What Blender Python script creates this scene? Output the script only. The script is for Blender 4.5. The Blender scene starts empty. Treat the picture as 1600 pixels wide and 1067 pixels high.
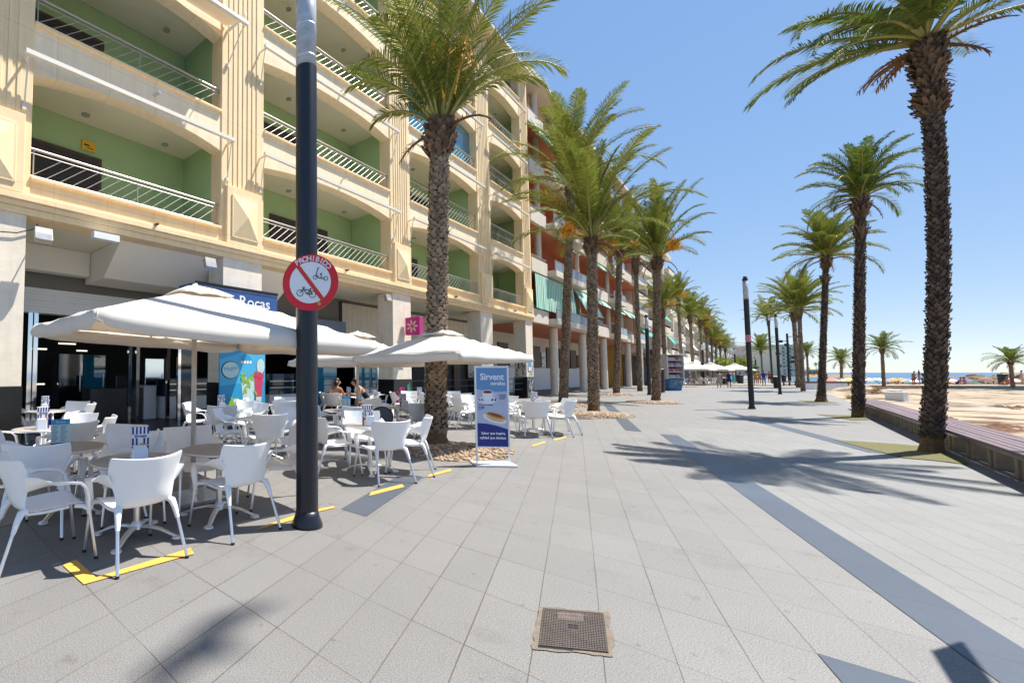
import bpy, bmesh, math, random
from mathutils import Vector, Matrix
R = math.radians
random.seed(7)
SC = bpy.context.scene
COL = SC.collection

# ------------------------------------------------------------------ camera
H = 1.55                      # eye height
FPX, CX, CY = 720.0, 450.0, 543.0
PITCH, YAW = R(3.1), R(46.37)
cam_d = bpy.data.cameras.new('camera')
cam_d.sensor_width = 36.0
cam_d.lens = FPX / 1600.0 * 36.0
cam_d.shift_x = (800.0 - CX) / 1600.0
cam_d.shift_y = (CY - 533.5) / 1600.0
cam_d.clip_start, cam_d.clip_end = 0.05, 60000
cam = bpy.data.objects.new('camera', cam_d)
cam.location = (0, 0, H)
cam.rotation_euler = (R(90) + PITCH, 0, YAW)
COL.objects.link(cam)
SC.camera = cam

# ------------------------------------------------------------------ light
SUN_EL = R(62.0)
SUN_H = Vector((0.53, 0.848)).normalized()
w = bpy.data.worlds.new('World'); SC.world = w; w.use_nodes = True
nt = w.node_tree
bg = nt.nodes['Background']
sky = nt.nodes.new('ShaderNodeTexSky')
sky.sky_type = 'NISHITA'; sky.sun_disc = False
sky.sun_elevation = SUN_EL
sky.sun_rotation = math.atan2(SUN_H.x, SUN_H.y)
sky.altitude = 0; sky.air_density = 0.7; sky.dust_density = 0.05; sky.ozone_density = 3.0
gm = nt.nodes.new('ShaderNodeGamma'); gm.inputs[1].default_value = 0.26
hs = nt.nodes.new('ShaderNodeHueSaturation'); hs.inputs['Hue'].default_value = 0.511; hs.inputs['Saturation'].default_value = 2.5; hs.inputs['Value'].default_value = 2.05
nt.links.new(sky.outputs[0], gm.inputs[0]); nt.links.new(gm.outputs[0], hs.inputs['Color']); nt.links.new(hs.outputs[0], bg.inputs[0])
bg.inputs[1].default_value = 0.15
sd = bpy.data.lights.new('sun', 'SUN'); sd.energy = 5.0; sd.angle = R(0.53); sd.color = (1.0, 0.955, 0.88)
sun = bpy.data.objects.new('sun', sd); COL.objects.link(sun)
ce = math.cos(SUN_EL)
SUN_D = Vector((SUN_H.x * ce, SUN_H.y * ce, math.sin(SUN_EL)))
sun.rotation_euler = SUN_D.to_track_quat('Z', 'Y').to_euler()
sun.location = (5, 5, 30)
SC.view_settings.view_transform = 'Standard'
SC.view_settings.look = 'None'
SC.view_settings.gamma = 1.0
SC.view_settings.exposure = 0.92
SC.cycles.max_bounces = 8
SC.cycles.use_denoising = True

# ------------------------------------------------------------------ measuring helpers (photo pixel -> point of the place)
FW = Vector((-math.sin(YAW), math.cos(YAW), 0)); RT = Vector((math.cos(YAW), math.sin(YAW), 0))
def ray(px, py):
    u = (px - CX) / FPX; v = (CY - py) / FPX
    f = math.cos(PITCH) - v * math.sin(PITCH); z = math.sin(PITCH) + v * math.cos(PITCH)
    return RT * u + FW * f + Vector((0, 0, z))
def gp(px, py, z=0.0):
    d = ray(px, py); t = (z - H) / d.z
    return Vector((0, 0, H)) + d * t
def fp(px, py, lat):
    d = ray(px, py); t = lat / d.x
    return Vector((0, 0, H)) + d * t
def zp(px, py, Z):
    d = ray(px, py); t = Z / (d.x * FW.x + d.y * FW.y)
    return Vector((0, 0, H)) + d * t
def depth(p): return p[0] * FW.x + p[1] * FW.y
def cxy(X, Z): # camera-frame ground coordinates -> world
    return RT * X + FW * Z

# ------------------------------------------------------------------ object helpers
def tag(o, label=None, cat=None, group=None, kind=None):
    if label: o['label'] = label
    if cat: o['category'] = cat
    if group: o['group'] = group
    if kind: o['kind'] = kind
    return o
def empty(name, loc=(0, 0, 0), rz=0.0, label=None, cat=None, group=None):
    o = bpy.data.objects.new(name, None); COL.objects.link(o)
    o.location = loc; o.rotation_euler = (0, 0, rz); o.empty_display_size = 0.1
    return tag(o, label, cat, group)
def kids(o): return KID.get(o.name, [])
KID = {}
def link(o, parent=None):
    COL.objects.link(o)
    if parent is not None:
        o.parent = parent
        KID.setdefault(parent.name, []).append(o)
    return o
def copy_tree(o, parent=None):
    c = o.copy(); link(c, parent)
    for ch in kids(o): copy_tree(ch, c)
    return c

class MB:
    def __init__(s): s.v = []; s.f = []; s.m = []
    def add(s, vs, fs, mi=0):
        n = len(s.v); s.v += [tuple(p) for p in vs]
        for f in fs: s.f.append(tuple(i + n for i in f)); s.m.append(mi)
        return s
    def box(s, x0, y0, z0, x1, y1, z1, mi=0):
        x0, x1 = min(x0, x1), max(x0, x1); y0, y1 = min(y0, y1), max(y0, y1); z0, z1 = min(z0, z1), max(z0, z1)
        vs = [(x0,y0,z0),(x1,y0,z0),(x1,y1,z0),(x0,y1,z0),(x0,y0,z1),(x1,y0,z1),(x1,y1,z1),(x0,y1,z1)]
        return s.add(vs, [(3,2,1,0),(4,5,6,7),(0,1,5,4),(1,2,6,5),(2,3,7,6),(3,0,4,7)], mi)
    def obox(s, c, ax, ay, az, mi=0):   # box from centre and three half axes
        c = Vector(c); ax = Vector(ax); ay = Vector(ay); az = Vector(az)
        vs = [c + ax*i + ay*j + az*k for k in (-1, 1) for (i, j) in ((-1,-1),(1,-1),(1,1),(-1,1))]
        return s.add(vs, [(3,2,1,0),(4,5,6,7),(0,1,5,4),(1,2,6,5),(2,3,7,6),(3,0,4,7)], mi)
    def poly(s, pts, mi=0): return s.add(pts, [tuple(range(len(pts)))], mi)
    def prism(s, pts, z0, z1, mi=0):
        n = len(pts)
        vs = [(p[0], p[1], z0) for p in pts] + [(p[0], p[1], z1) for p in pts]
        fs = [tuple(reversed(range(n))), tuple(range(n, 2*n))] + [(i, (i+1) % n, (i+1) % n + n, i + n) for i in range(n)]
        return s.add(vs, fs, mi)
    def path(s, pts, rad, n=8, mi=0, flat=1.0, caps=True, up=None):
        pts = [Vector(p) for p in pts]; L = len(pts)
        if not isinstance(rad, (list, tuple)): rad = [rad] * L
        vs = []
        prev = None
        for i, p in enumerate(pts):
            t = (pts[min(i+1, L-1)] - pts[max(i-1, 0)])
            if t.length < 1e-9: t = Vector((0, 0, 1))
            t.normalize()
            if prev is None:
                a = Vector(up) if up is not None else (Vector((0, 0, 1)) if abs(t.z) < 0.9 else Vector((1, 0, 0)))
                b = t.cross(a).normalized()
            else:
                b = (prev - t * prev.dot(t)).normalized()
            prev = b; c = t.cross(b)
            for k in range(n):
                an = 2 * math.pi * k / n
                vs.append(p + b * (math.cos(an) * rad[i]) + c * (math.sin(an) * rad[i] * flat))
        fs = []
        for i in range(L - 1):
            for k in range(n):
                a = i*n + k; b2 = i*n + (k+1) % n
                fs.append((a, b2, b2 + n, a + n))
        if caps: fs += [tuple(reversed(range(n))), tuple(range((L-1)*n, L*n))]
        return s.add(vs, fs, mi)
    def tube(s, p0, p1, r, n=8, mi=0, r1=None): return s.path([p0, p1], [r, r if r1 is None else r1], n, mi)
    def lathe(s, prof, c=(0, 0), n=24, mi=0):
        vs = []; L = len(prof)
        for (r, z) in prof:
            for k in range(n):
                a = 2*math.pi*k/n; vs.append((c[0] + r*math.cos(a), c[1] + r*math.sin(a), z))
        fs = [(i*n+k, i*n+(k+1) % n, (i+1)*n+(k+1) % n, (i+1)*n+k) for i in range(L-1) for k in range(n)]
        fs += [tuple(reversed(range(n))), tuple(range((L-1)*n, L*n))]
        return s.add(vs, fs, mi)
    def ball(s, c, rx, ry=None, rz=None, n=10, mi=0):
        ry = ry or rx; rz = rz or rx; m = max(4, n // 2); vs = []
        vs.append((c[0], c[1], c[2]-rz))
        for i in range(1, m):
            a = -math.pi/2 + math.pi*i/m
            for k in range(n):
                b = 2*math.pi*k/n
                vs.append((c[0]+rx*math.cos(a)*math.cos(b), c[1]+ry*math.cos(a)*math.sin(b), c[2]+rz*math.sin(a)))
        vs.append((c[0], c[1], c[2]+rz))
        fs = [(0, 1+(k+1) % n, 1+k) for k in range(n)]
        for i in range(m-2):
            for k in range(n):
                fs.append((1+i*n+k, 1+i*n+(k+1) % n, 1+(i+1)*n+(k+1) % n, 1+(i+1)*n+k))
        t = len(vs)-1; b0 = 1+(m-2)*n
        fs += [(t, b0+k, b0+(k+1) % n) for k in range(n)]
        return s.add(vs, fs, mi)
    def xform(s, M, start=0):
        s.v[start:] = [tuple(M @ Vector(p)) for p in s.v[start:]]; return s
    def mesh(s, name, mats, smooth=False):
        me = bpy.data.meshes.new(name); me.from_pydata(s.v, [], s.f); 
        if not isinstance(mats, (list, tuple)): mats = [mats]
        for m in mats: me.materials.append(m)
        if len(mats) > 1: me.polygons.foreach_set('material_index', s.m)
        if smooth: me.polygons.foreach_set('use_smooth', [True]*len(s.f))
        me.update(); return me
    def build(s, name, mats, parent=None, smooth=False, bevel=0.0, seg=2, auto=None):
        o = bpy.data.objects.new(name, s.mesh(name, mats, smooth or auto is not None)); link(o, parent)
        if bevel:
            b = o.modifiers.new('bevel', 'BEVEL'); b.width = bevel; b.segments = seg; b.limit_method = 'ANGLE'; b.angle_limit = R(40)
        if auto is not None:
            o.data.set_sharp_from_angle(angle=R(auto))
        return o

# ------------------------------------------------------------------ materials
def lin(r, g, b, k=1.0):
    f = lambda c: ((c/255.0)/12.92 if c/255.0 <= 0.04045 else ((c/255.0 + 0.055)/1.055) ** 2.4) * k
    return (f(r), f(g), f(b), 1.0)
MATS = {}
def mat(name, col, rough=0.7, metal=0.0, var=0.0, vscale=3.0, col2=None, bump=0.0, bscale=40.0, rnd=0.0, spec=0.5,
        streak=0.0, panel=0.0, trans=0.0, sss=None, coat=0.0, stretch=None):
    if name in MATS: return MATS[name]
    m = bpy.data.materials.new(name); m.use_nodes = True; MATS[name] = m
    N = m.node_tree.nodes; Lk = m.node_tree.links; p = N['Principled BSDF']
    c = tuple(col) if len(col) == 4 else tuple(col) + (1,)
    p.inputs['Base Color'].default_value = c
    p.inputs['Roughness'].default_value = rough; p.inputs['Metallic'].default_value = metal
    p.inputs['Specular IOR Level'].default_value = spec
    if coat: p.inputs['Coat Weight'].default_value = coat
    if trans: p.inputs['Transmission Weight'].default_value = trans
    out = None
    geo = N.new('ShaderNodeNewGeometry')
    vec = geo.outputs['Position']
    if stretch:
        mp = N.new('ShaderNodeMapping'); mp.inputs['Scale'].default_value = stretch; Lk.new(vec, mp.inputs[0]); vec = mp.outputs[0]
    cur = None
    if var:
        n = N.new('ShaderNodeTexNoise'); n.inputs['Scale'].default_value = vscale; n.inputs['Detail'].default_value = 6; n.inputs['Roughness'].default_value = 0.65
        Lk.new(vec, n.inputs['Vector'])
        r = N.new('ShaderNodeValToRGB'); r.color_ramp.elements[0].position = 0.3; r.color_ramp.elements[1].position = 0.7
        d = (tuple(col2) + (1,))[:4] if col2 else tuple(max(0, x*(1-var)) for x in c[:3]) + (1,)
        r.color_ramp.elements[0].color = d; r.color_ramp.elements[1].color = c
        Lk.new(n.outputs['Fac'], r.inputs[0]); cur = r.outputs[0]
    if streak:
        mp = N.new('ShaderNodeMapping'); mp.inputs['Scale'].default_value = (4, 4, 0.35); Lk.new(geo.outputs['Position'], mp.inputs[0])
        n = N.new('ShaderNodeTexNoise'); n.inputs['Scale'].default_value = 1.6; n.inputs['Detail'].default_value = 5; Lk.new(mp.outputs[0], n.inputs['Vector'])
        mr = N.new('ShaderNodeMapRange'); mr.inputs[1].default_value = 0.35; mr.inputs[2].default_value = 0.75; mr.inputs[3].default_value = 1.0; mr.inputs[4].default_value = 1-streak
        Lk.new(n.outputs['Fac'], mr.inputs[0])
        mx = N.new('ShaderNodeMix'); mx.data_type = 'RGBA'; mx.blend_type = 'MULTIPLY'; mx.inputs[0].default_value = 1.0
        if cur: Lk.new(cur, mx.inputs[6])
        else: mx.inputs[6].default_value = c
        Lk.new(mr.outputs[0], mx.inputs[7]); cur = mx.outputs[2]
    if panel:
        sp = N.new('ShaderNodeSeparateXYZ'); Lk.new(geo.outputs['Position'], sp.inputs[0])
        outs = []
        for ax, per in ((1, panel), (2, 3.25)):
            a = N.new('ShaderNodeMath'); a.operation = 'MULTIPLY_ADD'; a.inputs[1].default_value = 1/per; a.inputs[2].default_value = 0.37; Lk.new(sp.outputs[ax], a.inputs[0])
            f = N.new('ShaderNodeMath'); f.operation = 'FRACT'; Lk.new(a.outputs[0], f.inputs[0])
            l = N.new('ShaderNodeMath'); l.operation = 'LESS_THAN'; l.inputs[1].default_value = 0.011/per; Lk.new(f.outputs[0], l.inputs[0]); outs.append(l.outputs[0])
        mxx = N.new('ShaderNodeMath'); mxx.operation = 'MAXIMUM'; Lk.new(outs[0], mxx.inputs[0]); Lk.new(outs[1], mxx.inputs[1])
        sc_ = N.new('ShaderNodeMath'); sc_.operation = 'MULTIPLY'; sc_.inputs[1].default_value = 0.35; Lk.new(mxx.outputs[0], sc_.inputs[0])
        mx = N.new('ShaderNodeMix'); mx.data_type = 'RGBA'; Lk.new(sc_.outputs[0], mx.inputs[0]); Lk.new(cur, mx.inputs[6]); mx.inputs[7].default_value = (0.25, 0.15, 0.07, 1); cur = mx.outputs[2]
    if rnd:
        mr = N.new('ShaderNodeMapRange'); mr.inputs[3].default_value = 1-rnd; mr.inputs[4].default_value = 1+rnd
        Lk.new(geo.outputs['Random Per Island'], mr.inputs[0])
        mx = N.new('ShaderNodeMix'); mx.data_type = 'RGBA'; mx.blend_type = 'MULTIPLY'; mx.inputs[0].default_value = 1.0
        if cur: Lk.new(cur, mx.inputs[6])
        else: mx.inputs[6].default_value = c
        Lk.new(mr.outputs[0], mx.inputs[7]); cur = mx.outputs[2]
    if cur: Lk.new(cur, p.inputs['Base Color'])
    if bump:
        n = N.new('ShaderNodeTexNoise'); n.inputs['Scale'].default_value = bscale; n.inputs['Detail'].default_value = 5
        Lk.new(vec, n.inputs['Vector'])
        b = N.new('ShaderNodeBump'); b.inputs['Strength'].default_value = bump; b.inputs['Distance'].default_value = 0.02
        Lk.new(n.outputs['Fac'], b.inputs['Height']); Lk.new(b.outputs[0], p.inputs['Normal'])
    return m
def mirror_glass(name, col, rough=0.03, alpha_t=0.0):
    m = mat(name, col, rough, spec=0.9); return m

M_STONE = mat('facade_stone', (0.93, 0.71, 0.42), 0.85, var=0.09, vscale=1.3, bump=0.15, bscale=60, streak=0.08, panel=1.13)
M_STONE2 = mat('parapet_stone', (0.94, 0.775, 0.54), 0.85, var=0.08, vscale=0.9, bump=0.12, bscale=50, streak=0.11, panel=1.13)
M_TRAV = mat('travertine', (0.86, 0.76, 0.61), 0.7, var=0.14, vscale=2.0, bump=0.08, bscale=30, streak=0.15, stretch=(1, 1, 3))
M_GREEN = mat('green_render', (0.40, 0.55, 0.27), 0.9, var=0.08, vscale=1.0)
M_CEIL = mat('balcony_ceiling', (0.72, 0.68, 0.55), 0.9)
M_WHITE = mat('white_paint', (0.80, 0.79, 0.76), 0.6, var=0.05)
M_DARK = mat('dark_interior', (0.012, 0.011, 0.011), 0.6)  # near black stands in for the shade inside the shops
M_BLACKSTONE = mat('black_granite', (0.012, 0.012, 0.013), 0.25, var=0.5, vscale=8)
M_STEEL = mat('brushed_steel', (0.72, 0.72, 0.72), 0.32, metal=1.0)
M_RAIL = mat('rail_metal', (0.42, 0.39, 0.36), 0.4, metal=0.5)
M_CHROME = mat('chrome', (0.8, 0.8, 0.82), 0.08, metal=1.0)
M_WOOD = mat('brown_joinery', (0.10, 0.055, 0.025), 0.5, var=0.3, vscale=4)
M_SHUTTER = mat('slat_shutter', (0.05, 0.04, 0.035), 0.6)
M_AWN = mat('awning_cassette', (0.74, 0.70, 0.63), 0.5)
M_SOFFIT = mat('arcade_soffit', (0.80, 0.76, 0.60), 0.9, var=0.08, vscale=0.8)
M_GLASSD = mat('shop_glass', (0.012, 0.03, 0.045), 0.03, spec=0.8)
M_GLASSB = mat('blue_reflective_glass', (0.02, 0.20, 0.30), 0.02, spec=1.0, coat=0.6)
M_PLASTIC = mat('white_plastic', (0.87, 0.87, 0.87), 0.33, var=0.03, vscale=6, spec=0.45)
M_ALU = mat('aluminium', (0.80, 0.80, 0.82), 0.28, metal=0.9)
M_RUBBER = mat('black_rubber', (0.012, 0.012, 0.012), 0.7)
M_TABLE = mat('table_laminate', (0.40, 0.37, 0.33), 0.35, var=0.12, vscale=12)
M_CANVAS = mat('offwhite_canvas', (0.88, 0.845, 0.775), 0.95, var=0.07, vscale=2, bump=0.12, bscale=5, spec=0.1)
def _canvas():
    N = M_CANVAS.node_tree.nodes; L = M_CANVAS.node_tree.links; p = N['Principled BSDF']
    tr = N.new('ShaderNodeBsdfTranslucent'); tr.inputs[0].default_value = (0.85, 0.68, 0.47, 1); mx = N.new('ShaderNodeMixShader'); mx.inputs[0].default_value = 0.27
    L.new(p.outputs[0], mx.inputs[1]); L.new(tr.outputs[0], mx.inputs[2]); L.new(mx.outputs[0], N['Material Output'].inputs[0])
_canvas()
M_NAVY = mat('navy_enamel', (0.012, 0.014, 0.022), 0.32, var=0.3, vscale=5)
M_BLUE = mat('sign_blue', (0.025, 0.085, 0.26), 0.5)
M_LBLUE = mat('sign_light_blue', (0.12, 0.27, 0.50), 0.5)
M_DBLUE = mat('print_dark_blue', (0.01, 0.02, 0.19), 0.45)
M_RED = mat('sign_red', (0.66, 0.008, 0.018), 0.35)
M_PW = mat('print_white', (0.76, 0.77, 0.80), 0.4)
M_BLACK = mat('print_black', (0.008, 0.010, 0.018), 0.5)
M_YEL = mat('road_yellow', (0.80, 0.42, 0.03), 0.75, var=0.25, vscale=18)
M_PINK = mat('magenta_panel', (0.50, 0.02, 0.20), 0.5)
M_CREAM = mat('cream_render', (0.70, 0.63, 0.52), 0.85, var=0.1, vscale=0.6, streak=0.15)
M_TERRA = mat('terracotta_render', (0.40, 0.12, 0.07), 0.85, var=0.1, vscale=0.8)
M_ORANGE = mat('orange_soffit', (0.50, 0.17, 0.075), 0.85)
M_TURQ = mat('turquoise_cloth', (0.10, 0.42, 0.32), 0.85, var=0.1)
M_SKIN = mat('skin', (0.46, 0.24, 0.14), 0.5, sss=True)
M_SKIN2 = mat('tanned_skin', (0.32, 0.15, 0.08), 0.5)
M_HAIR = mat('dark_hair', (0.018, 0.010, 0.007), 0.5)
M_HAIRL = mat('auburn_hair', (0.12, 0.045, 0.02), 0.5)
# ------------------------------------------------------------------ ground, promenade, beach, sea
from mathutils import noise as mnoise
S0 = Vector((-1.64645, 5.39431)); SI = Vector((0.34941, -0.01471)); SJ = Vector((0.18003, -0.70071))
DET = SI.x * SJ.y - SI.y * SJ.x
def lat_pt(i, j): p = S0 + SI * i + SJ * j; return (p.x, p.y)
AI = (SJ.y / DET, -SJ.x / DET); BJ = (-SI.y / DET, SI.x / DET)

def paving(name, c1, c2, planks=False, dark=False):
    m = bpy.data.materials.new(name); m.use_nodes = True
    N = m.node_tree.nodes; L = m.node_tree.links; p = N['Principled BSDF']
    geo = N.new('ShaderNodeNewGeometry')
    def math_(op, a, b=None, c=None):
        n = N.new('ShaderNodeMath'); n.operation = op
        for k, x in enumerate((a, b, c)):
            if x is None: continue
            if isinstance(x, (int, float)): n.inputs[k].default_value = x
            else: L.new(x, n.inputs[k])
        return n.outputs[0]
    sep = N.new('ShaderNodeSeparateXYZ'); L.new(geo.outputs['Position'], sep.inputs[0])
    dx = math_('SUBTRACT', sep.outputs[0], S0.x); dy = math_('SUBTRACT', sep.outputs[1], S0.y)
    # slight wander of the joints
    nz = N.new('ShaderNodeTexNoise'); nz.inputs['Scale'].default_value = 1.7; L.new(geo.outputs['Position'], nz.inputs['Vector'])
    wob = math_('MULTIPLY', math_('SUBTRACT', nz.outputs['Fac'], 0.5), 0.03)
    i = math_('ADD', math_('ADD', math_('MULTIPLY', dx, AI[0]), math_('MULTIPLY', dy, AI[1])), wob)
    j = math_('ADD', math_('ADD', math_('MULTIPLY', dx, BJ[0]), math_('MULTIPLY', dy, BJ[1])), wob)
    if planks:
        i = math_('MULTIPLY', i, 1.6)
    fi = math_('FLOOR', i); 
    if planks:
        off = math_('FRACT', math_('MULTIPLY', math_('SINE', math_('MULTIPLY', fi, 12.9898)), 437.58))
        j = math_('ADD', j, off)
    fj = math_('FLOOR', j)
    di = math_('ABSOLUTE', math_('SUBTRACT', math_('FRACT', math_('ADD', i, 0.5)), 0.5))
    dj = math_('ABSOLUTE', math_('SUBTRACT', math_('FRACT', math_('ADD', j, 0.5)), 0.5))
    mi = math_('MULTIPLY', di, 0.34 / (1.6 if planks else 1)); mj = math_('MULTIPLY', dj, 0.70)
    d = math_('MINIMUM', mi, mj) if not dark else mj
    # joint darkness changes along the line
    nz2 = N.new('ShaderNodeTexNoise'); nz2.inputs['Scale'].default_value = 0.9; nz2.inputs['Detail'].default_value = 3; L.new(geo.outputs['Position'], nz2.inputs['Vector'])
    wd = N.new('ShaderNodeMapRange'); wd.inputs[1].default_value = 0.3; wd.inputs[2].default_value = 0.7; wd.inputs[3].default_value = 0.0012; wd.inputs[4].default_value = 0.0045
    L.new(nz2.outputs['Fac'], wd.inputs[0])
    jm = math_('LESS_THAN', d, wd.outputs[0])
    cx = N.new('ShaderNodeCombineXYZ'); L.new(fi, cx.inputs[0]); L.new(fj, cx.inputs[1])
    wn = N.new('ShaderNodeTexWhiteNoise'); wn.noise_dimensions = '2D'; L.new(cx.outputs[0], wn.inputs['Vector'])
    # speckle of the granite
    sp = N.new('ShaderNodeTexNoise'); sp.inputs['Scale'].default_value = 130; sp.inputs['Detail'].default_value = 3; L.new(geo.outputs['Position'], sp.inputs['Vector'])
    big = N.new('ShaderNodeTexNoise'); big.inputs['Scale'].default_value = 0.55; big.inputs['Detail'].default_value = 6; big.inputs['Roughness'].default_value = 0.7; L.new(geo.outputs['Position'], big.inputs['Vector'])
    ramp = N.new('ShaderNodeValToRGB'); ramp.color_ramp.elements[0].position = 0.34; ramp.color_ramp.elements[1].position = 0.62
    ramp.color_ramp.elements[0].color = c2; ramp.color_ramp.elements[1].color = c1; L.new(sp.outputs['Fac'], ramp.inputs[0])
    tone = math_('ADD', math_('MULTIPLY', wn.outputs['Value'], 0.09), 0.78)
    tone = math_('ADD', tone, math_('MULTIPLY', big.outputs['Fac'], 0.34))
    mx = N.new('ShaderNodeMix'); mx.data_type = 'RGBA'; mx.blend_type = 'MULTIPLY'; mx.inputs[0].default_value = 1
    L.new(ramp.outputs[0], mx.inputs[6]); L.new(tone, mx.inputs[7])
    # old dirt spots
    vo = N.new('ShaderNodeTexVoronoi'); vo.voronoi_dimensions = '2D'; vo.inputs['Scale'].default_value = 0.75; vo.inputs['Randomness'].default_value = 1; L.new(geo.outputs['Position'], vo.inputs['Vector'])
    dn = N.new('ShaderNodeTexNoise'); dn.inputs['Scale'].default_value = 22; dn.inputs['Detail'].default_value = 4; L.new(geo.outputs['Position'], dn.inputs['Vector'])
    dd = math_('ADD', vo.outputs['Distance'], math_('MULTIPLY', math_('SUBTRACT', dn.outputs['Fac'], 0.5), 0.22))
    spot = N.new('ShaderNodeMapRange'); spot.inputs[1].default_value = -0.02; spot.inputs[2].default_value = 0.05; spot.inputs[3].default_value = 0.5; spot.inputs[4].default_value = 0.0
    L.new(dd, spot.inputs[0])
    vg = N.new('ShaderNodeTexVoronoi'); vg.voronoi_dimensions = '2D'; vg.inputs['Scale'].default_value = 1.5; L.new(geo.outputs['Position'], vg.inputs['Vector'])
    gs = N.new('ShaderNodeMapRange'); gs.inputs[1].default_value = 0.014; gs.inputs[2].default_value = 0.026; gs.inputs[3].default_value = 0.5; gs.inputs[4].default_value = 0.0
    L.new(math_('ADD', vg.outputs['Distance'], math_('MULTIPLY', math_('SUBTRACT', dn.outputs['Fac'], 0.5), 0.05)), gs.inputs[0])
    st = N.new('ShaderNodeTexNoise'); st.inputs['Scale'].default_value = 1.3; st.inputs['Detail'].default_value = 8; st.inputs['Roughness'].default_value = 0.75; L.new(geo.outputs['Position'], st.inputs['Vector'])
    ss = N.new('ShaderNodeMapRange'); ss.inputs[1].default_value = 0.56; ss.inputs[2].default_value = 0.74; ss.inputs[3].default_value = 0.0; ss.inputs[4].default_value = 0.45
    L.new(st.outputs['Fac'], ss.inputs[0])
    spt = math_('MAXIMUM', math_('MAXIMUM', spot.outputs[0], gs.outputs[0]), ss.outputs[0])
    m2 = N.new('ShaderNodeMix'); m2.data_type = 'RGBA'; L.new(spt, m2.inputs[0]); L.new(mx.outputs[2], m2.inputs[6]); m2.inputs[7].default_value = (0.08, 0.07, 0.06, 1)
    m3 = N.new('ShaderNodeMix'); m3.data_type = 'RGBA'; L.new(jm, m3.inputs[0]); L.new(m2.outputs[2], m3.inputs[6]); m3.inputs[7].default_value = ((0.022, 0.024, 0.03, 1) if dark else (0.075, 0.062, 0.05, 1)) if not planks else (0.09, 0.08, 0.07, 1)
    L.new(m3.outputs[2], p.inputs['Base Color'])
    p.inputs['Roughness'].default_value = 0.62 if not dark else 0.42
    bp = N.new('ShaderNodeBump'); bp.inputs['Strength'].default_value = 0.16; bp.inputs['Distance'].default_value = 0.004
    hh = math_('SUBTRACT', math_('MULTIPLY', sp.outputs['Fac'], 0.3), math_('MULTIPLY', jm, 1.0))
    L.new(hh, bp.inputs['Height']); L.new(bp.outputs[0], p.inputs['Normal'])
    return m
M_PAVE = paving('granite_paving', (0.226, 0.219, 0.210, 1), (0.102, 0.099, 0.095, 1))
M_PLANK = paving('granite_planks', (0.224, 0.217, 0.208, 1), (0.128, 0.138, 0.13, 1), planks=True)
M_SLATE = paving('slate_strip', (0.075, 0.09, 0.115, 1), (0.06, 0.073, 0.096, 1), dark=True)

EDGE = 2.75
far = 420.0
def i_line(i, y):   # x of paving line i at along y
    j = (y - S0.y - SI.y * i) / SJ.y
    return S0.x + SI.x * i + SJ.x * j
YE = S0.y + SI.y * 7 + SJ.y * ((EDGE - S0.x - SI.x * 7) / SJ.x)     # where paving line 7 meets the seaward edge
b = MB(); b.poly([(-60, -30, 0), (EDGE, -30, 0), (EDGE, YE, 0), (i_line(7, 17.2), 17.2, 0), (EDGE, 17.2, 0), (EDGE, far, 0), (-60, far, 0)])
tag(b.build('promenade', M_PAVE), kind='structure')
b = MB(); b.poly([(EDGE, YE, 0.0), (EDGE, 17.2, 0.0), (i_line(7, 17.2), 17.2, 0.0)])
b.poly([(EDGE, -30, 0), (EDGE, -30, -1.2), (EDGE, far, -1.2), (EDGE, far, 0)])
tag(b.build('promenade_paving', M_PLANK), kind='structure')
def strip(i0, i1, j0, j1, name='paving_strip'):
    b = MB(); b.poly([lat_pt(i0, j0) + (0.004,), lat_pt(i1, j0) + (0.004,), lat_pt(i1, j1) + (0.004,), lat_pt(i0, j1) + (0.004,)])
    return tag(b.build(name, M_SLATE), kind='structure')
strip(-6.15, -5.1, 1.95, -1.1)
strip(4, 5, -14, -34)
strip(6, 7, -13.7, 9)
strip(4, 5, 2.0, 9)
strip(15, 16, -13.2, -29)
strip(-15, -14, 14, 6)

# dark tiled floor under arcade and shop, colour also holding the deep shade
M_FLOOR = mat('shaded_floor_tile', (0.045, 0.034, 0.03), 0.35, var=0.3, vscale=5)
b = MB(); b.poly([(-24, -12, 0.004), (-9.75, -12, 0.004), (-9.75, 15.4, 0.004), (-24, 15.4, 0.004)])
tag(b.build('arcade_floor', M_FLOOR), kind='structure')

# yellow terrace markings, worn paint
def ymark(x0, y0, x1, y1):
    MBm.poly([(x0, y0, 0.006), (x1, y0, 0.006), (x1, y1, 0.006), (x0, y1, 0.006)])
M_YW = bpy.data.materials.new('worn_yellow_paint'); M_YW.use_nodes = True
def _yw():
    N = M_YW.node_tree.nodes; L = M_YW.node_tree.links; p = N['Principled BSDF']
    p.inputs['Base Color'].default_value = (0.66, 0.36, 0.06, 1); p.inputs['Roughness'].default_value = 0.7
    g = N.new('ShaderNodeNewGeometry'); n = N.new('ShaderNodeTexNoise'); n.inputs['Scale'].default_value = 26; n.inputs['Detail'].default_value = 5
    L.new(g.outputs['Position'], n.inputs['Vector'])
    n2 = N.new('ShaderNodeTexNoise'); n2.inputs['Scale'].default_value = 2.2; L.new(g.outputs['Position'], n2.inputs['Vector'])
    a = N.new('ShaderNodeMath'); a.operation = 'MULTIPLY_ADD'; a.inputs[1].default_value = 0.45; L.new(n.outputs['Fac'], a.inputs[0]); L.new(n2.outputs['Fac'], a.inputs[2])
    mr = N.new('ShaderNodeMapRange'); mr.inputs[1].default_value = 0.50; mr.inputs[2].default_value = 0.58; L.new(a.outputs[0], mr.inputs[0])
    L.new(mr.outputs[0], p.inputs['Alpha'])
_yw()
yl = -3.5
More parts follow.
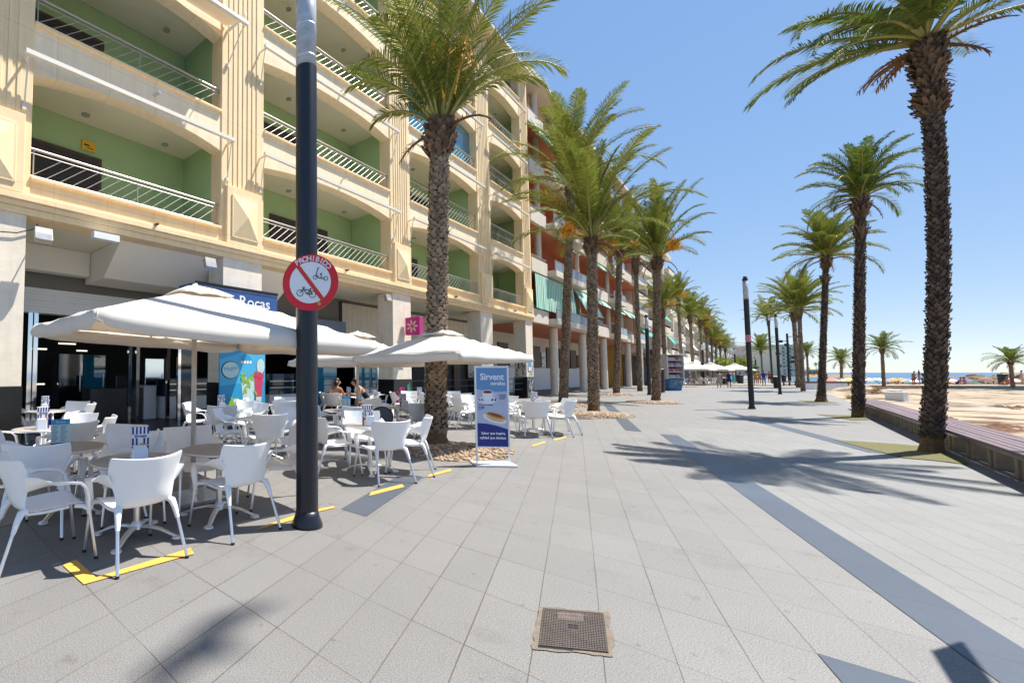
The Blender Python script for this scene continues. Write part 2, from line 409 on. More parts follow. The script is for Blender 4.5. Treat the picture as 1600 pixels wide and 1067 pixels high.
marks = [[(gp(98, 884), gp(130, 914), gp(152, 902), gp(118, 874))], [(gp(130, 914), gp(302, 866), gp(297, 856), gp(140, 903))], [(gp(302, 866), gp(350, 850), gp(345, 843), gp(297, 856))]]
lst = [(98,884,131,914,150,903,119,875), (131,914,303,866,298,857,150,903), (400,829,465,811,462,805,408,824), (497,800,523,794,521,791,497,796),
       (577,775,632,761,628,757,580,769), (668,746,706,736,703,733,670,742), (774,716,802,708,800,706,775,713), (832,698,853,692,851,690,832,695.5), (866,689,885,684,884,682,866,686.5)]
for q in lst:
    pts = [gp(q[k], q[k+1]) for k in (0, 2, 4, 6)]
    b = MB(); b.poly([(p.x, p.y, 0.008) for p in pts]); tag(b.build('yellow_marking', M_YW), kind='structure')

# sand -------------------------------------------------------------
def puddle_d(x, y):
    q = PUD; return max(abs((x-q[0])/q[2]), abs((y-q[1])/q[3]))
pa = gp(1470, 631, -0.3); pb = gp(1680, 634, -0.3)
PC = (pa + pb) / 2
KA = gp(1262, 606.5, -0.3); KB = gp(1640, 608.5, -0.3)
KD = (KB - KA); KD.z = 0; KD.normalize(); KN = Vector((-KD.y, KD.x, 0))   # KN points away from the camera
if KN.dot(FW) < 0: KN = -KN
PD = (pb - pa); PD.z = 0; PLn = PD.length; PD.normalize(); PN = Vector((-PD.y, PD.x, 0))
def sand_z(x, y):
    p = Vector((x, y, 0)); v = p - PC
    z = -0.27 + 0.10 * mnoise.fractal(Vector((x*0.35, y*0.35, 0)), 1.0, 2.0, 4) + 0.035 * mnoise.noise(Vector((x*1.7, y*1.7, 3)))
    e = min(1.0, max(0.0, (x - EDGE) / 2.0)); z = -0.30 * (1-e) + z * e
    # mounds of sand and dry seaweed by the far end of the bench
    for (mx, my, r, h) in MOUNDS:
        d2 = ((x-mx)**2 + (y-my)**2) / (r*r)
        if d2 < 6: z += h * math.exp(-d2) * (0.8 + 0.5 * mnoise.noise(Vector((x*1.3, y*1.3, 9))))
    a = abs(v.dot(PD)) / (PLn * 0.5); c = abs(v.dot(PN)) / 1.3
    d = a*a*a + c*c
    if d < 2.5: z = z + (-0.42 - z) * (1 - min(1, d/2.5)) 
    k = (p - KA).dot(KN)
    if k > -0.6: z = min(z, -0.3)
    return z
def mnd(px, py, r, h):
    p = gp(px, py, -0.2); return (p.x, p.y, r, h)
MOUNDS = [mnd(1300, 618, 1.6, 0.5), mnd(1325, 617, 1.5, 0.4), mnd(1345, 618, 1.4, 0.45), mnd(1376, 620, 1.6, 0.5), mnd(1412, 619, 1.2, 0.3), mnd(1545, 637, 0.5, 0.2), mnd(1598, 633, 0.6, 0.2)]
b = MB(); xs = []; x = EDGE
while x < 70: xs.append(x); x += 0.16 + (x - EDGE) * 0.022
ys = []; y = 3.0
while y < 90: ys.append(y); y += 0.18 + max(0, y - 12) * 0.012
nx = len(xs)
vs = [(xx, yy, sand_z(xx, yy)) for yy in ys for xx in xs]
b.add(vs, [(j*nx+i, j*nx+i+1, (j+1)*nx+i+1, (j+1)*nx+i) for j in range(len(ys)-1) for i in range(nx-1)])
M_SAND = mat('beach_sand', (0.66, 0.50, 0.33), 0.95, var=0.3, vscale=0.45, col2=(0.40, 0.27, 0.16), bump=0.5, bscale=6)
def _sand():
    N = M_SAND.node_tree.nodes; L = M_SAND.node_tree.links; p = N['Principled BSDF']
    g = N.new('ShaderNodeNewGeometry'); mp = N.new('ShaderNodeMapping'); mp.inputs['Rotation'].default_value = (0, 0, YAW); mp.inputs['Scale'].default_value = (0.5, 1.6, 1)
    L.new(g.outputs['Position'], mp.inputs[0])
    n = N.new('ShaderNodeTexNoise'); n.inputs['Scale'].default_value = 0.55; n.inputs['Detail'].default_value = 9; n.inputs['Roughness'].default_value = 0.72; L.new(mp.outputs[0], n.inputs['Vector'])
    r = N.new('ShaderNodeValToRGB'); e = r.color_ramp.elements
    e[0].position = 0.43; e[0].color = (0.11, 0.06, 0.03, 1); e[1].position = 0.50; e[1].color = (0.32, 0.25, 0.17, 1)
    e2 = e.new(0.6); e2.color = (0.40, 0.325, 0.235, 1)
    L.new(n.outputs['Fac'], r.inputs[0]); L.new(r.outputs[0], p.inputs['Base Color'])
_sand()
tag(b.build('beach_sand', M_SAND, smooth=True), kind='structure')
# far sand terrace behind its low concrete kerb
M_SAND2 = mat('dry_sand', (0.44, 0.35, 0.25), 0.95, var=0.15, vscale=0.5)
def kp(a, k, z): p = KA + KD * a + KN * k; return (p.x, p.y, z)
b = MB(); b.poly([kp(-14, 0.45, 0.06), kp(160, 0.45, 0.06), kp(160, 7.5, 0.05), kp(-14, 7.5, 0.05)])
b.poly([kp(-14, 7.5, 0.05), kp(160, 7.5, 0.05), kp(160, 8.2, -1.28), kp(-14, 8.2, -1.28)])
b.poly([kp(-14, 8.2, -1.28), kp(160, 8.2, -1.28), kp(175, 44, -1.75), kp(20, 44, -2.1), kp(-8, 30, -2.1)])
tag(b.build('upper_beach', M_SAND2), kind='structure')
M_CONC = mat('kerb_concrete', (0.42, 0.34, 0.24), 0.9, var=0.25, vscale=1.2)
b = MB(); b.prism([kp(-14, 0, 0)[:2], kp(160, 0, 0)[:2], kp(160, 0.5, 0)[:2], kp(-14, 0.5, 0)[:2]], -1.0, 0.10)
tag(b.build('low_beach_wall', M_CONC, bevel=0.02), 'long low concrete wall along the edge of the upper beach', 'wall')
# second low kerb farther back
b = MB(); b.prism([kp(18, 7.0, 0)[:2], kp(130, 7.0, 0)[:2], kp(130, 7.4, 0)[:2], kp(18, 7.4, 0)[:2]], 0.0, 0.16)
tag(b.build('low_beach_wall', M_CONC, bevel=0.02), 'short concrete wall between the beach umbrellas and the white sand', 'wall')
# puddle
M_PUD = mat('pool_water', (0.05, 0.09, 0.13), 0.08, spec=0.8)
b = MB(); pts = []
for k in range(28):
    an = 2*math.pi*k/28; rr = 1 + 0.25*mnoise.noise(Vector((math.cos(an)*2, math.sin(an)*2, 5)))
    q = PC + PD * (math.cos(an)*PLn*0.5*rr) + PN * (math.sin(an)*1.5*rr); pts.append((q.x, q.y, -0.345))
b.poly(pts); tag(b.build('water_pool', M_PUD), kind='structure')
# sea
M_SEA = mat('sea_water', (0.012, 0.085, 0.17), 0.28, spec=0.35, bump=0.6, bscale=0.5)
b = MB(); n = 64
b.poly([(math.cos(2*math.pi*k/n)*30000, math.sin(2*math.pi*k/n)*30000, -2.0) for k in range(n)])
tag(b.build('sea', M_SEA), kind='structure')
# land under the town
M_EARTH = mat('town_ground', (0.30, 0.27, 0.23), 0.9)
b = MB(); b.poly([(-900, -60, -0.05), (-59.9, -60, -0.05), (-59.9, 410, -0.05), (-20, 410, -0.05), (-20, 700, -0.05), (-900, 700, -0.05)])
tag(b.build('town_ground', M_EARTH), kind='structure')
# artificial turf patches round the seaward palms
M_TURF = mat('artificial_turf', (0.15, 0.14, 0.05), 0.95, var=0.45, vscale=14)
def turf(pts):
    b = MB(); b.poly([(p.x, p.y, 0.012) for p in [gp(*q) for q in pts]]); return tag(b.build('turf', M_TURF), kind='stuff')
turf([(1302, 687.5), (1400, 694), (1470, 700), (1518, 727), (1460, 720), (1412, 716)])
turf([(1275, 647.5), (1330, 649), (1368, 656), (1330, 656.5)])
turf([(1245, 625.5), (1290, 626.5), (1310, 629.5), (1270, 630)])
# ------------------------------------------------------------------ the cream apartment building (left)
FX = -10.2
PIL = [(-6.4, -4.9), (1.0, 2.52), (7.2, 8.72), (15.35, 16.8), (23.3, 24.9), (29.55, 30.85)]
BAYS = [(PIL[i][1], PIL[i+1][0]) for i in range(5)]
NF = 5; FH = 3.25; P0 = 5.52
B1 = empty('apartment_building', (FX, 12, 0), 0, 'cream stone apartment block with arched green balconies above the café arcade', 'building')
def wl(mb): # world coordinates -> local of building B1
    return mb.xform(Matrix.Translation((-FX, -12, 0)))
def part(mb, name, m, root=B1, **k): return wl(mb).build(name, m, root, **k) if root is B1 else mb.build(name, m, root, **k)
ZR = 20.15
# pilasters: fluted shaft with a pyramid block at its foot
for k, (a, c) in enumerate(PIL):
    b = MB(); wdt = c - a
    b.box(FX-0.5, a, 5.08, FX, c, ZR)
    n = 7; g = wdt*0.72/(2*n-1)
    for q in range(n):
        y0 = a + wdt*0.14 + q*2*g
        b.box(FX+0.002, y0, 6.72, FX+0.02, y0+g, ZR)
    b.box(FX+0.001, a+wdt*0.09, 5.1, FX+0.10, c-wdt*0.09, 6.7)
    m0 = (a+c)/2; z0, z1 = 5.32, 6.42; h = wdt*0.28
    b.box(FX+0.101, m0-h-0.05, z0-0.05, FX+0.13, m0+h+0.05, z1+0.05)
    v = [(FX+0.132, m0-h, z0), (FX+0.132, m0+h, z0), (FX+0.132, m0+h, z1), (FX+0.132, m0-h, z1), (FX+0.25, m0, (z0+z1)/2)]
    b.add(v, [(0,1,4),(1,2,4),(2,3,4),(3,0,4)])
    part(b, 'pilaster', M_STONE, bevel=0.008, seg=1)
# cornice of stepped mouldings over the arcade
b = MB(); ya, yb = PIL[0][0], PIL[-1][1] + 0.02
for (z0, z1, pr) in ((4.70, 4.84, 0.03), (4.84, 4.95, 0.08), (4.95, 5.08, 0.13)):
    b.box(FX-0.5, ya-0.01*pr, z0, FX+pr, yb+0.01*pr, z1 - 0.002)
part(b, 'cornice', M_STONE, bevel=0.012)
def arch(y, a, c):   # soffit height above the sill
    u = (2*(y-a)/(c-a)-1); return 2.12 + 0.27*(1-abs(u)**2.2)
for bi, (a, c) in enumerate(BAYS):
    for f in range(NF+1):
        z = P0 + FH*f
        # parapet panel: from the arch of the storey below (or cornice) to the coping
        b = MB()
        if f == 0: b.box(FX-0.32, a, 5.08, FX-0.03, c, z-0.08)
        elif f < NF:
            n = 18; lo = z - FH; th = 0.40
            ysn = [a + (c-a)*q/n for q in range(n+1)]
            zt = z - 0.08
            vs = []; fs = []
            for q, y in enumerate(ysn):
                za = lo + arch(y, a, c)
                vs += [(FX-0.03, y, za), (FX-0.03, y, zt), (FX-0.03-th, y, za), (FX-0.03-th, y, zt)]
            for q in range(n):
                i = 4*q; j = i+4
                fs += [(i, j, j+1, i+1), (i+2, i+3, j+3, j+2), (i, i+2, j+2, j), (i+1, j+1, j+3, i+3)]
            b.add(vs, fs)
        if f < NF: part(b, 'parapet', M_STONE2 if f else M_STONE)
        if f < NF:
            b = MB(); b.box(FX-0.36, a, z-0.08, FX+0.05, c, z); part(b, 'coping', M_STONE, bevel=0.015)
        if f < NF:
            # railing
            tall = (bi in (3, 4) and f in (1,)) or (bi == 4 and f == 2)
            hh = 0.95 if tall else 0.62
            b = MB(); xr = FX-0.12
            b.tube((xr, a-0.0, z+hh), (xr, c, z+hh), 0.028, 8)
            b.tube((xr, a, z+hh-0.09), (xr, c, z+hh-0.09), 0.010, 6)
            b.tube((xr, a, z+0.06), (xr, c, z+0.06), 0.012, 6)
            if tall: b.tube((xr, a, z+0.5), (xr, c, z+0.5), 0.012, 6)
            for yy in [a+0.08, (a+c)/2, c-0.08]: b.tube((xr, yy, z), (xr, yy, z+hh-0.02), 0.014, 6)
            lv = [(0.06, 0.5 if tall else hh-0.09)] + ([(0.5, hh-0.09)] if tall else [])
            for (l0, l1) in lv:
                s = a + 0.05; d = (l1-l0)*1.22
                while s + d < c:
                    b.tube((xr, s, z+l0), (xr, s+d, z+l1), 0.009, 6); s += 0.265
            part(b, 'balcony_railing', M_RAIL)
            # balcony door and lamp
            dw = (c-a)*0.46
            ys = a + 0.02 if bi in (1,) else a + (c-a)*(0.12 if (bi+f) % 2 else 0.3)
            fl = z - 0.55
            b = MB(); b.box(-12.2, ys, fl, -12.12, ys+dw, fl+2.25, 0)
            for q in range(26): b.box(-12.118, ys+0.09, fl+0.1+q*0.081, -12.1, ys+dw-0.09, fl+0.1+q*0.081+0.06, 1)
            part(b, 'balcony_door', [M_WOOD, M_SHUTTER])
            for yy in ((a+(c-a)*0.3), (a+(c-a)*0.75)):
                b = MB(); b.lathe([(0.10, fl+2.77), (0.10, fl+2.80)], (-11.2, yy), 14)
                part(b, 'ceiling_lamp', M_RAIL)
            # rolled awning with its two arms
            if f < NF - 1 or True:
                b = MB(); za = z + 2.36; ext = 0.85 if (bi == 1 and f == 1) else 0.30
                zz = za - (0.25 if ext > 0.5 else 0)
                xo = FX + ext
                b.obox((xo, (a+c)/2, zz), (0.045, 0, 0), (0, (c-a)/2+0.22, 0), (0, 0, 0.045), 0)
                if f < 4:
                    for yy in (a-0.16, c+0.16):
                        b.path([(xo, yy, zz-0.04), (FX+ext*0.75, yy, zz-0.12), (FX+0.05, yy, z+1.35)], 0.016, 6, 0)
                        b.box(FX, yy-0.035, z+1.30, FX+0.07, yy+0.035, z+1.40, 0)
                        b.box(FX+0.0, yy-0.02, za-0.06, xo, yy+0.02, za-0.02 if ext < 0.5 else za+0.02, 0)
                    if ext > 0.5:
                        b.add([(FX+0.02, a-0.1, za+0.12), (FX+0.02, c+0.1, za+0.12), (xo, c+0.1, zz+0.03), (xo, a-0.1, zz+0.03),
                               (FX+0.02, a-0.1, za+0.10), (FX+0.02, c+0.1, za+0.10), (xo, c+0.1, zz+0.01), (xo, a-0.1, zz+0.01)], [(0,1,2,3),(7,6,5,4),(0,3,7,4),(1,5,6,2)], 1)
                    part(b, 'rolled_awning', [M_AWN, M_CANVAS])
            # rain spout
            b = MB(); b.path([(FX-0.1, (a+c)/2+0.35, z-0.42), (FX+0.24, (a+c)/2+0.35, z-0.44)], 0.035, 8); part(b, 'rain_spout', M_STEEL if f else M_WOOD)
# slabs, green back walls and cross walls of the recessed balconies
b = MB(); b.box(-12.9, ya, 4.75, FX-0.33, yb-0.05, 4.93, 0); part(b, 'arcade_soffit', M_SOFFIT)
for f in range(NF):
    z = P0 + FH*f
    b = MB(); b.box(-12.22, ya+0.1, z-0.58, -12.62, yb-0.1, z+2.665 if f < 4 else z+1.6); part(b, 'balcony_back_wall', M_GREEN)
    if f: 
        b = MB(); b.box(-12.2, ya+0.1, z-0.70, FX-0.44, yb-0.1, z-0.58); part(b, 'balcony_floor', M_CEIL)
    b = MB()
    for (a, c) in PIL[:-1]:
        b.box(-12.2, a+0.02, z-0.57, FX-0.51, c-0.02, z+2.6 if f < 4 else z+1.55); part(b, 'cross_wall', M_GREEN); b = MB()
    b.box(-12.2, yb-0.16, z-0.57, FX-0.51, yb-0.1, z+2.6 if f < 4 else z+1.55); part(b, 'cross_wall', M_GREEN)
b = MB(); b.box(-24, ya, ZR, FX+0.45, yb, ZR+0.22, 0); b.box(-24, ya+0.2, 4.94, -12.63, yb-0.02, ZR-0.001, 1)
b.box(-12.63, yb-0.07, 4.94, FX-0.52, yb-0.02, ZR-0.001, 1)
b.box(FX+0.451, ya, ZR+0.03, FX+0.52, yb, ZR+0.16, 2)
part(b, 'roof', [M_STONE2, M_CREAM, M_WHITE])
b = MB()  # roof pergola
for y in (27.6, 30.6):
    b.box(-13.4, y, ZR+0.22, -13.0, y+0.35, ZR+2.6); b.box(-17.4, y, ZR+0.22, -17.0, y+0.35, ZR+2.6)
b.box(-17.6, 27.2, ZR+2.6, -12.6, 31.3, ZR+3.15); b.box(-17.0, 28.0, ZR+0.22, -16.0, 30.6, ZR+2.59)
part(b, 'roof_pergola', M_STONE2)
# blue enclosed glazing on the third bay, second floor
b = MB(); a, c = BAYS[3]; b.box(FX-0.40, a+0.02, P0+2*FH+0.02, FX-0.36, c-0.02, P0+2*FH+2.2); 
part(b, 'balcony_glazing', M_GLASSB)

# ---- arcade pillars
for (a, c) in PIL:
    b = MB(); b.box(-10.92, a+0.1, 1.28, FX-0.02, c-0.04, 4.70, 0); part(b, 'arcade_pillar', M_TRAV, bevel=0.006)
    b = MB(); b.box(-10.95, a+0.08, 0.0, FX+0.0, c-0.02, 1.278, 0); part(b, 'pillar_plinth', M_BLACKSTONE, bevel=0.006)
# dropped white ceiling boxes over the café front
b = MB()
b.add([(-12.85, 4.6, 3.95), (-11.6, 4.6, 3.95), (-10.55, 4.6, 4.74), (-12.85, 4.6, 4.74), (-12.85, 10.5, 3.95), (-11.6, 10.5, 3.95), (-10.55, 10.5, 4.74), (-12.85, 10.5, 4.74)],
      [(0,1,2,3),(7,6,5,4),(0,4,5,1),(1,5,6,2)])
b.box(-12.85, 2.0, 4.1, -12.5, 4.58, 4.74)
part(b, 'dropped_ceiling', mat('ceiling_offwhite', (0.82, 0.77, 0.68), 0.85))
SX = -13.0
# shop fronts
def yof(px, lat=SX): return fp(px, 600, lat).y
b = MB(); b.box(SX-0.3, -4.9, 3.72, SX+0.05, 15.4, 4.74, 0); part(b, 'shop_fascia', mat('fascia_grey', (0.20, 0.18, 0.15), 0.7, var=0.2, vscale=0.7))
b = MB()
for q in range(8): b.box(SX-0.25, -4.9, 3.08+q*0.08, SX+0.09 - 0.01*(q % 2), 6.4, 3.08+q*0.08+0.076)
part(b, 'roller_shutter', M_WHITE)
b = MB(); b.box(SX-0.25, 8.7, 2.95, SX+0.55, 15.3, 3.70); part(b, 'roller_shutter', mat('grey_blue_shutter', (0.19, 0.24, 0.30), 0.6, var=0.1), bevel=0.03)
posts = MB()
for px in (44, 53, 202, 214, 262, 279): 
    y = yof(px); posts.box(SX-0.05, y-0.05, 0.02, SX+0.05, y+0.05, 3.08); part(posts, 'shop_post', M_CHROME); posts = MB()
for px in (478, 555, 590): 
    y = yof(px); posts.box(SX-0.05, y-0.06, 0.02, SX+0.05, y+0.06, 2.95); part(posts, 'shop_post', M_CHROME); posts = MB()
b = MB(); b.box(SX-0.02, yof(485), 0.10, SX-0.0, yof(553), 2.94); part(b, 'shop_window', M_GLASSB)
b = MB(); b.box(SX-0.02, yof(283), 0.05, SX-0.0, yof(300), 3.07); part(b, 'shop_window', M_GLASSD)
b = MB(); b.box(SX-0.02, yof(557), 0.10, SX-0.0, 15.3, 2.94); part(b, 'shop_window', M_GLASSD)
# interior shell of the café, coloured black for the dark inside
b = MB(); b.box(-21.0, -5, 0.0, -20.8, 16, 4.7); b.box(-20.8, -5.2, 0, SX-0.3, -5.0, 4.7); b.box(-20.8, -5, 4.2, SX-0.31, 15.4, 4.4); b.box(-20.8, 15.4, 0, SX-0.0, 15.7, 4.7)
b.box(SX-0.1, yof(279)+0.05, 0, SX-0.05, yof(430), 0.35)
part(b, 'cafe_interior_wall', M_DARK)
# right-hand shops, behind pillars three to five
b = MB(); b.box(-13.4, 15.7, 0, -13.3, 31, 4.7, 0); 
part(b, 'arcade_back_wall', M_TRAV)
b = MB(); b.box(-13.29, 17.0, 0.9, -13.2, 19.3, 3.0, 0); b.box(-13.29, 20.2, 0.1, -13.2, 21.5, 2.9, 0); part(b, 'shop_window', M_GLASSB)
b = MB(); b.box(-13.29, 21.8, 0.0, -13.22, 23.0, 2.9, 0); part(b, 'shop_door', M_DARK); b = MB(); b.box(-13.29, 25.4, 0.0, -13.22, 29.4, 3.4, 0); part(b, 'shop_door', M_DARK)
b = MB(); b.box(-13.21, 26.2, 0.3, -13.1, 27.0, 3.0); b.box(-13.21, 28.0, 0.0, -13.1, 29.0, 3.0); part(b, 'brown_shutter', M_WOOD)
b = MB()
for z in (0.55, 0.9, 1.2): b.tube((-10.4, 17.0, z), (-10.4, 29.5, z), 0.02, 6)
for y in range(18, 30, 2): b.tube((-10.4, y, 0.0), (-10.4, y, 1.2), 0.02, 6)
part(b, 'arcade_railing', M_NAVY)
b = MB(); b.box(-13.1, 16.9, 0.0, -10.5, 29.5, 0.16); part(b, 'arcade_step', M_BLACKSTONE)
M_PALEG = mat('lamp_glass_pale', (0.42, 0.44, 0.46), 0.2, var=0.3, vscale=12)
# floodlights on the pillars
for (px, py) in ((68, 368), (328, 412), (606, 466)):
    p = fp(px, py, -9.85)
    b = MB(); b.obox(p, (0.05, 0, 0.03), (0, 0.16, 0), (-0.03, 0, 0.12), 0); b.obox(p + Vector((0.052, 0, 0.0)), (0.006, 0, 0.003), (0, 0.14, 0), (-0.03, 0, 0.10), 1)
    b.tube(p, (FX, p.y, p.z+0.15), 0.015, 6, 0)
    part(b, 'floodlight', [M_RAIL, M_PALEG])
b = MB(); p = fp(165, 371, -10.0); b.obox(p, (0.09, 0, 0), (0, 0.28, 0), (0, 0, 0.07)); part(b, 'emergency_light', M_PW)
b = MB(); q = fp(0, 362, FX+0.02); q2 = fp(52, 358, FX+0.02)
b.path([q, (q+q2)/2 - Vector((0, 0, 0.05)), q2, q2 + Vector((0.02, 0.08, 0.12))], 0.012, 6); part(b, 'cable', M_RUBBER)
# yellow security plate by the first balcony door
b = MB(); yq = fp(138, 229, -12.2); b.box(-12.19, yq.y-0.17, yq.z-0.13, -12.17, yq.y+0.17, yq.z+0.13, 0)
b.box(-12.169, yq.y-0.12, yq.z-0.01, -12.165, yq.y+0.02, yq.z+0.03, 1); b.box(-12.169, yq.y-0.05, yq.z-0.07, -12.165, yq.y+0.12, yq.z-0.05, 1)
part(b, 'security_plate', [mat('plate_yellow', (0.75, 0.42, 0.02), 0.5), M_BLACK])

M_LIT = bpy.data.materials.new('lit_strip'); M_LIT.use_nodes = True
_p = M_LIT.node_tree.nodes['Principled BSDF']; _p.inputs['Emission Color'].default_value = (1, 0.95, 0.7, 1); _p.inputs['Emission Strength'].default_value = 0.8
for (px, py, lat, l, m_) in ((60, 545, -16.5, 0.5, M_LIT), (105, 537, -18, 0.6, M_LIT), (128, 548, -19, 0.4, M_LIT), (112, 597, -17, 0.5, M_LIT), (62, 600, -17.4, 0.3, M_LIT), (275, 600, -16.5, 0.5, M_LIT)):
    q = fp(px, py, lat); b = MB(); b.box(lat-0.03, q.y-l/2, q.z-0.025, lat+0.03, q.y+l/2, q.z+0.025); part(b, 'interior_lamp', m_)
# ------------------------------------------------------------------ second building: cream bands, terracotta recesses, green awnings
def bld(name, label, loc): return empty(name, loc, 0, label, 'building')
Y0, Y1 = 30.95, 66.6
B2 = bld('apartment_building', 'cream balcony block with terracotta recesses, green awnings and round columns', (FX, (Y0+Y1)/2, 0))
def loc_part(root):
    L = root.location.copy()
    def f(mb, name, m, **k):
        mb.xform(Matrix.Translation(-L)); return mb.build(name, m, root, **k)
    return f
p2_ = loc_part(B2)
M_STRIPE = bpy.data.materials.new('green_white_stripe'); M_STRIPE.use_nodes = True
def _stripe():
    N = M_STRIPE.node_tree.nodes; L = M_STRIPE.node_tree.links; p = N['Principled BSDF']
    g = N.new('ShaderNodeNewGeometry'); s = N.new('ShaderNodeSeparateXYZ'); L.new(g.outputs['Position'], s.inputs[0])
    a = N.new('ShaderNodeMath'); a.operation = 'MULTIPLY'; a.inputs[1].default_value = 3.6; L.new(s.outputs[1], a.inputs[0])
    f = N.new('ShaderNodeMath'); f.operation = 'FRACT'; L.new(a.outputs[0], f.inputs[0])
    l = N.new('ShaderNodeMath'); l.operation = 'LESS_THAN'; l.inputs[1].default_value = 0.6; L.new(f.outputs[0], l.inputs[0])
    m = N.new('ShaderNodeMix'); m.data_type = 'RGBA'; L.new(l.outputs[0], m.inputs[0]); m.inputs[6].default_value = (0.70, 0.74, 0.68, 1); m.inputs[7].default_value = (0.05, 0.38, 0.26, 1)
    L.new(m.outputs[2], p.inputs['Base Color']); p.inputs['Roughness'].default_value = 0.9
_stripe()
M_BALGL = mat('balustrade_glass', (0.26, 0.29, 0.32), 0.15, spec=0.6, var=0.2, vscale=0.4)
colpx = [(867, 615.8), (912, 611.4), (945, 607.8), (983, 604), (1002, 601.7)]
cys = [fp(px, 600, -10.75).y for px, py in colpx]
ZG = 4.72
b = MB(); b.box(-22, Y0, 4.9, -12.3, Y1, 20.9, 0); p2_(b, 'back_wall', M_TERRA)
b = MB(); b.box(-22, Y0, 0, -14.6, Y1, 4.88, 0)
p2_(b, 'ground_floor_wall', M_CREAM)
b = MB(); b.box(-14.6, Y0+0.3, 0.0, -14.5, Y1-2, 1.95); p2_(b, 'white_dado', M_WHITE)
for q in range(9):
    y = Y0 + 1.6 + q*3.7
    b = MB(); b.box(-14.6, y, 1.97, -14.48, y+1.9, 3.9, 0); p2_(b, 'brown_panel', M_WOOD)
    b = MB(); b.box(-14.6, y+2.2, 2.1, -14.49, y+3.3, 3.4, 0); p2_(b, 'window', M_GLASSD)
b = MB(); b.box(-14.49, 33.3, 0, -14.1, 34.5, 2.7); p2_(b, 'telephone_panel', M_NAVY, bevel=0.02)
for y in cys:
    b = MB(); b.lathe([(0.27, 0), (0.27, ZG-0.01)], (-10.75, y), 20); p2_(b, 'round_column', M_TRAV, auto=40)
secs = [(Y0, 33.9, 0), (33.9, 41.6, 1), (41.6, 44.2, 0), (44.2, 50.5, 0), (50.5, 55.4, 1), (55.4, 61.5, 0), (61.5, Y1, 1)]
for f in range(5):
    z = ZG + 3.25*f
    b = MB(); b.box(-14.6 if f == 0 else -12.3, Y0+0.02, z+0.0, FX-0.2, Y1-0.02, z+0.16); p2_(b, 'balcony_soffit', M_ORANGE)
    for (a, c, g) in secs:
        b = MB()
        if g:
            b.box(FX-0.22, a+0.003, z+0.003, FX+0.55, c-0.003, z+0.40); p2_(b, 'balcony_slab', M_CREAM, bevel=0.02)
            n = max(2, int((c-a)/1.3))
            for q in range(n):
                b = MB(); ya_ = a + (c-a)*q/n
                b.box(FX+0.47, ya_+0.05, z+0.40, FX+0.50, ya_+(c-a)/n-0.05, z+1.02); p2_(b, 'balustrade_pane', M_BALGL)
            b = MB(); b.tube((FX+0.485, a, z+1.06), (FX+0.485, c, z+1.06), 0.03, 6)
            for q in range(n+1): yy = a + (c-a)*q/n; b.tube((FX+0.485, yy, z+0.3), (FX+0.485, yy, z+1.06), 0.02, 6)
            p2_(b, 'balcony_rail', M_RAIL)
        else:
            b = MB(); b.box(FX-0.22, a, z+0.003, FX+0.02, c, z+0.88); p2_(b, 'parapet', M_CREAM, bevel=0.015)
            b = MB(); b.tube((FX-0.06, a, z+1.10), (FX-0.06, c, z+1.10), 0.028, 6)
            s = a + 0.1
            while s < c: b.tube((FX-0.06, s, z+0.88), (FX-0.06, s, z+1.1), 0.014, 5); s += 0.16
            p2_(b, 'balcony_rail', M_RAIL)
    for y in [33.9] + [0.5*(secs[q][0]+secs[q+1][0]) for q in range(2, 6)] + [Y1-0.4]:
        b = MB(); b.lathe([(0.22, z+0.165), (0.22, z+3.245)], (FX-0.55, y), 14); p2_(b, 'round_column', M_CREAM, auto=40)
    for q in range(6):
        y = Y0 + 1.2 + q*5.9
        b = MB(); b.box(-12.29, y, z+0.2, -12.2, y+2.0, z+2.4, 0); b.box(-12.19, y+0.1, z+0.3, -12.17, y+0.95, z+2.3, 1); b.box(-12.19, y+1.05, z+0.3, -12.17, y+1.9, z+2.3, 1)
        p2_(b, 'balcony_door', [M_WHITE if q % 2 else M_WOOD, M_GLASSD])
def awning(y0, y1, z0, z1, x0, x1, wav=0.04):
    b = MB(); n = 14; vs = []; fs = []
    for q in range(n+1):
        y = y0 + (y1-y0)*q/n; w_ = wav*math.sin(q*1.9)
        vs += [(x0, y, z1), (x0 + (x1-x0)*0.6 + w_*0.6, y, z1 + (z0-z1)*0.55), (x1+w_, y, z0), (x0-0.02, y, z1), (x1+w_-0.02, y, z0)]
    for q in range(n):
        i = q*5; j = i+5
        fs += [(i, j, j+1, i+1), (i+1, j+1, j+2, i+2), (i+2, j+2, j+4, i+4), (i+4, j+4, j+3, i+3), (i+3, j+3, j, i)]
    b.add(vs, fs); return b
z1 = ZG + 0.16
for (a, c, za, zb, xa, xb) in ((31.2, 36.9, 0.75, 2.95, FX+0.1, FX+0.14), (37.1, 39.3, 0.75, 2.95, FX+0.1, FX+0.3), (39.6, 44.1, 1.05, 2.95, FX+0.1, FX+0.95),
        (31.2, 35.4, 11.6, 13.0, FX+0.1, FX+0.7), (45.0, 49.4, 2.4, 3.0, FX, FX+0.45), (50.8, 55.0, 2.3, 3.0, FX, FX+0.5), (56.2, 61.0, 2.2, 3.0, FX, FX+0.6),
        (45.0, 49.2, 5.7, 6.2, FX, FX+0.3), (50.8, 55.0, 5.6, 6.25, FX, FX+0.4), (36.9, 40.2, 5.6, 6.25, FX, FX+0.4), (56.5, 60.0, 8.8, 9.5, FX, FX+0.4)):
    p2_(awning(a, c, z1+za, z1+zb, xa, xb), 'striped_awning', M_STRIPE)
b = MB(); b.box(-22, Y0, 20.9, FX+0.3, Y1, 21.2, 0); b.box(-22, Y0+3, 21.21, -12.5, Y1-3, 23.6, 1); p2_(b, 'roof', [M_CREAM, M_WHITE])

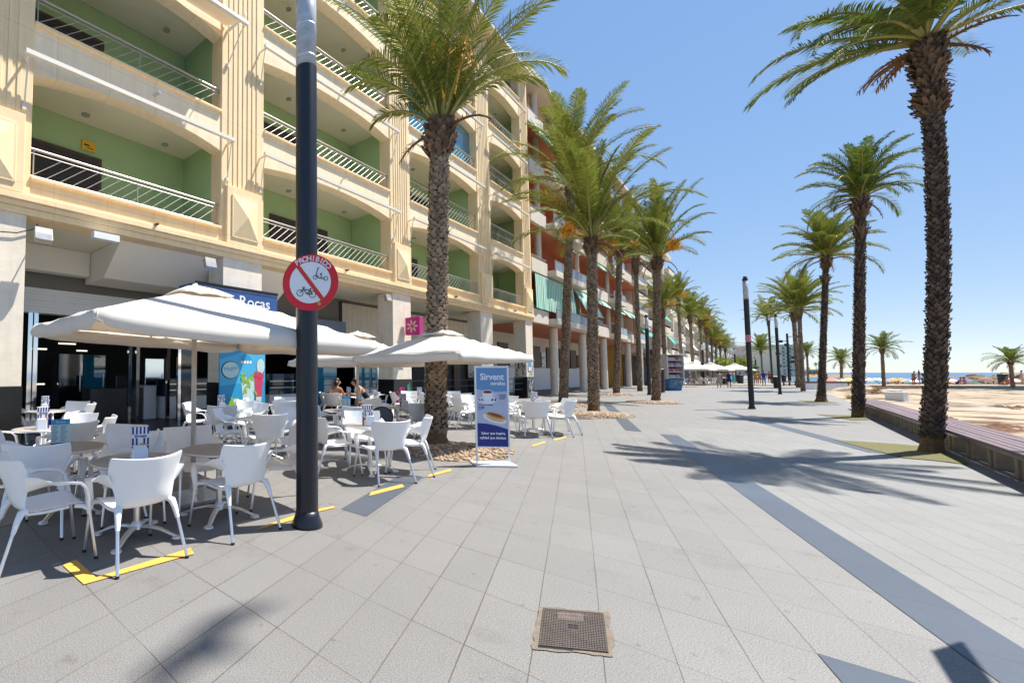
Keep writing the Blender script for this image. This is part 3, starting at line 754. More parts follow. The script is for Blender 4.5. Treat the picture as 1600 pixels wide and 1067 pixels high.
# ------------------------------------------------------------------ farther buildings along the promenade
def simple_block(label, y0, y1, xf, floors, m_wall, m_par, m_back, zg=4.2, fh=3.1, bal=True, awn=None, ground=M_DARK):
    r = bld('apartment_building', label, (xf, (y0+y1)/2, 0)); P = loc_part(r)
    top = zg + fh*floors
    b = MB(); b.box(-24, y0, 0, xf-1.6, y1, top); P(b, 'wall', m_back)
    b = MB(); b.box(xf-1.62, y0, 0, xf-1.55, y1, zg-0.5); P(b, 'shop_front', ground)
    for f in range(floors):
        z = zg + fh*f
        b = MB(); b.box(xf-1.6, y0, z-0.25, xf, y1, z); P(b, 'floor_slab', m_wall)
        n = max(1, int((y1-y0)/6.5)); d = (y1-y0)/n
        for q in range(n):
            a = y0 + q*d
            b = MB(); b.box(xf-1.59, a, z, xf-0.05, a+0.5, z+fh-0.25); P(b, 'party_wall', m_wall)
            b = MB(); b.box(xf-0.10, a+0.52, z, xf+0.02 + (0.5 if (q+f) % 2 else 0), a+d, z+0.75); P(b, 'parapet', m_par)
            b = MB(); xr = xf - 0.04 + (0.5 if (q+f) % 2 else 0)
            b.tube((xr, a+0.5, z+1.05), (xr, a+d, z+1.05), 0.035, 5)
            s = a + 0.6
            while s < a+d: b.tube((xr, s, z+0.75), (xr, s, z+1.05), 0.025, 4); s += 0.4
            P(b, 'balcony_rail', M_NAVY)
            b = MB(); b.box(xf-1.6, a+1.2, z+0.02, xf-1.56, a+3.2, z+2.1); P(b, 'window', M_GLASSD)
            if awn and (q + f) % 3 == 0:
                P(awning(a+0.7, a+d-0.3, z+1.7, z+fh-0.3, xf, xf+0.7), 'awning', awn)
    b = MB(); b.box(-24, y0-0.01, top, xf+0.1, y1+0.01, top+0.5); P(b, 'roof', m_wall)
    return r
M_OCHRE = mat('ochre_render', (0.62, 0.36, 0.09), 0.85, var=0.1); M_SAL = mat('salmon_render', (0.55, 0.32, 0.22), 0.85)
simple_block('ochre balcony block beside the striped awnings building, behind the news kiosk', 67.0, 96, FX-0.5, 5, M_CREAM, M_CREAM, M_OCHRE, awn=M_TURQ)
simple_block('salmon and white block above the far white parasols', 96.5, 132, FX-0.5, 4, M_WHITE, M_CREAM, M_SAL, awn=M_CANVAS)
simple_block('low white block behind the farthest café parasols', 133, 185, FX-0.3, 4, M_CREAM, M_WHITE, M_WHITE, awn=M_STRIPE)
simple_block('long pale block at the end of the palm lined frontage', 186, 260, FX-0.3, 3, M_WHITE, M_CREAM, M_CREAM)

# ------------------------------------------------------------------ high blocks far behind
def tower(label, px0, px1, pyt, Z, m, nf, depth_=14):
    a = zp(px0, 585, Z); c = zp(px1, 585, Z); t = zp((px0+px1)/2, pyt, Z); w_ = (c-a).length; hgt = t.z
    d = (c-a); d.z = 0; d.normalize(); n = Vector((-d.y, d.x, 0)); n = n if n.dot(FW) > 0 else -n
    o = (a+c)/2; o.z = 0
    r = empty('apartment_tower', o, math.atan2(d.y, d.x), label, 'building')
    sgn = 1 if Vector((-d.y, d.x, 0)).dot(n) > 0 else -1
    b = MB(); b.box(-w_/2, 0, -0.5, w_/2, sgn*depth_, hgt); b.build('wall', m, r)
    b = MB(); b.box(-w_/2-0.3, -sgn*0.3, hgt, w_/2+0.3, sgn*depth_, hgt+0.8); b.build('roof', M_CREAM, r)
    b = MB(); nc = max(3, int(w_/3.0)); fh = hgt/nf
    for f in range(nf):
        for q in range(nc):
            x0 = -w_/2 + w_*(q+0.32)/nc; x1 = x0 + w_*0.36/nc
            b = MB(); b.box(x0, -sgn*0.06, f*fh+fh*0.3, x1, sgn*0.02, f*fh+fh*0.70)
            if nc*nf <= 100: b.build('window', M_GLASSD, r)
        b = MB(); b.box(-w_/2, -sgn*0.5, f*fh+0.02, w_/2, -sgn*0.061, f*fh+0.24*fh); b.build('balcony_band', M_CREAM, r)
    return r
M_T1 = mat('tower_pale', (0.78, 0.68, 0.55), 0.9); M_T2 = mat('tower_pink', (0.72, 0.56, 0.48), 0.9); M_T3 = mat('tower_sand', (0.80, 0.69, 0.50), 0.9); M_T4 = mat('tower_grey', (0.66, 0.64, 0.66), 0.9)
tower('pale high block at the far left end of the bay, behind the yellow green trees', 1128, 1150, 532, 260, M_T4, 9)
tower('pinkish high block above the walkers at the end of the promenade', 1152, 1172, 541, 250, M_T2, 8)
tower('grey pink apartment block between two far lamp posts', 1176, 1199, 543, 240, M_T2, 8)
tower('dull pink apartment block left of the sand coloured tower', 1200, 1216, 547, 235, M_T1, 7)
tower('sand coloured tower block by the bay, behind the floodlight mast', 1221, 1251, 541, 225, M_T3, 8)
# low headland across the bay
b = MB(); vs = []; n = 40
A_ = zp(1150, 584, 330); C_ = zp(1345, 584, 330)
for q in range(n+1):
    p = A_.lerp(C_, q/n); h = 3.5*(1-abs(q/n-0.4)) + 1.6*mnoise.noise(Vector((q*0.6, 0, 2)))
    e = p + FW*30
    vs += [(p.x - FW.x*6, p.y - FW.y*6, -2.3), (p.x, p.y, -1.6 + max(0.3, h)*0.75), (e.x, e.y, -1.1+max(0.2, h*0.8))]
b.add(vs, [(3*q+k, 3*q+3+k, 3*q+4+k, 3*q+1+k) for q in range(n) for k in (0, 1)])
M_ROCK = mat('shore_rock', (0.30, 0.21, 0.13), 0.95, var=0.5, vscale=0.8, rnd=0.35, bump=0.6, bscale=3)
tag(b.build('headland', M_ROCK), kind='structure')
def lowhouse(label, px0, px1, pyt, Z, m):
    a = zp(px0, 580, Z); c = zp(px1, 580, Z); t = zp(px0, pyt, Z).z
    d = (c-a); d.z = 0; w_ = d.length; d.normalize()
    r = empty('low_house', ((a+c)/2).xy.to_3d(), math.atan2(d.y, d.x), label, 'building')
    b = MB(); b.box(-w_/2, 0, -0.5, w_/2, 8, t-0.7); b.build('wall', m, r)
    b = MB(); b.box(-w_/2-0.4, -0.4, t-0.7, w_/2+0.4, 8.4, t); b.build('roof', M_WHITE, r)
    for q in range(4): b = MB(); x = -w_/2 + w_*(q+0.3)/4; b.box(x, -0.06, 0.8, x+w_*0.1, 0.02, max(1.2, t-1.3)); b.build('window', M_GLASSD, r)
lowhouse('low yellow building on the headland across the bay', 1262, 1290, 577, 332, M_OCHRE)
lowhouse('low white building at the root of the headland', 1236, 1262, 579, 328, M_WHITE)
# breakwater rocks seen over the beach
random.seed(3)
b = MB()
def rock(b, c, r, sq=0.6):
    s0 = len(b.v); b.ball((0, 0, 0), r*random.uniform(.8, 1.5), r*random.uniform(.7, 1.2), r*sq*random.uniform(.7, 1.2), 7)
    rot = Matrix.Rotation(random.uniform(0, 6.28), 4, 'Z') @ Matrix.Rotation(random.uniform(-.4, .4), 4, 'X')
    for k in range(s0, len(b.v)):
        v = rot @ Vector(b.v[k]); v *= 1 + 0.35*mnoise.noise(v*1.4/r + Vector(c)); b.v[k] = tuple(v + Vector(c))
for k in range(620):
    px = random.uniform(1392, 1640); Z = random.uniform(84, 112)
    crest = 1.0 if px > 1440 else (px-1385)/55
    p = zp(px, 590, Z)
    hump = -1.9 + 3.0*(1-abs((Z-98)/16))*max(0.55, crest)*(0.75+0.5*mnoise.noise(Vector((px*0.03, Z*0.05, 0))))
    rock(b, (p.x, p.y, hump), random.uniform(0.5, 1.2))
tag(b.build('breakwater_rocks', M_ROCK), kind='stuff')
# ------------------------------------------------------------------ date palms
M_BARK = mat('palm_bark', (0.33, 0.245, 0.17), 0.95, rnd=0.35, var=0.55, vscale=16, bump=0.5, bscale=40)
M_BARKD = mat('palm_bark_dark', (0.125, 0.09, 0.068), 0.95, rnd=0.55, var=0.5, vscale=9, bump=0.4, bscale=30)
M_GAP = mat('trunk_crevice', (0.05, 0.035, 0.025), 0.95)
M_ROOT = mat('palm_root_base', (0.20, 0.12, 0.06), 0.95, var=0.6, vscale=11, bump=0.8, bscale=22)
M_BOOT = mat('palm_boot', (0.20, 0.125, 0.075), 0.95, rnd=0.6, var=0.5, vscale=12)
M_RACHIS = mat('frond_rachis', (0.30, 0.27, 0.07), 0.6)
M_DATE = mat('date_clusters', (0.80, 0.40, 0.035), 0.6, rnd=0.35)
M_DEADLEAF = mat('dead_frond', (0.20, 0.10, 0.04), 0.9, rnd=0.4)
def leafmat(name, a, b_):
    m = bpy.data.materials.new(name); m.use_nodes = True
    N = m.node_tree.nodes; L = m.node_tree.links; p = N['Principled BSDF']
    g = N.new('ShaderNodeNewGeometry'); r = N.new('ShaderNodeValToRGB'); e = r.color_ramp.elements
    e[0].position = 0.0; e[0].color = a; e[1].position = 0.8; e[1].color = b_
    x = e.new(0.93); x.color = b_; y = e.new(1.0); y.color = (0.26, 0.19, 0.03, 1)
    L.new(g.outputs['Random Per Island'], r.inputs[0]); L.new(r.outputs[0], p.inputs['Base Color'])
    p.inputs['Roughness'].default_value = 0.65; p.inputs['Specular IOR Level'].default_value = 0.1
    tr = N.new('ShaderNodeBsdfTranslucent'); mx = N.new('ShaderNodeMixShader'); mx.inputs[0].default_value = 0.3
    L.new(r.outputs[0], tr.inputs[0]); L.new(p.outputs[0], mx.inputs[1]); L.new(tr.outputs[0], mx.inputs[2])
    L.new(mx.outputs[0], N['Material Output'].inputs[0]); return m
M_LEAF = leafmat('palm_leaf', (0.095, 0.15, 0.024, 1), (0.235, 0.25, 0.045, 1))
M_LEAFG = leafmat('palm_leaf_green', (0.06, 0.115, 0.02, 1), (0.16, 0.20, 0.036, 1))

def frond(b, p0, az, el, L, droop, rng, nst=13, pairs=44, wl_=0.42, twist=0.0, sag=0.0, mi=0, rmi=1, lw=0.016):
    """one feather leaf: a bent rachis with two rows of narrow leaflets"""
    pts = []; tan = []
    p = Vector(p0); e = el; a = az
    ds = L/nst
    for k in range(nst+1):
        t = Vector((math.cos(e)*math.cos(a), math.cos(e)*math.sin(a), math.sin(e)))
        pts.append(p.copy()); tan.append(t); p = p + t*ds
        s = k/nst
        e -= droop*ds*(0.35 + 1.3*s); 
        if e < -1.35: e = -1.35
        a += twist*ds
    b.path(pts, [0.034*(1-k/nst)**0.8 + 0.006 for k in range(nst+1)], 5, rmi, caps=False)
    vs = b.v; fs = b.f; ms = b.m
    for i in range(pairs):
        s = 0.13 + 0.86*(i + rng.uniform(-.3, .3))/pairs
        s = min(0.995, max(0.1, s))
        k = min(nst-1, int(s*nst)); fr = s*nst - k
        q = pts[k].lerp(pts[k+1], fr); t = tan[k].lerp(tan[k+1], fr).normalized()
        side0 = t.cross(Vector((0, 0, 1)))
        if side0.length < 1e-3: side0 = Vector((1, 0, 0))
        side0.normalize(); up = side0.cross(t).normalized()
        prof = math.sin(math.pi*(0.10 + 0.80*s))**0.75
        if s > 0.9: prof *= 0.8
        for sg in (-1, 1):
            ln = wl_*prof*rng.uniform(0.85, 1.1)
            fw = 0.45 + 0.75*s + rng.uniform(-.12, .12)
            v = 0.42 - 0.25*s + rng.uniform(-.22, .22)
            d = (side0*sg*1.0 + t*fw + up*v).normalized()
            wv = t*lw + up*lw*0.4
            m_ = q + d*ln*0.55
            tip = q + d*ln - Vector((0, 0, ln*(0.10 + sag + rng.uniform(0, .12))))
            n = len(vs)
            vs.extend([tuple(q - wv*0.6), tuple(q + wv*0.6), tuple(m_ + wv), tuple(m_ - wv), tuple(tip)])
            fs.append((n, n+1, n+2, n+3)); fs.append((n+3, n+2, n+4)); ms.append(mi); ms.append(mi)

def crown_mesh(name, seed, n=42, L=2.7, lo=-0.5, hi=1.45, leaf=None, pairs=44, droop=0.42, az0=None, spread=None, spec=None, wl_=0.42, dead=4, lw=0.016):
    rng = random.Random(seed); b = MB()
    for k in range(n):
        u = (k+0.5)/n
        el = lo + (hi-lo)*(u**0.8)
        az = k*2.39996 + rng.uniform(-.35, .35)
        if az0 is not None and rng.random() < 0.72: az = az0 + rng.gauss(0, spread)
        r0 = 0.16*(1-u)
        frond(b, (math.cos(az)*r0, math.sin(az)*r0, 0.30*u), az, el + rng.uniform(-.1, .1), L*rng.uniform(0.82, 1.1)*(0.8+0.2*math.sin(math.pi*u)), droop*rng.uniform(0.65, 1.4)*(0.6+0.5*(1-u)), rng,
              pairs=pairs, twist=rng.uniform(-.12, .12), wl_=wl_, lw=lw)
    if spec:
        for (az, el, l, dr) in spec: frond(b, (math.cos(az)*0.15, math.sin(az)*0.15, 0.05), az, el, l, dr, rng, pairs=pairs+6, wl_=wl_, lw=lw)
    for k in range(dead):
        az = rng.uniform(0, 6.28)
        frond(b, (math.cos(az)*0.2, math.sin(az)*0.2, -0.15), az, rng.uniform(-0.5, 0.2), L*rng.uniform(0.25, 0.4), 1.1, rng, pairs=10, wl_=0.22, mi=2, rmi=2)
    return b.mesh(name, [leaf or M_LEAF, M_RACHIS, M_DEADLEAF], False)

def dates_mesh(name, seed, n=3, ln=0.9, up=0.9):
    rng = random.Random(seed); b = MB()
    for c in range(n):
        az = rng.uniform(0, 6.28); el = up + rng.uniform(-.25, .25)
        d = Vector((math.cos(az)*math.cos(el), math.sin(az)*math.cos(el), math.sin(el)))
        st = Vector((math.cos(az)*0.12, math.sin(az)*0.12, 0)); q0 = st + d*ln*0.55
        b.path([st, q0], [0.02, 0.015], 5)
        for k in range(46):
            q1 = q0 + Vector((rng.gauss(0, .15), rng.gauss(0, .15), rng.uniform(-.15, .5)))*ln*0.8
            b.path([q0 + d*rng.uniform(0, .25)*ln, (q0+q1)/2 + Vector((0, 0, .05)), q1 - Vector((0, 0, 0.10*ln))], [0.006, 0.008, 0.006], 4, caps=False)
            for z in range(3):
                c_ = q0.lerp(q1, 0.5 + 0.25*z) + Vector((rng.gauss(0, .02), rng.gauss(0, .02), rng.gauss(0, .02)-0.03))
                b.ball(c_, 0.017, 0.017, 0.024, 4)
    return b.mesh(name, M_DATE)

def trunk_mesh(name, seed, Ht, r0, r1, lean=(0, 0), bark=None, row=0.075, nsc=11, flare=1.35, bulges=((1.0, 0.55, 1.75),), bend=(0, 0)):
    """tapered trunk clothed in rows of old leaf bases; bulges = (height fraction, length m, factor)"""
    rng = random.Random(seed); b = MB()
    def cen(z):
        s = z/Ht; return Vector((lean[0]*s + bend[0]*math.sin(math.pi*s), lean[1]*s + bend[1]*math.sin(math.pi*s), z))
    def rad(z):
        s = z/Ht; r = r0 + (r1-r0)*s
        r *= 1 + (flare-1)*math.exp(-z/0.28)
        for (hf, l, fac) in bulges:
            d = (z - (hf*Ht - l*0.5))/(l*0.5)
            r *= 1 + (fac-1)*max(0.0, 1-d*d)**0.6 if abs(d) < 1 else 1
        return r * (1 + 0.05*mnoise.noise(Vector((seed, z*1.3, 0))))
    nz = int(Ht/0.16); n = 12; vs = []
    for k in range(nz+1):
        z = Ht*k/nz; c = cen(z); r = rad(z)*0.93
        for q in range(n):
            a = 2*math.pi*q/n; rr = r*(1 + (0.16*mnoise.noise(Vector((math.cos(a)*2.2, math.sin(a)*2.2, z*3+seed))) if z < 0.5 else 0))
            vs.append(c + Vector((math.cos(a)*rr, math.sin(a)*rr, 0)))
    for k in range(nz):
        for q in range(n):
            b.f.append((k*n+q, k*n+(q+1) % n, (k+1)*n+(q+1) % n, (k+1)*n+q)); b.m.append(1 if (k+1)*Ht/nz < 0.42 else 3)
    b.v = [tuple(v) for v in vs]
    b.f.append(tuple(range(nz*n, nz*n+n))); b.m.append(0)
    rows = int(Ht/row)
    for k in range(rows):
        z = (k+0.5)*row
        if z < 0.30: continue
        big = any(abs((z-(hf*Ht-l*0.5))/(l*0.5)) < 1 for (hf, l, fac) in bulges)
        ns = nsc + (3 if big else 0)
        for q in range(ns):
            a = 2*math.pi*(q + (0.5 if k % 2 else 0) + rng.uniform(-.2, .2))/ns
            c = cen(z); r = rad(z)
            o = Vector((math.cos(a), math.sin(a), 0)); t = Vector((-math.sin(a), math.cos(a), 0)); u = Vector((0, 0, 1))
            w_ = math.pi*r/ns*rng.uniform(0.72, 1.0); hgt = row*rng.uniform(0.9, 1.5); pr = (0.030 if not big else 0.08)*rng.uniform(0.4, 1.6)
            base = c + o*(r*0.90); zz = rng.uniform(-.015, .015)
            lo_ = base - u*hgt*0.6; hi_ = base + u*(hgt*0.55 + zz) + o*pr
            if big: hi_ = base + u*hgt*1.2 + o*pr
            p = [lo_ - t*w_*0.95, lo_ + t*w_*0.95, hi_ + t*w_*0.75 - u*0.012, hi_ + o*0.012 + u*0.022, hi_ - t*w_*0.75 - u*0.012, base + u*hgt*0.7 - o*0.05]
            s0 = len(b.v); b.v += [tuple(x) for x in p]
            for f in ((0, 1, 2, 3, 4), (2, 5, 3), (3, 5, 4)):
                b.f.append(tuple(s0+i for i in f)); b.m.append(2 if big else 0)
    return b.mesh(name, [bark or M_BARK, M_ROOT, M_BOOT, M_GAP]), cen(Ht)

def palm(pos, label, group, tm, cm, rz=0, sc=1.0, top=None, dm=None, csc=1.0, crot=0, xy=1.0, doff=(0, 0, 0)):
    tr, tip = tm
    o = empty('date_palm', (pos[0], pos[1], 0), 0, label, 'palm tree', group)
    t = bpy.data.objects.new('trunk', tr); link(t, o); t.scale = (sc, sc, sc if top is None else top/tip.z)
    zt = tip.z*(sc if top is None else top/tip.z)
    t.rotation_euler = (0, 0, rz)
    tp = Matrix.Rotation(rz, 4, 'Z') @ Vector((tip.x*sc, tip.y*sc, 0))
    c = bpy.data.objects.new('crown', cm); link(c, o); c.location = (tp.x, tp.y, zt-0.05); c.scale = (csc*xy, csc*xy, csc); c.rotation_euler = (0, 0, crot)
    if dm:
        d = bpy.data.objects.new('fruit_cluster', dm); link(d, o); d.location = (tp.x+doff[0], tp.y+doff[1], zt+0.1+doff[2]); d.scale = (csc,)*3; d.rotation_euler = (0, 0, crot)
    return o
def toph(base, ptop):   # trunk height from the photo: base point on the ground and the pixel of the trunk top
    Z = depth(base); return zp(ptop[0], ptop[1], Z)
def az_of(px_dx, dz):   # azimuth of a camera-frame direction (right, away)
    v = RT*px_dx + FW*dz; return math.atan2(v.y, v.x)

GL = 'date palms in the row along the buildings'; GR = 'date palms in the seaward row'
# nearest palm of the café side
g = gp(680, 694); T = toph(g, (687, 192))
tm = trunk_mesh('trunk', 1, T.z, 0.225, 0.20, (T.x-g.x, T.y-g.y), M_BARK, row=0.068, nsc=9, flare=1.5, bulges=((1.0, 0.75, 1.62),))
A = az_of
spec = [(A(1, -.35), 0.95, 2.9, 0.75), (A(1, -.6), 0.75, 2.3, 0.9), (A(1, .25), 1.1, 3.3, 0.35), (A(-1, -.3), 0.75, 2.4, 0.75), (A(-1, -.6), 0.9, 2.9, 0.85), (A(-1, .1), 0.62, 1.5, 1.2), (A(-1, -.9), 0.95, 2.7, 0.5), (A(-.7, -1), 1.05, 2.8, 0.5), (A(.4, -1), 1.1, 2.7, 0.4), (A(1, -.1), 1.2, 3.4, 0.25)]
cm = crown_mesh('crown', 11, 20, 3.7, 0.8, 1.52, M_LEAF, 72, 0.26, spec=spec, wl_=0.52, dead=2, lw=0.0145)
palm(g, 'tall date palm with orange date clusters rising beside the printed café stand', GL, tm, cm, dm=dates_mesh('fruit_cluster', 5, 6, 1.5, 1.25), doff=tuple(-FW*0.42 + RT*0.08 + Vector((0, 0, 0.25))))

# shared crowns for the others
CL = [crown_mesh('crown', 51+k, 32, 4.3, 0.30, 1.53, M_LEAF, 92, 0.33, wl_=0.58, dead=4, lw=0.017) for k in range(4)]
CR = [crown_mesh('crown', 21+k, 38, 2.8, -0.05, 1.48, M_LEAF if k != 2 else M_LEAFG, 64, 0.44 + 0.05*k, wl_=0.52, dead=5, lw=0.018) for k in range(3)]
CRF = [crown_mesh('crown', 31+k, 34, 3.6, 0.1, 1.5, M_LEAF, 44, 0.36, wl_=0.6, dead=4, lw=0.026) for k in range(3)]
CRB = crown_mesh('crown', 41, 30, 2.5, -0.3, 1.3, M_LEAFG, 30, 0.55, wl_=0.5, dead=2, lw=0.026)
DT = [dates_mesh('fruit_cluster', 61+k, 5, 1.2, 0.5) for k in range(2)]
left = [  # base px, trunk top px, crown scale, crown index, label
 ((928, 643), (924, 372), 1.12, 0, True, 'thick trunked date palm standing in the nearest bed of white pebbles'),
 ((880, 629), (893, 288), 1.25, 1, False, 'dark trunked date palm behind the pebble bed, nearer the round columns'),
 ((1025, 627), (1027, 402), 1.08, 1, True, 'date palm with a pebble ring just left of the news kiosk'),
 ((963, 616), (968, 392), 1.15, 0, True, 'date palm in the column row between the pebble beds'),
]
for k, (bp, tp, cs, ci, dt, lb) in enumerate(left):
    g = gp(*bp); T = toph(g, tp); r = (0.19, 0.205, 0.185, 0.20)[k]
    tm = trunk_mesh('trunk', 70+k, T.z, r, r*0.86, (T.x-g.x, T.y-g.y), M_BARK, row=0.075, nsc=9, flare=1.35, bulges=((1.0, 0.7, 1.45),))
    palm(g, lb, GL, tm, CL[k], dm=DT[k % 2] if dt else None, csc=cs, crot=k*1.3, xy=(0.80, 0.85, 0.68, 0.75)[k])
TF = trunk_mesh('trunk', 90, 6.0, 0.17, 0.15, (0.05, 0.1), M_BARK, row=0.14, nsc=8, bulges=((1.0, 0.8, 1.6),))
farl = [((1000, 611), (1005, 400), 1.2, 'slim date palm at the corner of the terracotta building, just left of the kiosk palm'),
        ((1041, 606), (1041, 482), 1.1, 'date palm directly behind the news kiosk'),
        ((1067, 600.5), (1069, 468), 1.15, 'date palm just right of the news kiosk'),
        ((1084, 599.5), (1085, 492), 1.15, 'date palm immediately left of the far slim lamp post'),
        ((1098, 597.5), (1098, 500), 1.2, 'date palm immediately right of the far slim lamp post'),
        ((1106, 596), (1107, 512), 1.2, 'date palm over the first far white parasol'),
        ((1114, 594), (1114, 530), 1.25, 'orange fruited palm over the middle of the far parasols'),
        ((1121, 593), (1121, 532), 1.25, 'palm above the right end of the far parasols'),
        ((1128, 592), (1128, 540), 1.3, 'palm in front of the pale high block'),
        ((1136, 591), (1135, 545), 1.3, 'farthest palm on the building side, left of the yellow green trees')]
for k, (bp, tp, cs, lb) in enumerate(farl):
    g = gp(*bp); T = toph(g, tp)
    palm(g, lb, GL, TF, CRF[k % 3], rz=k, sc=1.0, top=T.z, dm=DT[k % 2] if k not in (0, 3) else None, csc=cs, crot=k*0.9, xy=0.72)
# seaward row -------------------------------------------------------
g = gp(1455, 706); T = toph(g, (1447, 62))
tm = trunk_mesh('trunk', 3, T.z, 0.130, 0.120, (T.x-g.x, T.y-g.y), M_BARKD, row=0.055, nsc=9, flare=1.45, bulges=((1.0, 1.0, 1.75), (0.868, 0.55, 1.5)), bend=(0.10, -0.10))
spec = [(A(-1, -.1), 0.30, 2.9, 0.55), (A(-1, -.5), 0.22, 2.8, 0.5), (A(-1, .3), 0.35, 3.0, 0.5), (A(-1, -.2), -0.05, 2.9, 0.30), (A(-1, .2), -0.15, 2.6, 0.35), (A(-1, -.4), 0.05, 3.0, 0.35), (A(-1, .0), 0.6, 2.9, 0.65), (A(-1, -.7), 0.75, 2.9, 0.6),
        (A(1, -.2), 0.75, 2.8, 0.55), (A(1, .4), 0.5, 2.4, 0.45), (A(-.6, -1), 0.35, 2.6, .5), (A(.3, -1), 0.5, 2.5, .5), (A(1, -.6), 0.35, 1.6, .5), (A(-1, .6), 0.2, 2.8, .5), (A(-1, 1), 0.3, 2.7, .5)]
cm = crown_mesh('crown', 12, 17, 2.8, 0.35, 1.45, M_LEAFG, 84, 0.5, spec=spec, wl_=0.42, dead=9, lw=0.0125)
palm(g, 'tallest dark trunked date palm, beside the slatted bench on the seaward side', GR, tm, cm)
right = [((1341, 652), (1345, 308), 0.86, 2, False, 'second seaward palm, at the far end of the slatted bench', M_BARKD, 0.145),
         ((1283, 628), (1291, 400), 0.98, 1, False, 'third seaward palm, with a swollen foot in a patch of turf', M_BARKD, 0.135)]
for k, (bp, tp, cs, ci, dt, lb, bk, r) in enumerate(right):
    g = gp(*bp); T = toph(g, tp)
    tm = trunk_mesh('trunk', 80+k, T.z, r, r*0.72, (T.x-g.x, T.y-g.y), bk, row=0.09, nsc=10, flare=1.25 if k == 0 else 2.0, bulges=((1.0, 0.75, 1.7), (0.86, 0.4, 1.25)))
    palm(g, lb, GR, tm, CR[ci], dm=DT[k % 2] if dt else None, csc=cs*1.05, crot=2.0+k*1.7, xy=(0.68, 0.85)[k])
farr = [((1255, 611), (1254, 481), 1.25, CR[0], 'leafy palm standing just behind the third seaward palm'),
        ((1248, 605.5), (1247, 488), 1.2, CRF[1], 'palm trunk half hidden behind the leafy palm'),
        ((1207, 597), (1209, 497), 1.15, CRF[2], 'palm between the two close lamp posts near the walkers'),
        ((1192, 593.5), (1191, 548), 1.2, CRF[0], 'small palm in front of the pink block, beyond the walkers'),
        ((1263, 596), (1262, 551), 1.0, CRB, 'small palm right of the leafy palm, in front of the bay'),
        ((1315, 597), (1315, 563), 1.05, CRB, 'short thick beach palm behind the white slat fence'),
        ((1381, 603), (1381, 545), 0.95, CRB, 'slim lone beach palm among the parasols on the sand'),
        ((1583, 605), (1582, 565), 0.85, CRB, 'beach palm at the right end, beside the litter bin'),
        ((1234, 588), (1232, 577), 0.8, CRB, 'tiny distant palm on the left part of the headland'),
        ((1246, 587), (1245, 570), 0.9, CRB, 'tiny distant palm by the low yellow building')]
for k, (bp, tp, cs, cmesh, lb) in enumerate(farr):
    Zz = None
    g = gp(*bp, 0.0 if k < 5 else (0.05 if k < 8 else -0.3)); 
    if k >= 8: g = zp(bp[0]+30, 585, 331)
    T = toph(g, tp)
    if k == 5: T.z *= 1.0
    palm(g, lb, GR if k < 4 else 'palms on the beach and headland', TF, cmesh, rz=k, top=max(1.5, T.z), sc=1.0 if k in (1, 5) else 0.8, csc=cs, crot=k*1.1, xy=0.85)
# pebble rings round the building-side palms (loose stones: uncountable)
M_PEB = mat('white_pebbles', (0.36, 0.265, 0.18), 0.9, rnd=0.45)
def pebbles(c, rx, n, seed, sz=0.045, off=(0, 0)):
    rng = random.Random(seed); b = MB()
    for k in range(n):
        a = rng.uniform(0, 6.28); r = math.sqrt(rng.random())
        x = c[0] + off[0] + math.cos(a)*r*rx; y = c[1] + off[1] + math.sin(a)*r*rx*1.25
        z = 0.055*(1-r)**0.7 + 0.010; s = sz*rng.uniform(.6, 1.4)
        b.ball((x, y, z), s*rng.uniform(.8, 1.4), s, s*0.7, 6)
    vs = [(c[0]+off[0]+math.cos(2*math.pi*k/24)*rx, c[1]+off[1]+math.sin(2*math.pi*k/24)*rx*1.25, 0.006) for k in range(24)] + [(c[0]+off[0], c[1]+off[1], 0.055)]
    b.add(vs, [(k, (k+1) % 24, 24) for k in range(24)])
    return tag(b.build('pebble_bed', M_PEB), kind='stuff')
pebbles(gp(700, 706), 0.95, 620, 1, 0.035, (0.1, 0.2))
pebbles(gp(925, 648), 1.25, 1300, 2, 0.036)
pebbles(gp(878, 633), 1.2, 600, 3, 0.042)
pebbles(gp(1022, 629), 1.15, 700, 4, 0.042)
pebbles(gp(960, 617), 1.2, 260, 5, 0.07)
pebbles(gp(1060, 604), 1.5, 200, 6, 0.09)
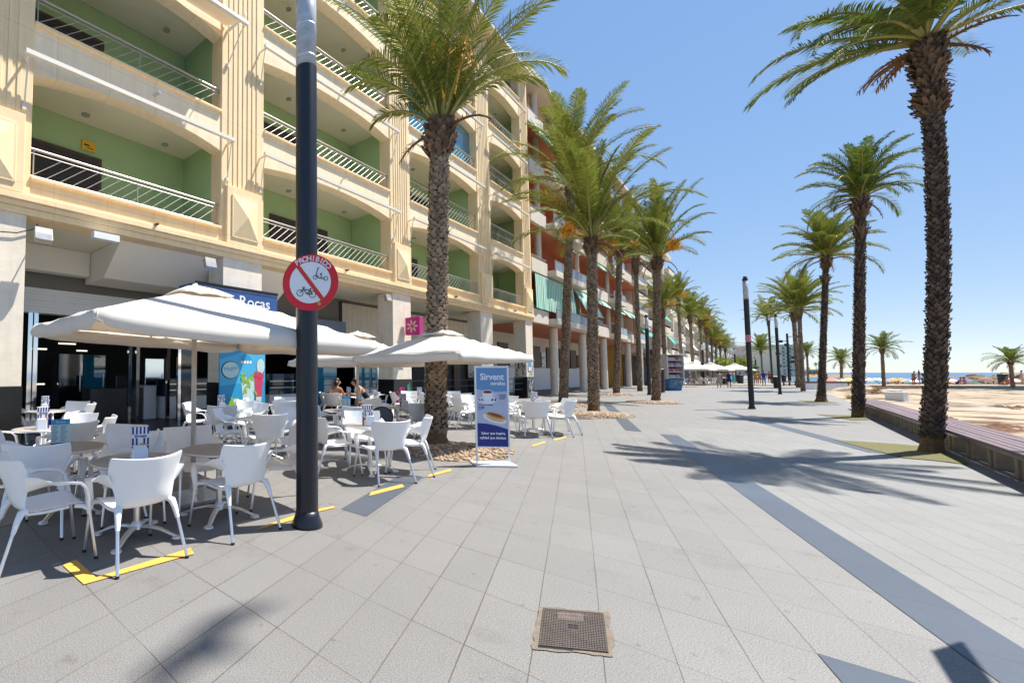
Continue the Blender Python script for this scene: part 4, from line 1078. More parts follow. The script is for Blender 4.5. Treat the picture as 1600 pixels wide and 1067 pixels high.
# ------------------------------------------------------------------ café furniture
def subd(o, n=1): 
    m = o.modifiers.new('subsurf', 'SUBSURF'); m.levels = n; m.render_levels = n
def bake(o):   # apply modifiers once so that copies share plain mesh data
    dg = bpy.context.evaluated_depsgraph_get(); me = bpy.data.meshes.new_from_object(o.evaluated_get(dg)); o.modifiers.clear(); o.data = me
def make_chair():
    t = empty('armchair')
    b = MB()
    # shell: rows from the front lip over the seat and up the back; (y, z, half width, forward wrap of the sides)
    rows = [(0.265, 0.405, 0.215, 0.0), (0.255, 0.437, 0.225, 0.0), (0.20, 0.450, 0.232, 0.0), (0.08, 0.447, 0.235, 0.0), (-0.06, 0.437, 0.232, 0.0), (-0.16, 0.436, 0.226, 0.01), (-0.215, 0.462, 0.222, 0.03),
            (-0.243, 0.515, 0.226, 0.06), (-0.262, 0.58, 0.238, 0.085), (-0.282, 0.645, 0.262, 0.115), (-0.302, 0.715, 0.282, 0.13), (-0.322, 0.785, 0.290, 0.125), (-0.337, 0.838, 0.287, 0.115), (-0.340, 0.850, 0.284, 0.112)]
    nu = 12; vs = []
    for (y, z, wd, wr) in rows:
        for k in range(nu+1):
            u = 2*k/nu - 1
            zz = z
            if z < 0.47: zz = z + 0.012*abs(u)**3 - 0.010*(1-u*u)     # dished seat
            if z > 0.70: zz = z + 0.018*(abs(u)**2) - 0.012              # raised upper corners
            vs.append((u*wd, y + wr*abs(u)**2.2, zz))
    L = len(rows)
    b.add(vs, [(i*(nu+1)+k, i*(nu+1)+k+1, (i+1)*(nu+1)+k+1, (i+1)*(nu+1)+k) for i in range(L-1) for k in range(nu)])
    o = b.build('shell', M_PLASTIC, t, smooth=True)
    sm = o.modifiers.new('solid', 'SOLIDIFY'); sm.thickness = 0.013; sm.offset = 0
    subd(o); bake(o); o.data.set_sharp_from_angle(angle=R(60))
    for sgn in (-1, 1):
        # arm: a broad flat band growing out of the side of the back, turning down into the front leg
        pts = [(0.268, -0.20, 0.665), (0.286, -0.12, 0.668), (0.300, 0.0, 0.652), (0.305, 0.10, 0.646), (0.302, 0.175, 0.632), (0.290, 0.222, 0.585), (0.272, 0.245, 0.50), (0.255, 0.255, 0.42), (0.252, 0.262, 0.365)]
        wid = [0.080, 0.058, 0.040, 0.034, 0.034, 0.034, 0.032, 0.027, 0.018]; thk = [0.010, 0.011, 0.012, 0.012, 0.013, 0.013, 0.015, 0.018, 0.017]
        b = MB(); n = 8; vs = []
        P = [Vector((sgn*p[0], p[1], p[2])) for p in pts]
        for i, p in enumerate(P):
            tn = (P[min(i+1, len(P)-1)] - P[max(i-1, 0)]).normalized()
            side = Vector((sgn*1.0, 0, 0.0)) if i > 1 else Vector((sgn*0.55, 0, 0.83))
            side = (side - tn*side.dot(tn)).normalized(); nn = tn.cross(side)
            for k in range(n):
                a = 2*math.pi*k/n; ca, sa = math.cos(a), math.sin(a)
                ex = math.copysign(abs(ca)**0.6, ca); ey = math.copysign(abs(sa)**0.6, sa)
                vs.append(p + side*ex*wid[i] + nn*ey*thk[i])
        fs = [(i*n+k, i*n+(k+1) % n, (i+1)*n+(k+1) % n, (i+1)*n+k) for i in range(len(P)-1) for k in range(n)]
        b.add(vs, fs + [tuple(range(n)), tuple(range((len(P)-1)*n, len(P)*n))])
        # web joining the arm post to the seat front corner, and the rear leg socket
        b.path([(sgn*0.205, 0.17, 0.432), (sgn*0.235, 0.225, 0.425), (sgn*0.252, 0.258, 0.40)], [0.022, 0.022, 0.020], 8, flat=0.8)
        b.path([(sgn*0.200, -0.165, 0.455), (sgn*0.212, -0.205, 0.445), (sgn*0.224, -0.232, 0.39), (sgn*0.235, -0.258, 0.31)], [0.024, 0.029, 0.023, 0.0165], 8)
        b.path([(sgn*0.222, 0.12, 0.436), (sgn*0.226, -0.05, 0.428), (sgn*0.21, -0.17, 0.43)], [0.012, 0.012, 0.012], 6)
        o = b.build('armrest', M_PLASTIC, t, smooth=True)
        if sgn: o.data.set_sharp_from_angle(angle=R(70))
        for (p0, p1) in (((sgn*0.253, 0.264, 0.385), (sgn*0.275, 0.315, 0.012)), ((sgn*0.234, -0.255, 0.32), (sgn*0.268, -0.355, 0.012))):
            b = MB(); b.tube(p0, p1, 0.0135, 10); lg = b.build('leg', M_ALU, t, smooth=True); lg.data.set_sharp_from_angle(angle=R(50))
            b = MB(); b.tube((p1[0], p1[1], 0.022), (p1[0], p1[1], 0.0), 0.0155, 8); b.build('foot_cap', M_RUBBER, lg)
    t.scale = (1.10, 1.06, 1.03)
    return t
CHAIR = make_chair(); chair_used = [False]
GC = 'white plastic café armchairs'
def place_chair(x, y, face, label, lift=0):
    if chair_used[0]: o = copy_tree(CHAIR)
    else: o = CHAIR; chair_used[0] = True
    o.location = (x, y, lift); o.rotation_euler = (0, 0, face - math.pi/2)
    return tag(o, label, 'chair', GC)

def make_table():
    t = empty('bistro_table')
    b = MB(); b.lathe([(0.0, 0.700), (0.335, 0.700), (0.345, 0.706), (0.345, 0.716), (0.335, 0.7205), (0.0, 0.7205)], n=48, mi=0); o = b.build('tabletop', [M_TABLE], t, smooth=True); o.data.set_sharp_from_angle(angle=R(40))
    b = MB(); b.lathe([(0.3455, 0.699), (0.3525, 0.703), (0.3525, 0.717), (0.3455, 0.7195)], n=48); b.build('rim', M_STEEL, o, smooth=True)
    b = MB(); b.lathe([(0.028, 0.10), (0.028, 0.699)], n=16); b.lathe([(0.05, 0.08), (0.045, 0.12), (0.028, 0.15)], n=16); o = b.build('column', M_ALU, t, smooth=True); o.data.set_sharp_from_angle(angle=R(50))
    for k in range(4):
        a = k*math.pi/2 + 0.4; ca, sa = math.cos(a), math.sin(a)
        b = MB(); b.path([(ca*r, sa*r, z) for (r, z) in ((0.02, 0.095), (0.10, 0.10), (0.20, 0.078), (0.29, 0.035), (0.325, 0.022))], [0.030, 0.028, 0.024, 0.020, 0.016], 8, flat=0.75)
        b.lathe([(0.035, 0.0), (0.042, 0.006), (0.036, 0.022), (0.02, 0.028)], (ca*0.33, sa*0.33), 14); o = b.build('foot', M_ALU, t, smooth=True); o.data.set_sharp_from_angle(angle=R(50))
    t.scale = (1.2, 1.2, 1.0)
    return t
TABLE = make_table(); table_used = [False]
def place_table(x, y, label, rz=0.0):
    if table_used[0]: o = copy_tree(TABLE)
    else: o = TABLE; table_used[0] = True
    o.location = (x, y, 0); o.rotation_euler = (0, 0, rz); return tag(o, label, 'table', 'round café tables')
# menu cards ---------------------------------------------------------
def text_mesh(s, size, loc, rot, m, parent, name='lettering', ext=0.0012, align='CENTER', bold=0.0, sx=1.0):
    cu = bpy.data.curves.new(name, 'FONT'); cu.body = s; cu.size = size; cu.extrude = ext; cu.align_x = align; cu.align_y = 'CENTER'; cu.offset = bold; cu.resolution_u = 3
    o = bpy.data.objects.new(name, cu); COL.objects.link(o)
    dg = bpy.context.evaluated_depsgraph_get(); me = bpy.data.meshes.new_from_object(o.evaluated_get(dg)); bpy.data.objects.remove(o)
    me.materials.clear(); me.materials.append(m)
    n = bpy.data.objects.new(name, me); link(n, parent); n.location = loc; n.rotation_euler = rot; n.scale = (sx, 1, 1); return n
def disc_pts(cx, cz, rx, rz, n=24, a0=0, a1=2*math.pi): return [(cx + rx*math.cos(a0+(a1-a0)*k/n), cz + rz*math.sin(a0+(a1-a0)*k/n)) for k in range(n)]
def flat(b, pts, y, mi=0, th=0.001):   # polygon in the x-z plane facing -y, with a little thickness
    n = len(pts); vs = [(p[0], y, p[1]) for p in pts] + [(p[0], y+th, p[1]) for p in pts]
    b.add(vs, [tuple(range(n)), tuple(reversed(range(n, 2*n)))] + [(k, k+n, (k+1) % n + n, (k+1) % n) for k in range(n)], mi)
M_BUN = mat('print_bun', (0.55, 0.25, 0.05), 0.5); M_BUND = mat('print_bun_dark', (0.30, 0.07, 0.015), 0.5, var=0.5, vscale=30); M_CREMA = mat('print_cream', (0.75, 0.60, 0.33), 0.5)
M_LIME = mat('print_lime', (0.25, 0.45, 0.05), 0.5); M_CYAN = mat('print_cyan', (0.02, 0.30, 0.55), 0.45); M_ROSE = mat('print_rose', (0.58, 0.05, 0.12), 0.5); M_ICE = mat('print_ice', (0.50, 0.68, 0.68), 0.5)
M_PALE = mat('print_pale', (0.55, 0.62, 0.74), 0.5); M_MAROON = mat('print_maroon', (0.16, 0.01, 0.02), 0.4)
def striped_card():
    t = empty('menu_card')
    b = MB(); b.box(-0.05, 0, 0, 0.05, 0.055, 0.205, 0); b.build('card', M_PW, t)
    b = MB()
    for k in range(5): b.box(-0.05+k*0.0222, -0.0015, 0.16, -0.05+k*0.0222+0.011, -0.0002, 0.204)
    for k in range(5):
        if k not in (2,): b.box(-0.05+k*0.0222, -0.0015, 0.095, -0.05+k*0.0222+0.011, -0.0002, 0.136)
    b.box(-0.05, -0.0015, 0.0, -0.036, -0.0002, 0.09); b.box(0.036, -0.0015, 0.0, 0.05, -0.0002, 0.09)
    b.build('stripes', M_DBLUE, t)
    text_mesh('Sirvent', 0.026, (0, -0.0022, 0.148), (R(90), 0, 0), M_DBLUE, t, bold=0.0006)
    b = MB(); flat(b, disc_pts(0.012, 0.085, 0.026, 0.016), -0.003, 0); flat(b, disc_pts(0.014, 0.092, 0.022, 0.012), -0.0045, 1); flat(b, disc_pts(-0.022, 0.066, 0.018, 0.011), -0.0045, 2); flat(b, disc_pts(0.02, 0.062, 0.015, 0.008), -0.0045, 3)
    b.build('food_picture', [M_CREMA, M_BUN, M_ROSE, M_BUND], t); return t
def blue_card():
    t = empty('menu_card')
    b = MB(); b.box(-0.062, 0, 0, 0.062, 0.006, 0.20); b.build('card', M_ICE, t)
    b = MB(); b.box(-0.062, -0.0015, 0.163, 0.062, -0.0002, 0.2, 0); b.box(-0.062, -0.0015, 0.0, 0.062, -0.0002, 0.034, 1); b.build('printed_band', [M_CYAN, M_DBLUE], t)
    text_mesh('Sirvent', 0.022, (0, -0.0022, 0.181), (R(90), 0, 0), M_PW, t)
    b = MB()
    for c in (-0.032, 0.022):
        for k in range(9): b.box(c-0.022, -0.0012, 0.048+k*0.0125, c+0.006+0.014*((k*7) % 3)/2, -0.0002, 0.0515+k*0.0125)
    b.build('price_lines', M_DBLUE, t); return t
def napkin_box():
    t = empty('napkin_holder')
    b = MB(); b.box(-0.045, -0.03, 0.0, 0.045, 0.03, 0.085); b.build('casing', M_PW, t, bevel=0.004)
    b = MB(); b.box(-0.038, -0.034, 0.0, 0.038, -0.0305, 0.095, 0); b.build('front_plate', M_PALE, t)
    b = MB(); b.box(-0.036, -0.022, 0.086, 0.036, 0.022, 0.102); b.build('napkins', M_WHITE, t); return t
PROTO = {'s': striped_card(), 'b': blue_card(), 'n': napkin_box()}; used_p = set()
def on_table(kind, x, y, face, label, cat, group):
    if kind in used_p: o = copy_tree(PROTO[kind])
    else: o = PROTO[kind]; used_p.add(kind)
    o.scale = (1.55,)*3; o.location = (x, y, 0.7206); o.rotation_euler = (0, 0, face + math.pi/2); tag(o, label, cat, group)
def camdir(x, y): return math.atan2(-y, -x)
def set_table(px, py, desc, chairs, items='sn', jx=0.0, rz=0.3):
    """table with its centre on the ground under pixel (px, py); chairs = [(dx, dz, label)] camera-frame offsets in metres"""
    g = gp(px, py); place_table(g.x, g.y, 'round grey café table ' + desc, rz)
    r0 = RT*0.02 - FW*0.05
    for k, it in enumerate(items):
        off = {0: r0 + RT*jx, 1: r0 + RT*(jx+0.03) - FW*0.11}[k] if it != 'b' else r0 + RT*jx
        p = g + off
        on_table(it, p.x, p.y, camdir(p.x, p.y) + 0.15, {'s': 'striped card ', 'b': 'blue card ', 'n': 'white napkin holder '}[it] + 'on the table ' + desc, {'s': 'menu card', 'b': 'menu card', 'n': 'napkin holder'}[it], {'s': 'striped menu cards', 'b': 'pale blue menu cards', 'n': 'napkin holders'}[it])
    for c in chairs:
        dx, dz, lb = c[:3]
        p = g + RT*dx + FW*dz
        fx, fz = (c[3], c[4]) if len(c) > 3 else (-dx, -dz)
        f = RT*fx + FW*fz
        place_chair(p.x, p.y, math.atan2(f.y, f.x), 'white plastic armchair ' + lb)
set_table(213, 838, 'nearest the yellow corner mark', [
    (-0.62, -0.50, 'at the front left, its back turned to the left edge', 0.72, 0.62), (0.12, -0.42, 'in front of the nearest table, its back to the viewer', -0.68, 0.76), (-0.22, 0.62, 'across the nearest table, facing the viewer', .3, -1)], 'sn', 0.02)
set_table(342, 806, 'just left of the black sign post', [
    (0.20, -0.36, 'left of the sign post foot, its back to the viewer', -0.70, 0.72), (0.62, 0.52, 'directly left of the sign post, turned to the left', -1, -0.15), (-0.38, 0.55, 'across the table left of the sign post, facing the viewer', .55, -.85)], '')
set_table(103, 800, 'with the pale blue menu card, second from the left edge', [
    (0.02, -0.52, 'large in the left foreground, behind the front left chair', -.15, 1), (-0.62, -0.05, 'at the left edge, near the table with the pale blue card', .95, .1), (0.62, 0.12, 'right of the pale blue menu card, turned away', -.9, .1), (0.30, 0.62, 'beyond the pale blue menu card', -.3, -1)], 'b', -0.08)
set_table(66, 745, 'with the striped card beside the black plinth', [
    (-0.55, -0.35, 'at the left edge, lit on its seat back, by the plinth', .9, .3), (0.55, -0.35, 'between the striped card and the pale blue card', -.7, .6), (0.15, 0.60, 'against the dark floor behind the left striped card', -.2, -1), (0.62, 0.25, 'with a tall tilted back beside the left striped card', -1, -.2)], 'sn')
g5 = gp(70, 692)
set_table(70, 694, 'in the shade under the arcade', [(-0.62, 0.1, 'in the arcade shade, close to the pillar', 1, 0), (0.62, 0.2, 'in the arcade shade, turned to the pillar', -1, -.2), (0.25, 0.66, 'deep in the arcade shade', -.2, -1)], 'sn')
set_table(578, 736, 'between the sign post and the nearest palm', [
    (-0.56, -0.10, 'right beside the sign post, seat in sunlight', 1, 0.22), (0.10, -0.55, 'in front of the palm side table, its back to the viewer', -.35, 1), (0.62, -0.02, 'leaning against the palm side of the table, left of its trunk', -1, .35), (0.02, 0.62, 'across the table between post and palm', 0, -1)], 'sn', -0.06)
set_table(535, 692, 'with the pale blue card in front of the seated women', [(-0.52, -0.3, 'low in front of the seated women, beside the post', .8, .5), (0.15, -0.60, 'in front of the pale blue card by the women', -.2, 1), (0.66, -0.1, 'with a tall back between the women and the palm', -1, .1)], 'b', 0.06)
set_table(622, 682, 'behind the dark round chair', [(0.25, -0.58, 'in shade left of the palm trunk, its back to the viewer', -.4, 1), (-0.4, 0.56, 'facing the viewer beyond the dark round chair', .5, -1), (0.66, 0.1, 'partly hidden behind the palm trunk', -1, 0)], 'sn', 0.1)
set_table(352, 690, 'with the striped card under the front parasol', [
    (-0.62, 0.0, 'left of the parasol pole, seat in sunlight', 1, -.05), (0.02, -0.62, 'behind the parasol pole, its back to the viewer', -.1, 1), (0.62, -0.22, 'sunlit, right of the parasol pole', -.8, -.6), (0.35, 0.62, 'beyond the parasol pole, below the drinks poster', -.4, -1)], 'sn', -0.1)
set_table(405, 716, 'right of the parasol pole, without a card', [(0.15, -0.58, 'in half shade left of the sign post, its back to the viewer', -.4, 1), (-0.55, 0.15, 'turned to the right, between pole and sign post', 1, -.1), (0.5, 0.55, 'sunlit behind the sign post', -.6, -.8)], '')
set_table(440, 676, 'farther back, left of the sign post', [(0.1, 0.64, 'farther back, left of the sign post, facing the viewer', 0, -1), (-0.66, 0.1, 'stacked looking pair by the drinks poster, right one', 1, 0), (0.1, -0.6, 'farther back, left of the sign post, its back turned', 0, 1)], 'n')
set_table(834, 676, 'right of the printed stand', [
    (-0.30, -0.62, 'just right of the printed stand, its back to the viewer', .3, 1), (0.45, -0.42, 'at the right of the terrace, its back to the viewer', -.6, .7), (0.72, 0.05, 'the outermost one, at the right end of the terrace', -1, .05), (-0.5, 0.42, 'across the right hand table, sunlit', .7, -.6)], 'sn', 0.0)
set_table(765, 668, 'hidden behind the printed stand', [(-0.75, -0.15, 'left of the printed stand, with a sunlit seat', 1, 0.05), (-0.15, 0.66, 'behind the printed stand, facing the viewer', 0, -1), (0.6, 0.4, 'behind the right edge of the printed stand', -1, -.4)], 's')
set_table(716, 652, 'right behind the nearest palm trunk', [(-0.15, -0.6, 'right of the palm trunk, its back to the viewer', .1, 1), (0.64, 0.1, 'right of the palm trunk, turned to the left', -1, 0), (0.1, 0.64, 'right of the palm trunk, farthest back', 0, -1)], '')
set_table(655, 652, 'left behind the nearest palm trunk', [(-0.62, 0.15, 'sunlit, far left of the palm trunk', 1, 0), (-0.1, 0.62, 'far behind the palm trunk, against the dark plinth', 0, -1), (0.1, -0.62, 'far behind the palm trunk, its back turned', 0, 1)], 'sn')
set_table(585, 645, 'beyond the women, by the shop window', [(0.3, 0.6, 'white against the black plinth, beyond the women', -.3, -1), (-0.3, 0.62, 'sunlit below the shop window, beyond the women', .3, -1)], 'n')
# table of the two women
GW = gp(545, 652)
place_table(GW.x, GW.y, 'round grey café table between the two seated women')
on_table('s', *(GW - FW*0.05).xy, camdir(GW.x, GW.y), 'striped menu card between the two seated women', 'menu card', 'striped menu cards')
# dark round-backed chair
g = gp(597, 700); t = empty('wire_chair', g, 0.4, 'dark grey round backed chair standing among the white armchairs', 'chair')
M_MESHC = mat('dark_mesh', (0.06, 0.065, 0.07), 0.6)
b = MB(); pts = [(0.23*math.cos(a), 0.0 + 0.05*math.sin(a), 0.64 + 0.20*math.sin(a)) for a in [2*math.pi*k/20 for k in range(20)]]
vs = pts + [(p[0], p[1]+0.012, p[2]) for p in pts]; b.add(vs, [tuple(range(20)), tuple(reversed(range(20, 40)))] + [(k, k+20, (k+1) % 20+20, (k+1) % 20) for k in range(20)]); b.build('backrest', M_MESHC, t)
b = MB(); b.path(pts + [pts[0]], 0.013, 6, caps=False); b.build('back_frame', M_BLACK, t)
b = MB(); b.lathe([(0.0, 0.42), (0.22, 0.42), (0.22, 0.445), (0.0, 0.445)], (0, 0.24), 20); b.build('seat', M_MESHC, t)
for (x, y) in ((-.2, 0.02), (.2, 0.02), (-.2, .44), (.2, .44)): b = MB(); b.tube((x*0.9, y, 0.42 if y > .1 else 0.5), (x*1.1, y + (0.03 if y > .1 else -0.05), 0), 0.011, 6); b.build('leg', M_BLACK, t)

# ------------------------------------------------------------------ parasols
def parasol(cx_, cz_, side, rot, ze, zap, label, wav, seed, tiltR=0.0, tiltV=0.0):
    rng = random.Random(seed); c = cxy(cx_, cz_)
    o = empty('parasol', (c.x, c.y, 0), rot, label, 'parasol', 'off-white café parasols')
    h = side/2; n = 16; b = MB(); vs = []
    def zed(u, v): # height of canopy over (u,v) in -1..1
        m = max(abs(u), abs(v)); l = min(abs(u), abs(v))
        e = ze + tiltR*u + tiltV*v
        sag = 0.022*m*(1-m)*4*0.55*(1 - (l/max(m, 1e-6))**2)
        return zap + (e - zap)*(m**0.92) - sag + wav*0.03*mnoise.noise(Vector((u*2.1, v*2.1, seed)))
    for i in range(n+1):
        for j in range(n+1):
            u = 2*i/n-1; v = 2*j/n-1; vs.append((u*h, v*h, zed(u, v)))
    b.add(vs, [(i*(n+1)+j, (i+1)*(n+1)+j, (i+1)*(n+1)+j+1, i*(n+1)+j+1) for i in range(n) for j in range(n)])
    cn = b.build('canopy', M_CANVAS, o, auto=9)
    s = cn.modifiers.new('s', 'SOLIDIFY'); s.thickness = 0.003
    # valance flaps on the four sides, slit at the corners and blown a little by the wind
    for k in range(4):
        b = MB(); vs = []; m_ = 26
        R4 = Matrix.Rotation(k*math.pi/2, 4, 'Z')
        for q in range(m_+1):
            v = 2*q/m_-1; p = R4 @ Vector((h, v*h, 0)); u_, v_ = p.x/h, p.y/h
            z = zed(u_, v_); end = abs(v)**10
            out = 0.012 + 0.05*wav*mnoise.noise(Vector((q*0.16, k*3.1, seed)))
            dr = 0.175 - 0.085*end*wav + 0.012*wav*mnoise.noise(Vector((q*0.3, k, seed+4)))
            for (f, oo, dz) in ((0, 0.0, 0.0), (1, out*0.6, dr*0.5), (2, out*(0.8 + 0.8*end*wav), dr)):
                pp = R4 @ Vector((h+oo+0.003, v*(h+0.02*f), 0)); vs.append((pp.x, pp.y, z-dz))
        b.add(vs, [(3*q+f, 3*q+3+f, 3*q+4+f, 3*q+1+f) for q in range(m_) for f in (0, 1)])
        vl = b.build('valance', M_CANVAS, cn, smooth=True); s = vl.modifiers.new('s', 'SOLIDIFY'); s.thickness = 0.002
    # vent cap
    b = MB(); hv = 0.36
    vs = [(0, 0, zap+0.035)]; N_ = 24
    for q in range(N_):
        a = 2*math.pi*q/N_; sq = hv/max(abs(math.cos(a)), abs(math.sin(a))); vs.append((sq*math.cos(a), sq*math.sin(a), zap - 0.125 + 0.010*wav*math.sin(q*2.3+seed)))
    for q in range(N_):
        a = 2*math.pi*q/N_; sq = hv/max(abs(math.cos(a)), abs(math.sin(a)))*0.55; vs.insert(1+q, (sq*math.cos(a), sq*math.sin(a), zap-0.030))
    b.add(vs, [(0, 1+q, 1+(q+1) % N_) for q in range(N_)] + [(1+q, 1+N_+q, 1+N_+(q+1) % N_, 1+(q+1) % N_) for q in range(N_)])
    vc = b.build('vent_cap', M_CANVAS, cn, smooth=True); s = vc.modifiers.new('s', 'SOLIDIFY'); s.thickness = 0.005
    M_POLE = mat('parasol_pole', (0.55, 0.52, 0.46), 0.45, metal=0.3)
    b = MB(); b.lathe([(0.032, 0.02), (0.032, zap+0.05)], (0, 0), 16); b.build('pole', M_POLE, o, smooth=True)
    b = MB(); b.box(-0.3, -0.3, 0.002, 0.3, 0.3, 0.05); b.lathe([(0.05, 0.05), (0.05, 0.3)], (0, 0), 12); b.build('base', M_ALU, o, bevel=0.006)
    for k in range(8):
        a = k*math.pi/4; l = h/max(abs(math.cos(a)), abs(math.sin(a)))*0.98; u_, v_ = math.cos(a)*l/h, math.sin(a)*l/h
        b = MB(); pts = [(math.cos(a)*l*f, math.sin(a)*l*f, zed(u_*f, v_*f)-0.03) for f in (0.03, 0.25, 0.5, 0.75, 1.0)]
        b.path(pts, 0.011, 6)
        f = 0.5; b.tube((math.cos(a)*0.05, math.sin(a)*0.05, ze - 0.05), pts[2], 0.009, 6); b.build('rib', M_ALU, o)
    return o
ROTP = YAW + R(37.0)    # edges run almost along the facade
parasol(-1.17, 5.75, 3.12, ROTP, 2.045, 2.615, 'large front off-white parasol with wind lifted corner flaps, left of the sign post', 1.0, 3, -0.065, 0.06)
parasol(2.15*H, 6.5*H, 1.72*H, ROTP, 1.24*H, 1.60*H, 'off-white parasol behind the nearest palm trunk', 0.55, 5)
parasol(1.22*H, 8.1*H, 1.72*H, ROTP, 1.21*H, 1.70*H, 'partly hidden off-white parasol over the seated women', 0.5, 7)

# ------------------------------------------------------------------ sign post lamp and prohibition sign
def lamp(pos, label, Ht=5.75, r=0.115, head=1.0, sticker=False, rings=9, group='black street lamps with glass tops'):
    o = empty('street_lamp', (pos[0], pos[1], 0), 0, label, 'street lamp', group)
    b = MB(); b.lathe([(r, 0.0), (r, Ht-head)], n=28); pl = b.build('post', M_NAVY, o, smooth=True); pl.data.set_sharp_from_angle(angle=R(50))
    b = MB(); b.lathe([(r*1.4, 0.0), (r*1.38, 0.03), (r*1.12, 0.10), (r*1.02, 0.16)], n=28); b.build('base_collar', M_NAVY, o, smooth=True); b = MB(); b.lathe([(r*1.02, 0.48), (r*1.02, 0.50)], n=28); b.build('seam_ring', M_NAVY, o)
    b = MB(); b.lathe([(r*0.98, Ht-head+0.002), (r*0.98, Ht-0.20)], n=28); b.build('glass_head', M_LAMPG, o, smooth=True)
    b = MB()
    for k in range(rings): z = Ht-head+0.1+k*(head-0.32)/rings; b.lathe([(r*0.985, z), (r*1.0, z+0.008), (r*0.985, z+0.016)], n=28)
    b.build('louvre_ring', M_STEEL, o, smooth=True)
    b = MB(); b.lathe([(r*1.02, Ht-0.20), (r*1.02, Ht-0.10), (r*0.7, Ht-0.09), (r*0.7, Ht-0.02), (r*0.5, Ht)], n=28); b.build('cap', M_NAVY, o)
    if sticker:
        b = MB(); n = 8; a0 = math.atan2(-pos[1], -pos[0]) - 0.9; vs = []
        for k in range(n+1): a = a0 + 1.9*k/n; vs += [((r+0.003)*math.cos(a), (r+0.003)*math.sin(a), z) for z in (2.86, 3.16)]
        b.add(vs, [(2*k, 2*k+2, 2*k+3, 2*k+1) for k in range(n)]); b.build('pink_sticker', mat('pink_sticker', (0.62, 0.22, 0.28), 0.6), o)
    return o
M_LAMPG = mat('frosted_lamp_glass', (0.52, 0.56, 0.60), 0.25, var=0.35, vscale=5, spec=0.6, stretch=(1, 1, 2.5))
gl = gp(480, 821)
lamp(gl, 'near black street lamp carrying the round prohibition sign', Ht=6.15, r=0.113, head=1.36, rings=3)
g = gl.copy(); zc = zp(484.5, 441.5, depth(gl) - 0.15)
b = MB(); b.lathe([(0.125, 0), (0.125, 0.03)], n=8)
sgn = empty('prohibition_sign', zc, 0, 'round red and white sign forbidding scooters and bicycles, fixed to the black post', 'sign')
vd = Vector((0, 0, H)) - zc; vd.z = 0; ang = math.atan2(vd.y, vd.x) + R(90) - R(10)
sgn.rotation_euler = (0, 0, ang)
RS = 0.287; ROLL = -R(9)
def rr(p): return (p[0]*math.cos(ROLL) - p[1]*math.sin(ROLL), p[0]*math.sin(ROLL) + p[1]*math.cos(ROLL))
b = MB(); flat(b, disc_pts(0, 0, RS, RS, 64), 0.0, 0, 0.006); b.build('plate', M_RED, sgn)
b = MB(); flat(b, disc_pts(0, 0, RS*0.735, RS*0.735, 64), -0.002, 0, 0.0015); b.build('white_field', M_PW, sgn)
b = MB(); L_ = RS*0.80; wq = 0.021; flat(b, [rr(p) for p in ((-L_*0.707-wq*.707, L_*0.707-wq*.707), (L_*0.707-wq*.707, -L_*0.707-wq*.707), (L_*0.707+wq*.707, -L_*0.707+wq*.707), (-L_*0.707+wq*.707, L_*0.707+wq*.707))], -0.004, 0, 0.0015); b.build('slash', mat('slash_red', (0.62, 0.03, 0.015), 0.4), sgn)
word = 'PROHIBIDO'; av = R(41)
for k, ch in enumerate(word):
    a = R(96) - ROLL*0 + av - 2*av*k/(len(word)-1) + ROLL*1.6
    rad_ = RS*0.845
    text_mesh(ch, 0.074, (rad_*math.cos(a), -0.0055, rad_*math.sin(a)), (R(90), -(a - R(90)), 0), M_PW, sgn, ext=0.0006, bold=0.0016)
def line(b, p, q, w_=0.0042, y=-0.006):
    p = Vector(p); q = Vector(q); d = (q-p).normalized(); n = Vector((-d.y, d.x))*w_
    flat(b, [tuple(p-n), tuple(q-n), tuple(q+n), tuple(p+n)], y, 0, 0.001)
def ring(b, c, r, w_=0.0042, y=-0.006, n=28):
    vs = []
    for k in range(n): a = 2*math.pi*k/n; vs += [(c[0]+(r-w_)*math.cos(a), y, c[1]+(r-w_)*math.sin(a)), (c[0]+(r+w_)*math.cos(a), y, c[1]+(r+w_)*math.sin(a))]
    b.add(vs, [(2*k, 2*k+1, (2*k+3) % (2*n), (2*k+2) % (2*n)) for k in range(n)])
K = RS/410.0    # the sign's own drawing units
def q(x, z): return ((x-490)*K, (555-z)*K)
b = MB()
ring(b, q(342, 702), 46*K, 0.003); ring(b, q(525, 730), 47*K, 0.003)
for a_, c_ in (((342, 702), (392, 648)), ((392, 648), (385, 622)), ((385, 622), (420, 622)), ((392, 648), (490, 670)), ((392, 648), (445, 722)), ((445, 722), (525, 730)), ((445, 722), (490, 670)), ((490, 670), (525, 730)), ((490, 670), (500, 648)), ((482, 646), (514, 650))):
    line(b, q(*a_), q(*c_), 0.0042)
b.build('bicycle_symbol', M_BLACK, sgn)
b = MB()
ring(b, q(568, 482), 28*K, 0.003); ring(b, q(720, 508), 28*K, 0.003)
for a_, c_ in (((575, 478), (604, 352)), ((600, 352), (628, 352)), ((590, 460), (630, 500)), ((630, 500), (705, 508)), ((655, 500), (652, 448)), ((636, 432), (652, 448)), ((652, 448), (660, 424))):
    line(b, q(*a_), q(*c_), 0.0042)
b.build('scooter_symbol', M_BLACK, sgn)
b = MB(); ring(b, q(612, 848), 14*K, 0.003); ring(b, q(625, 872), 14*K, 0.004); b.build('yellow_sticker', mat('lime_sticker', (0.5, 0.62, 0.05), 0.5), sgn)
b = MB(); b.box(-0.05, 0.0065, -0.03, 0.05, 0.06, 0.03); b.build('bracket', M_STEEL, sgn)

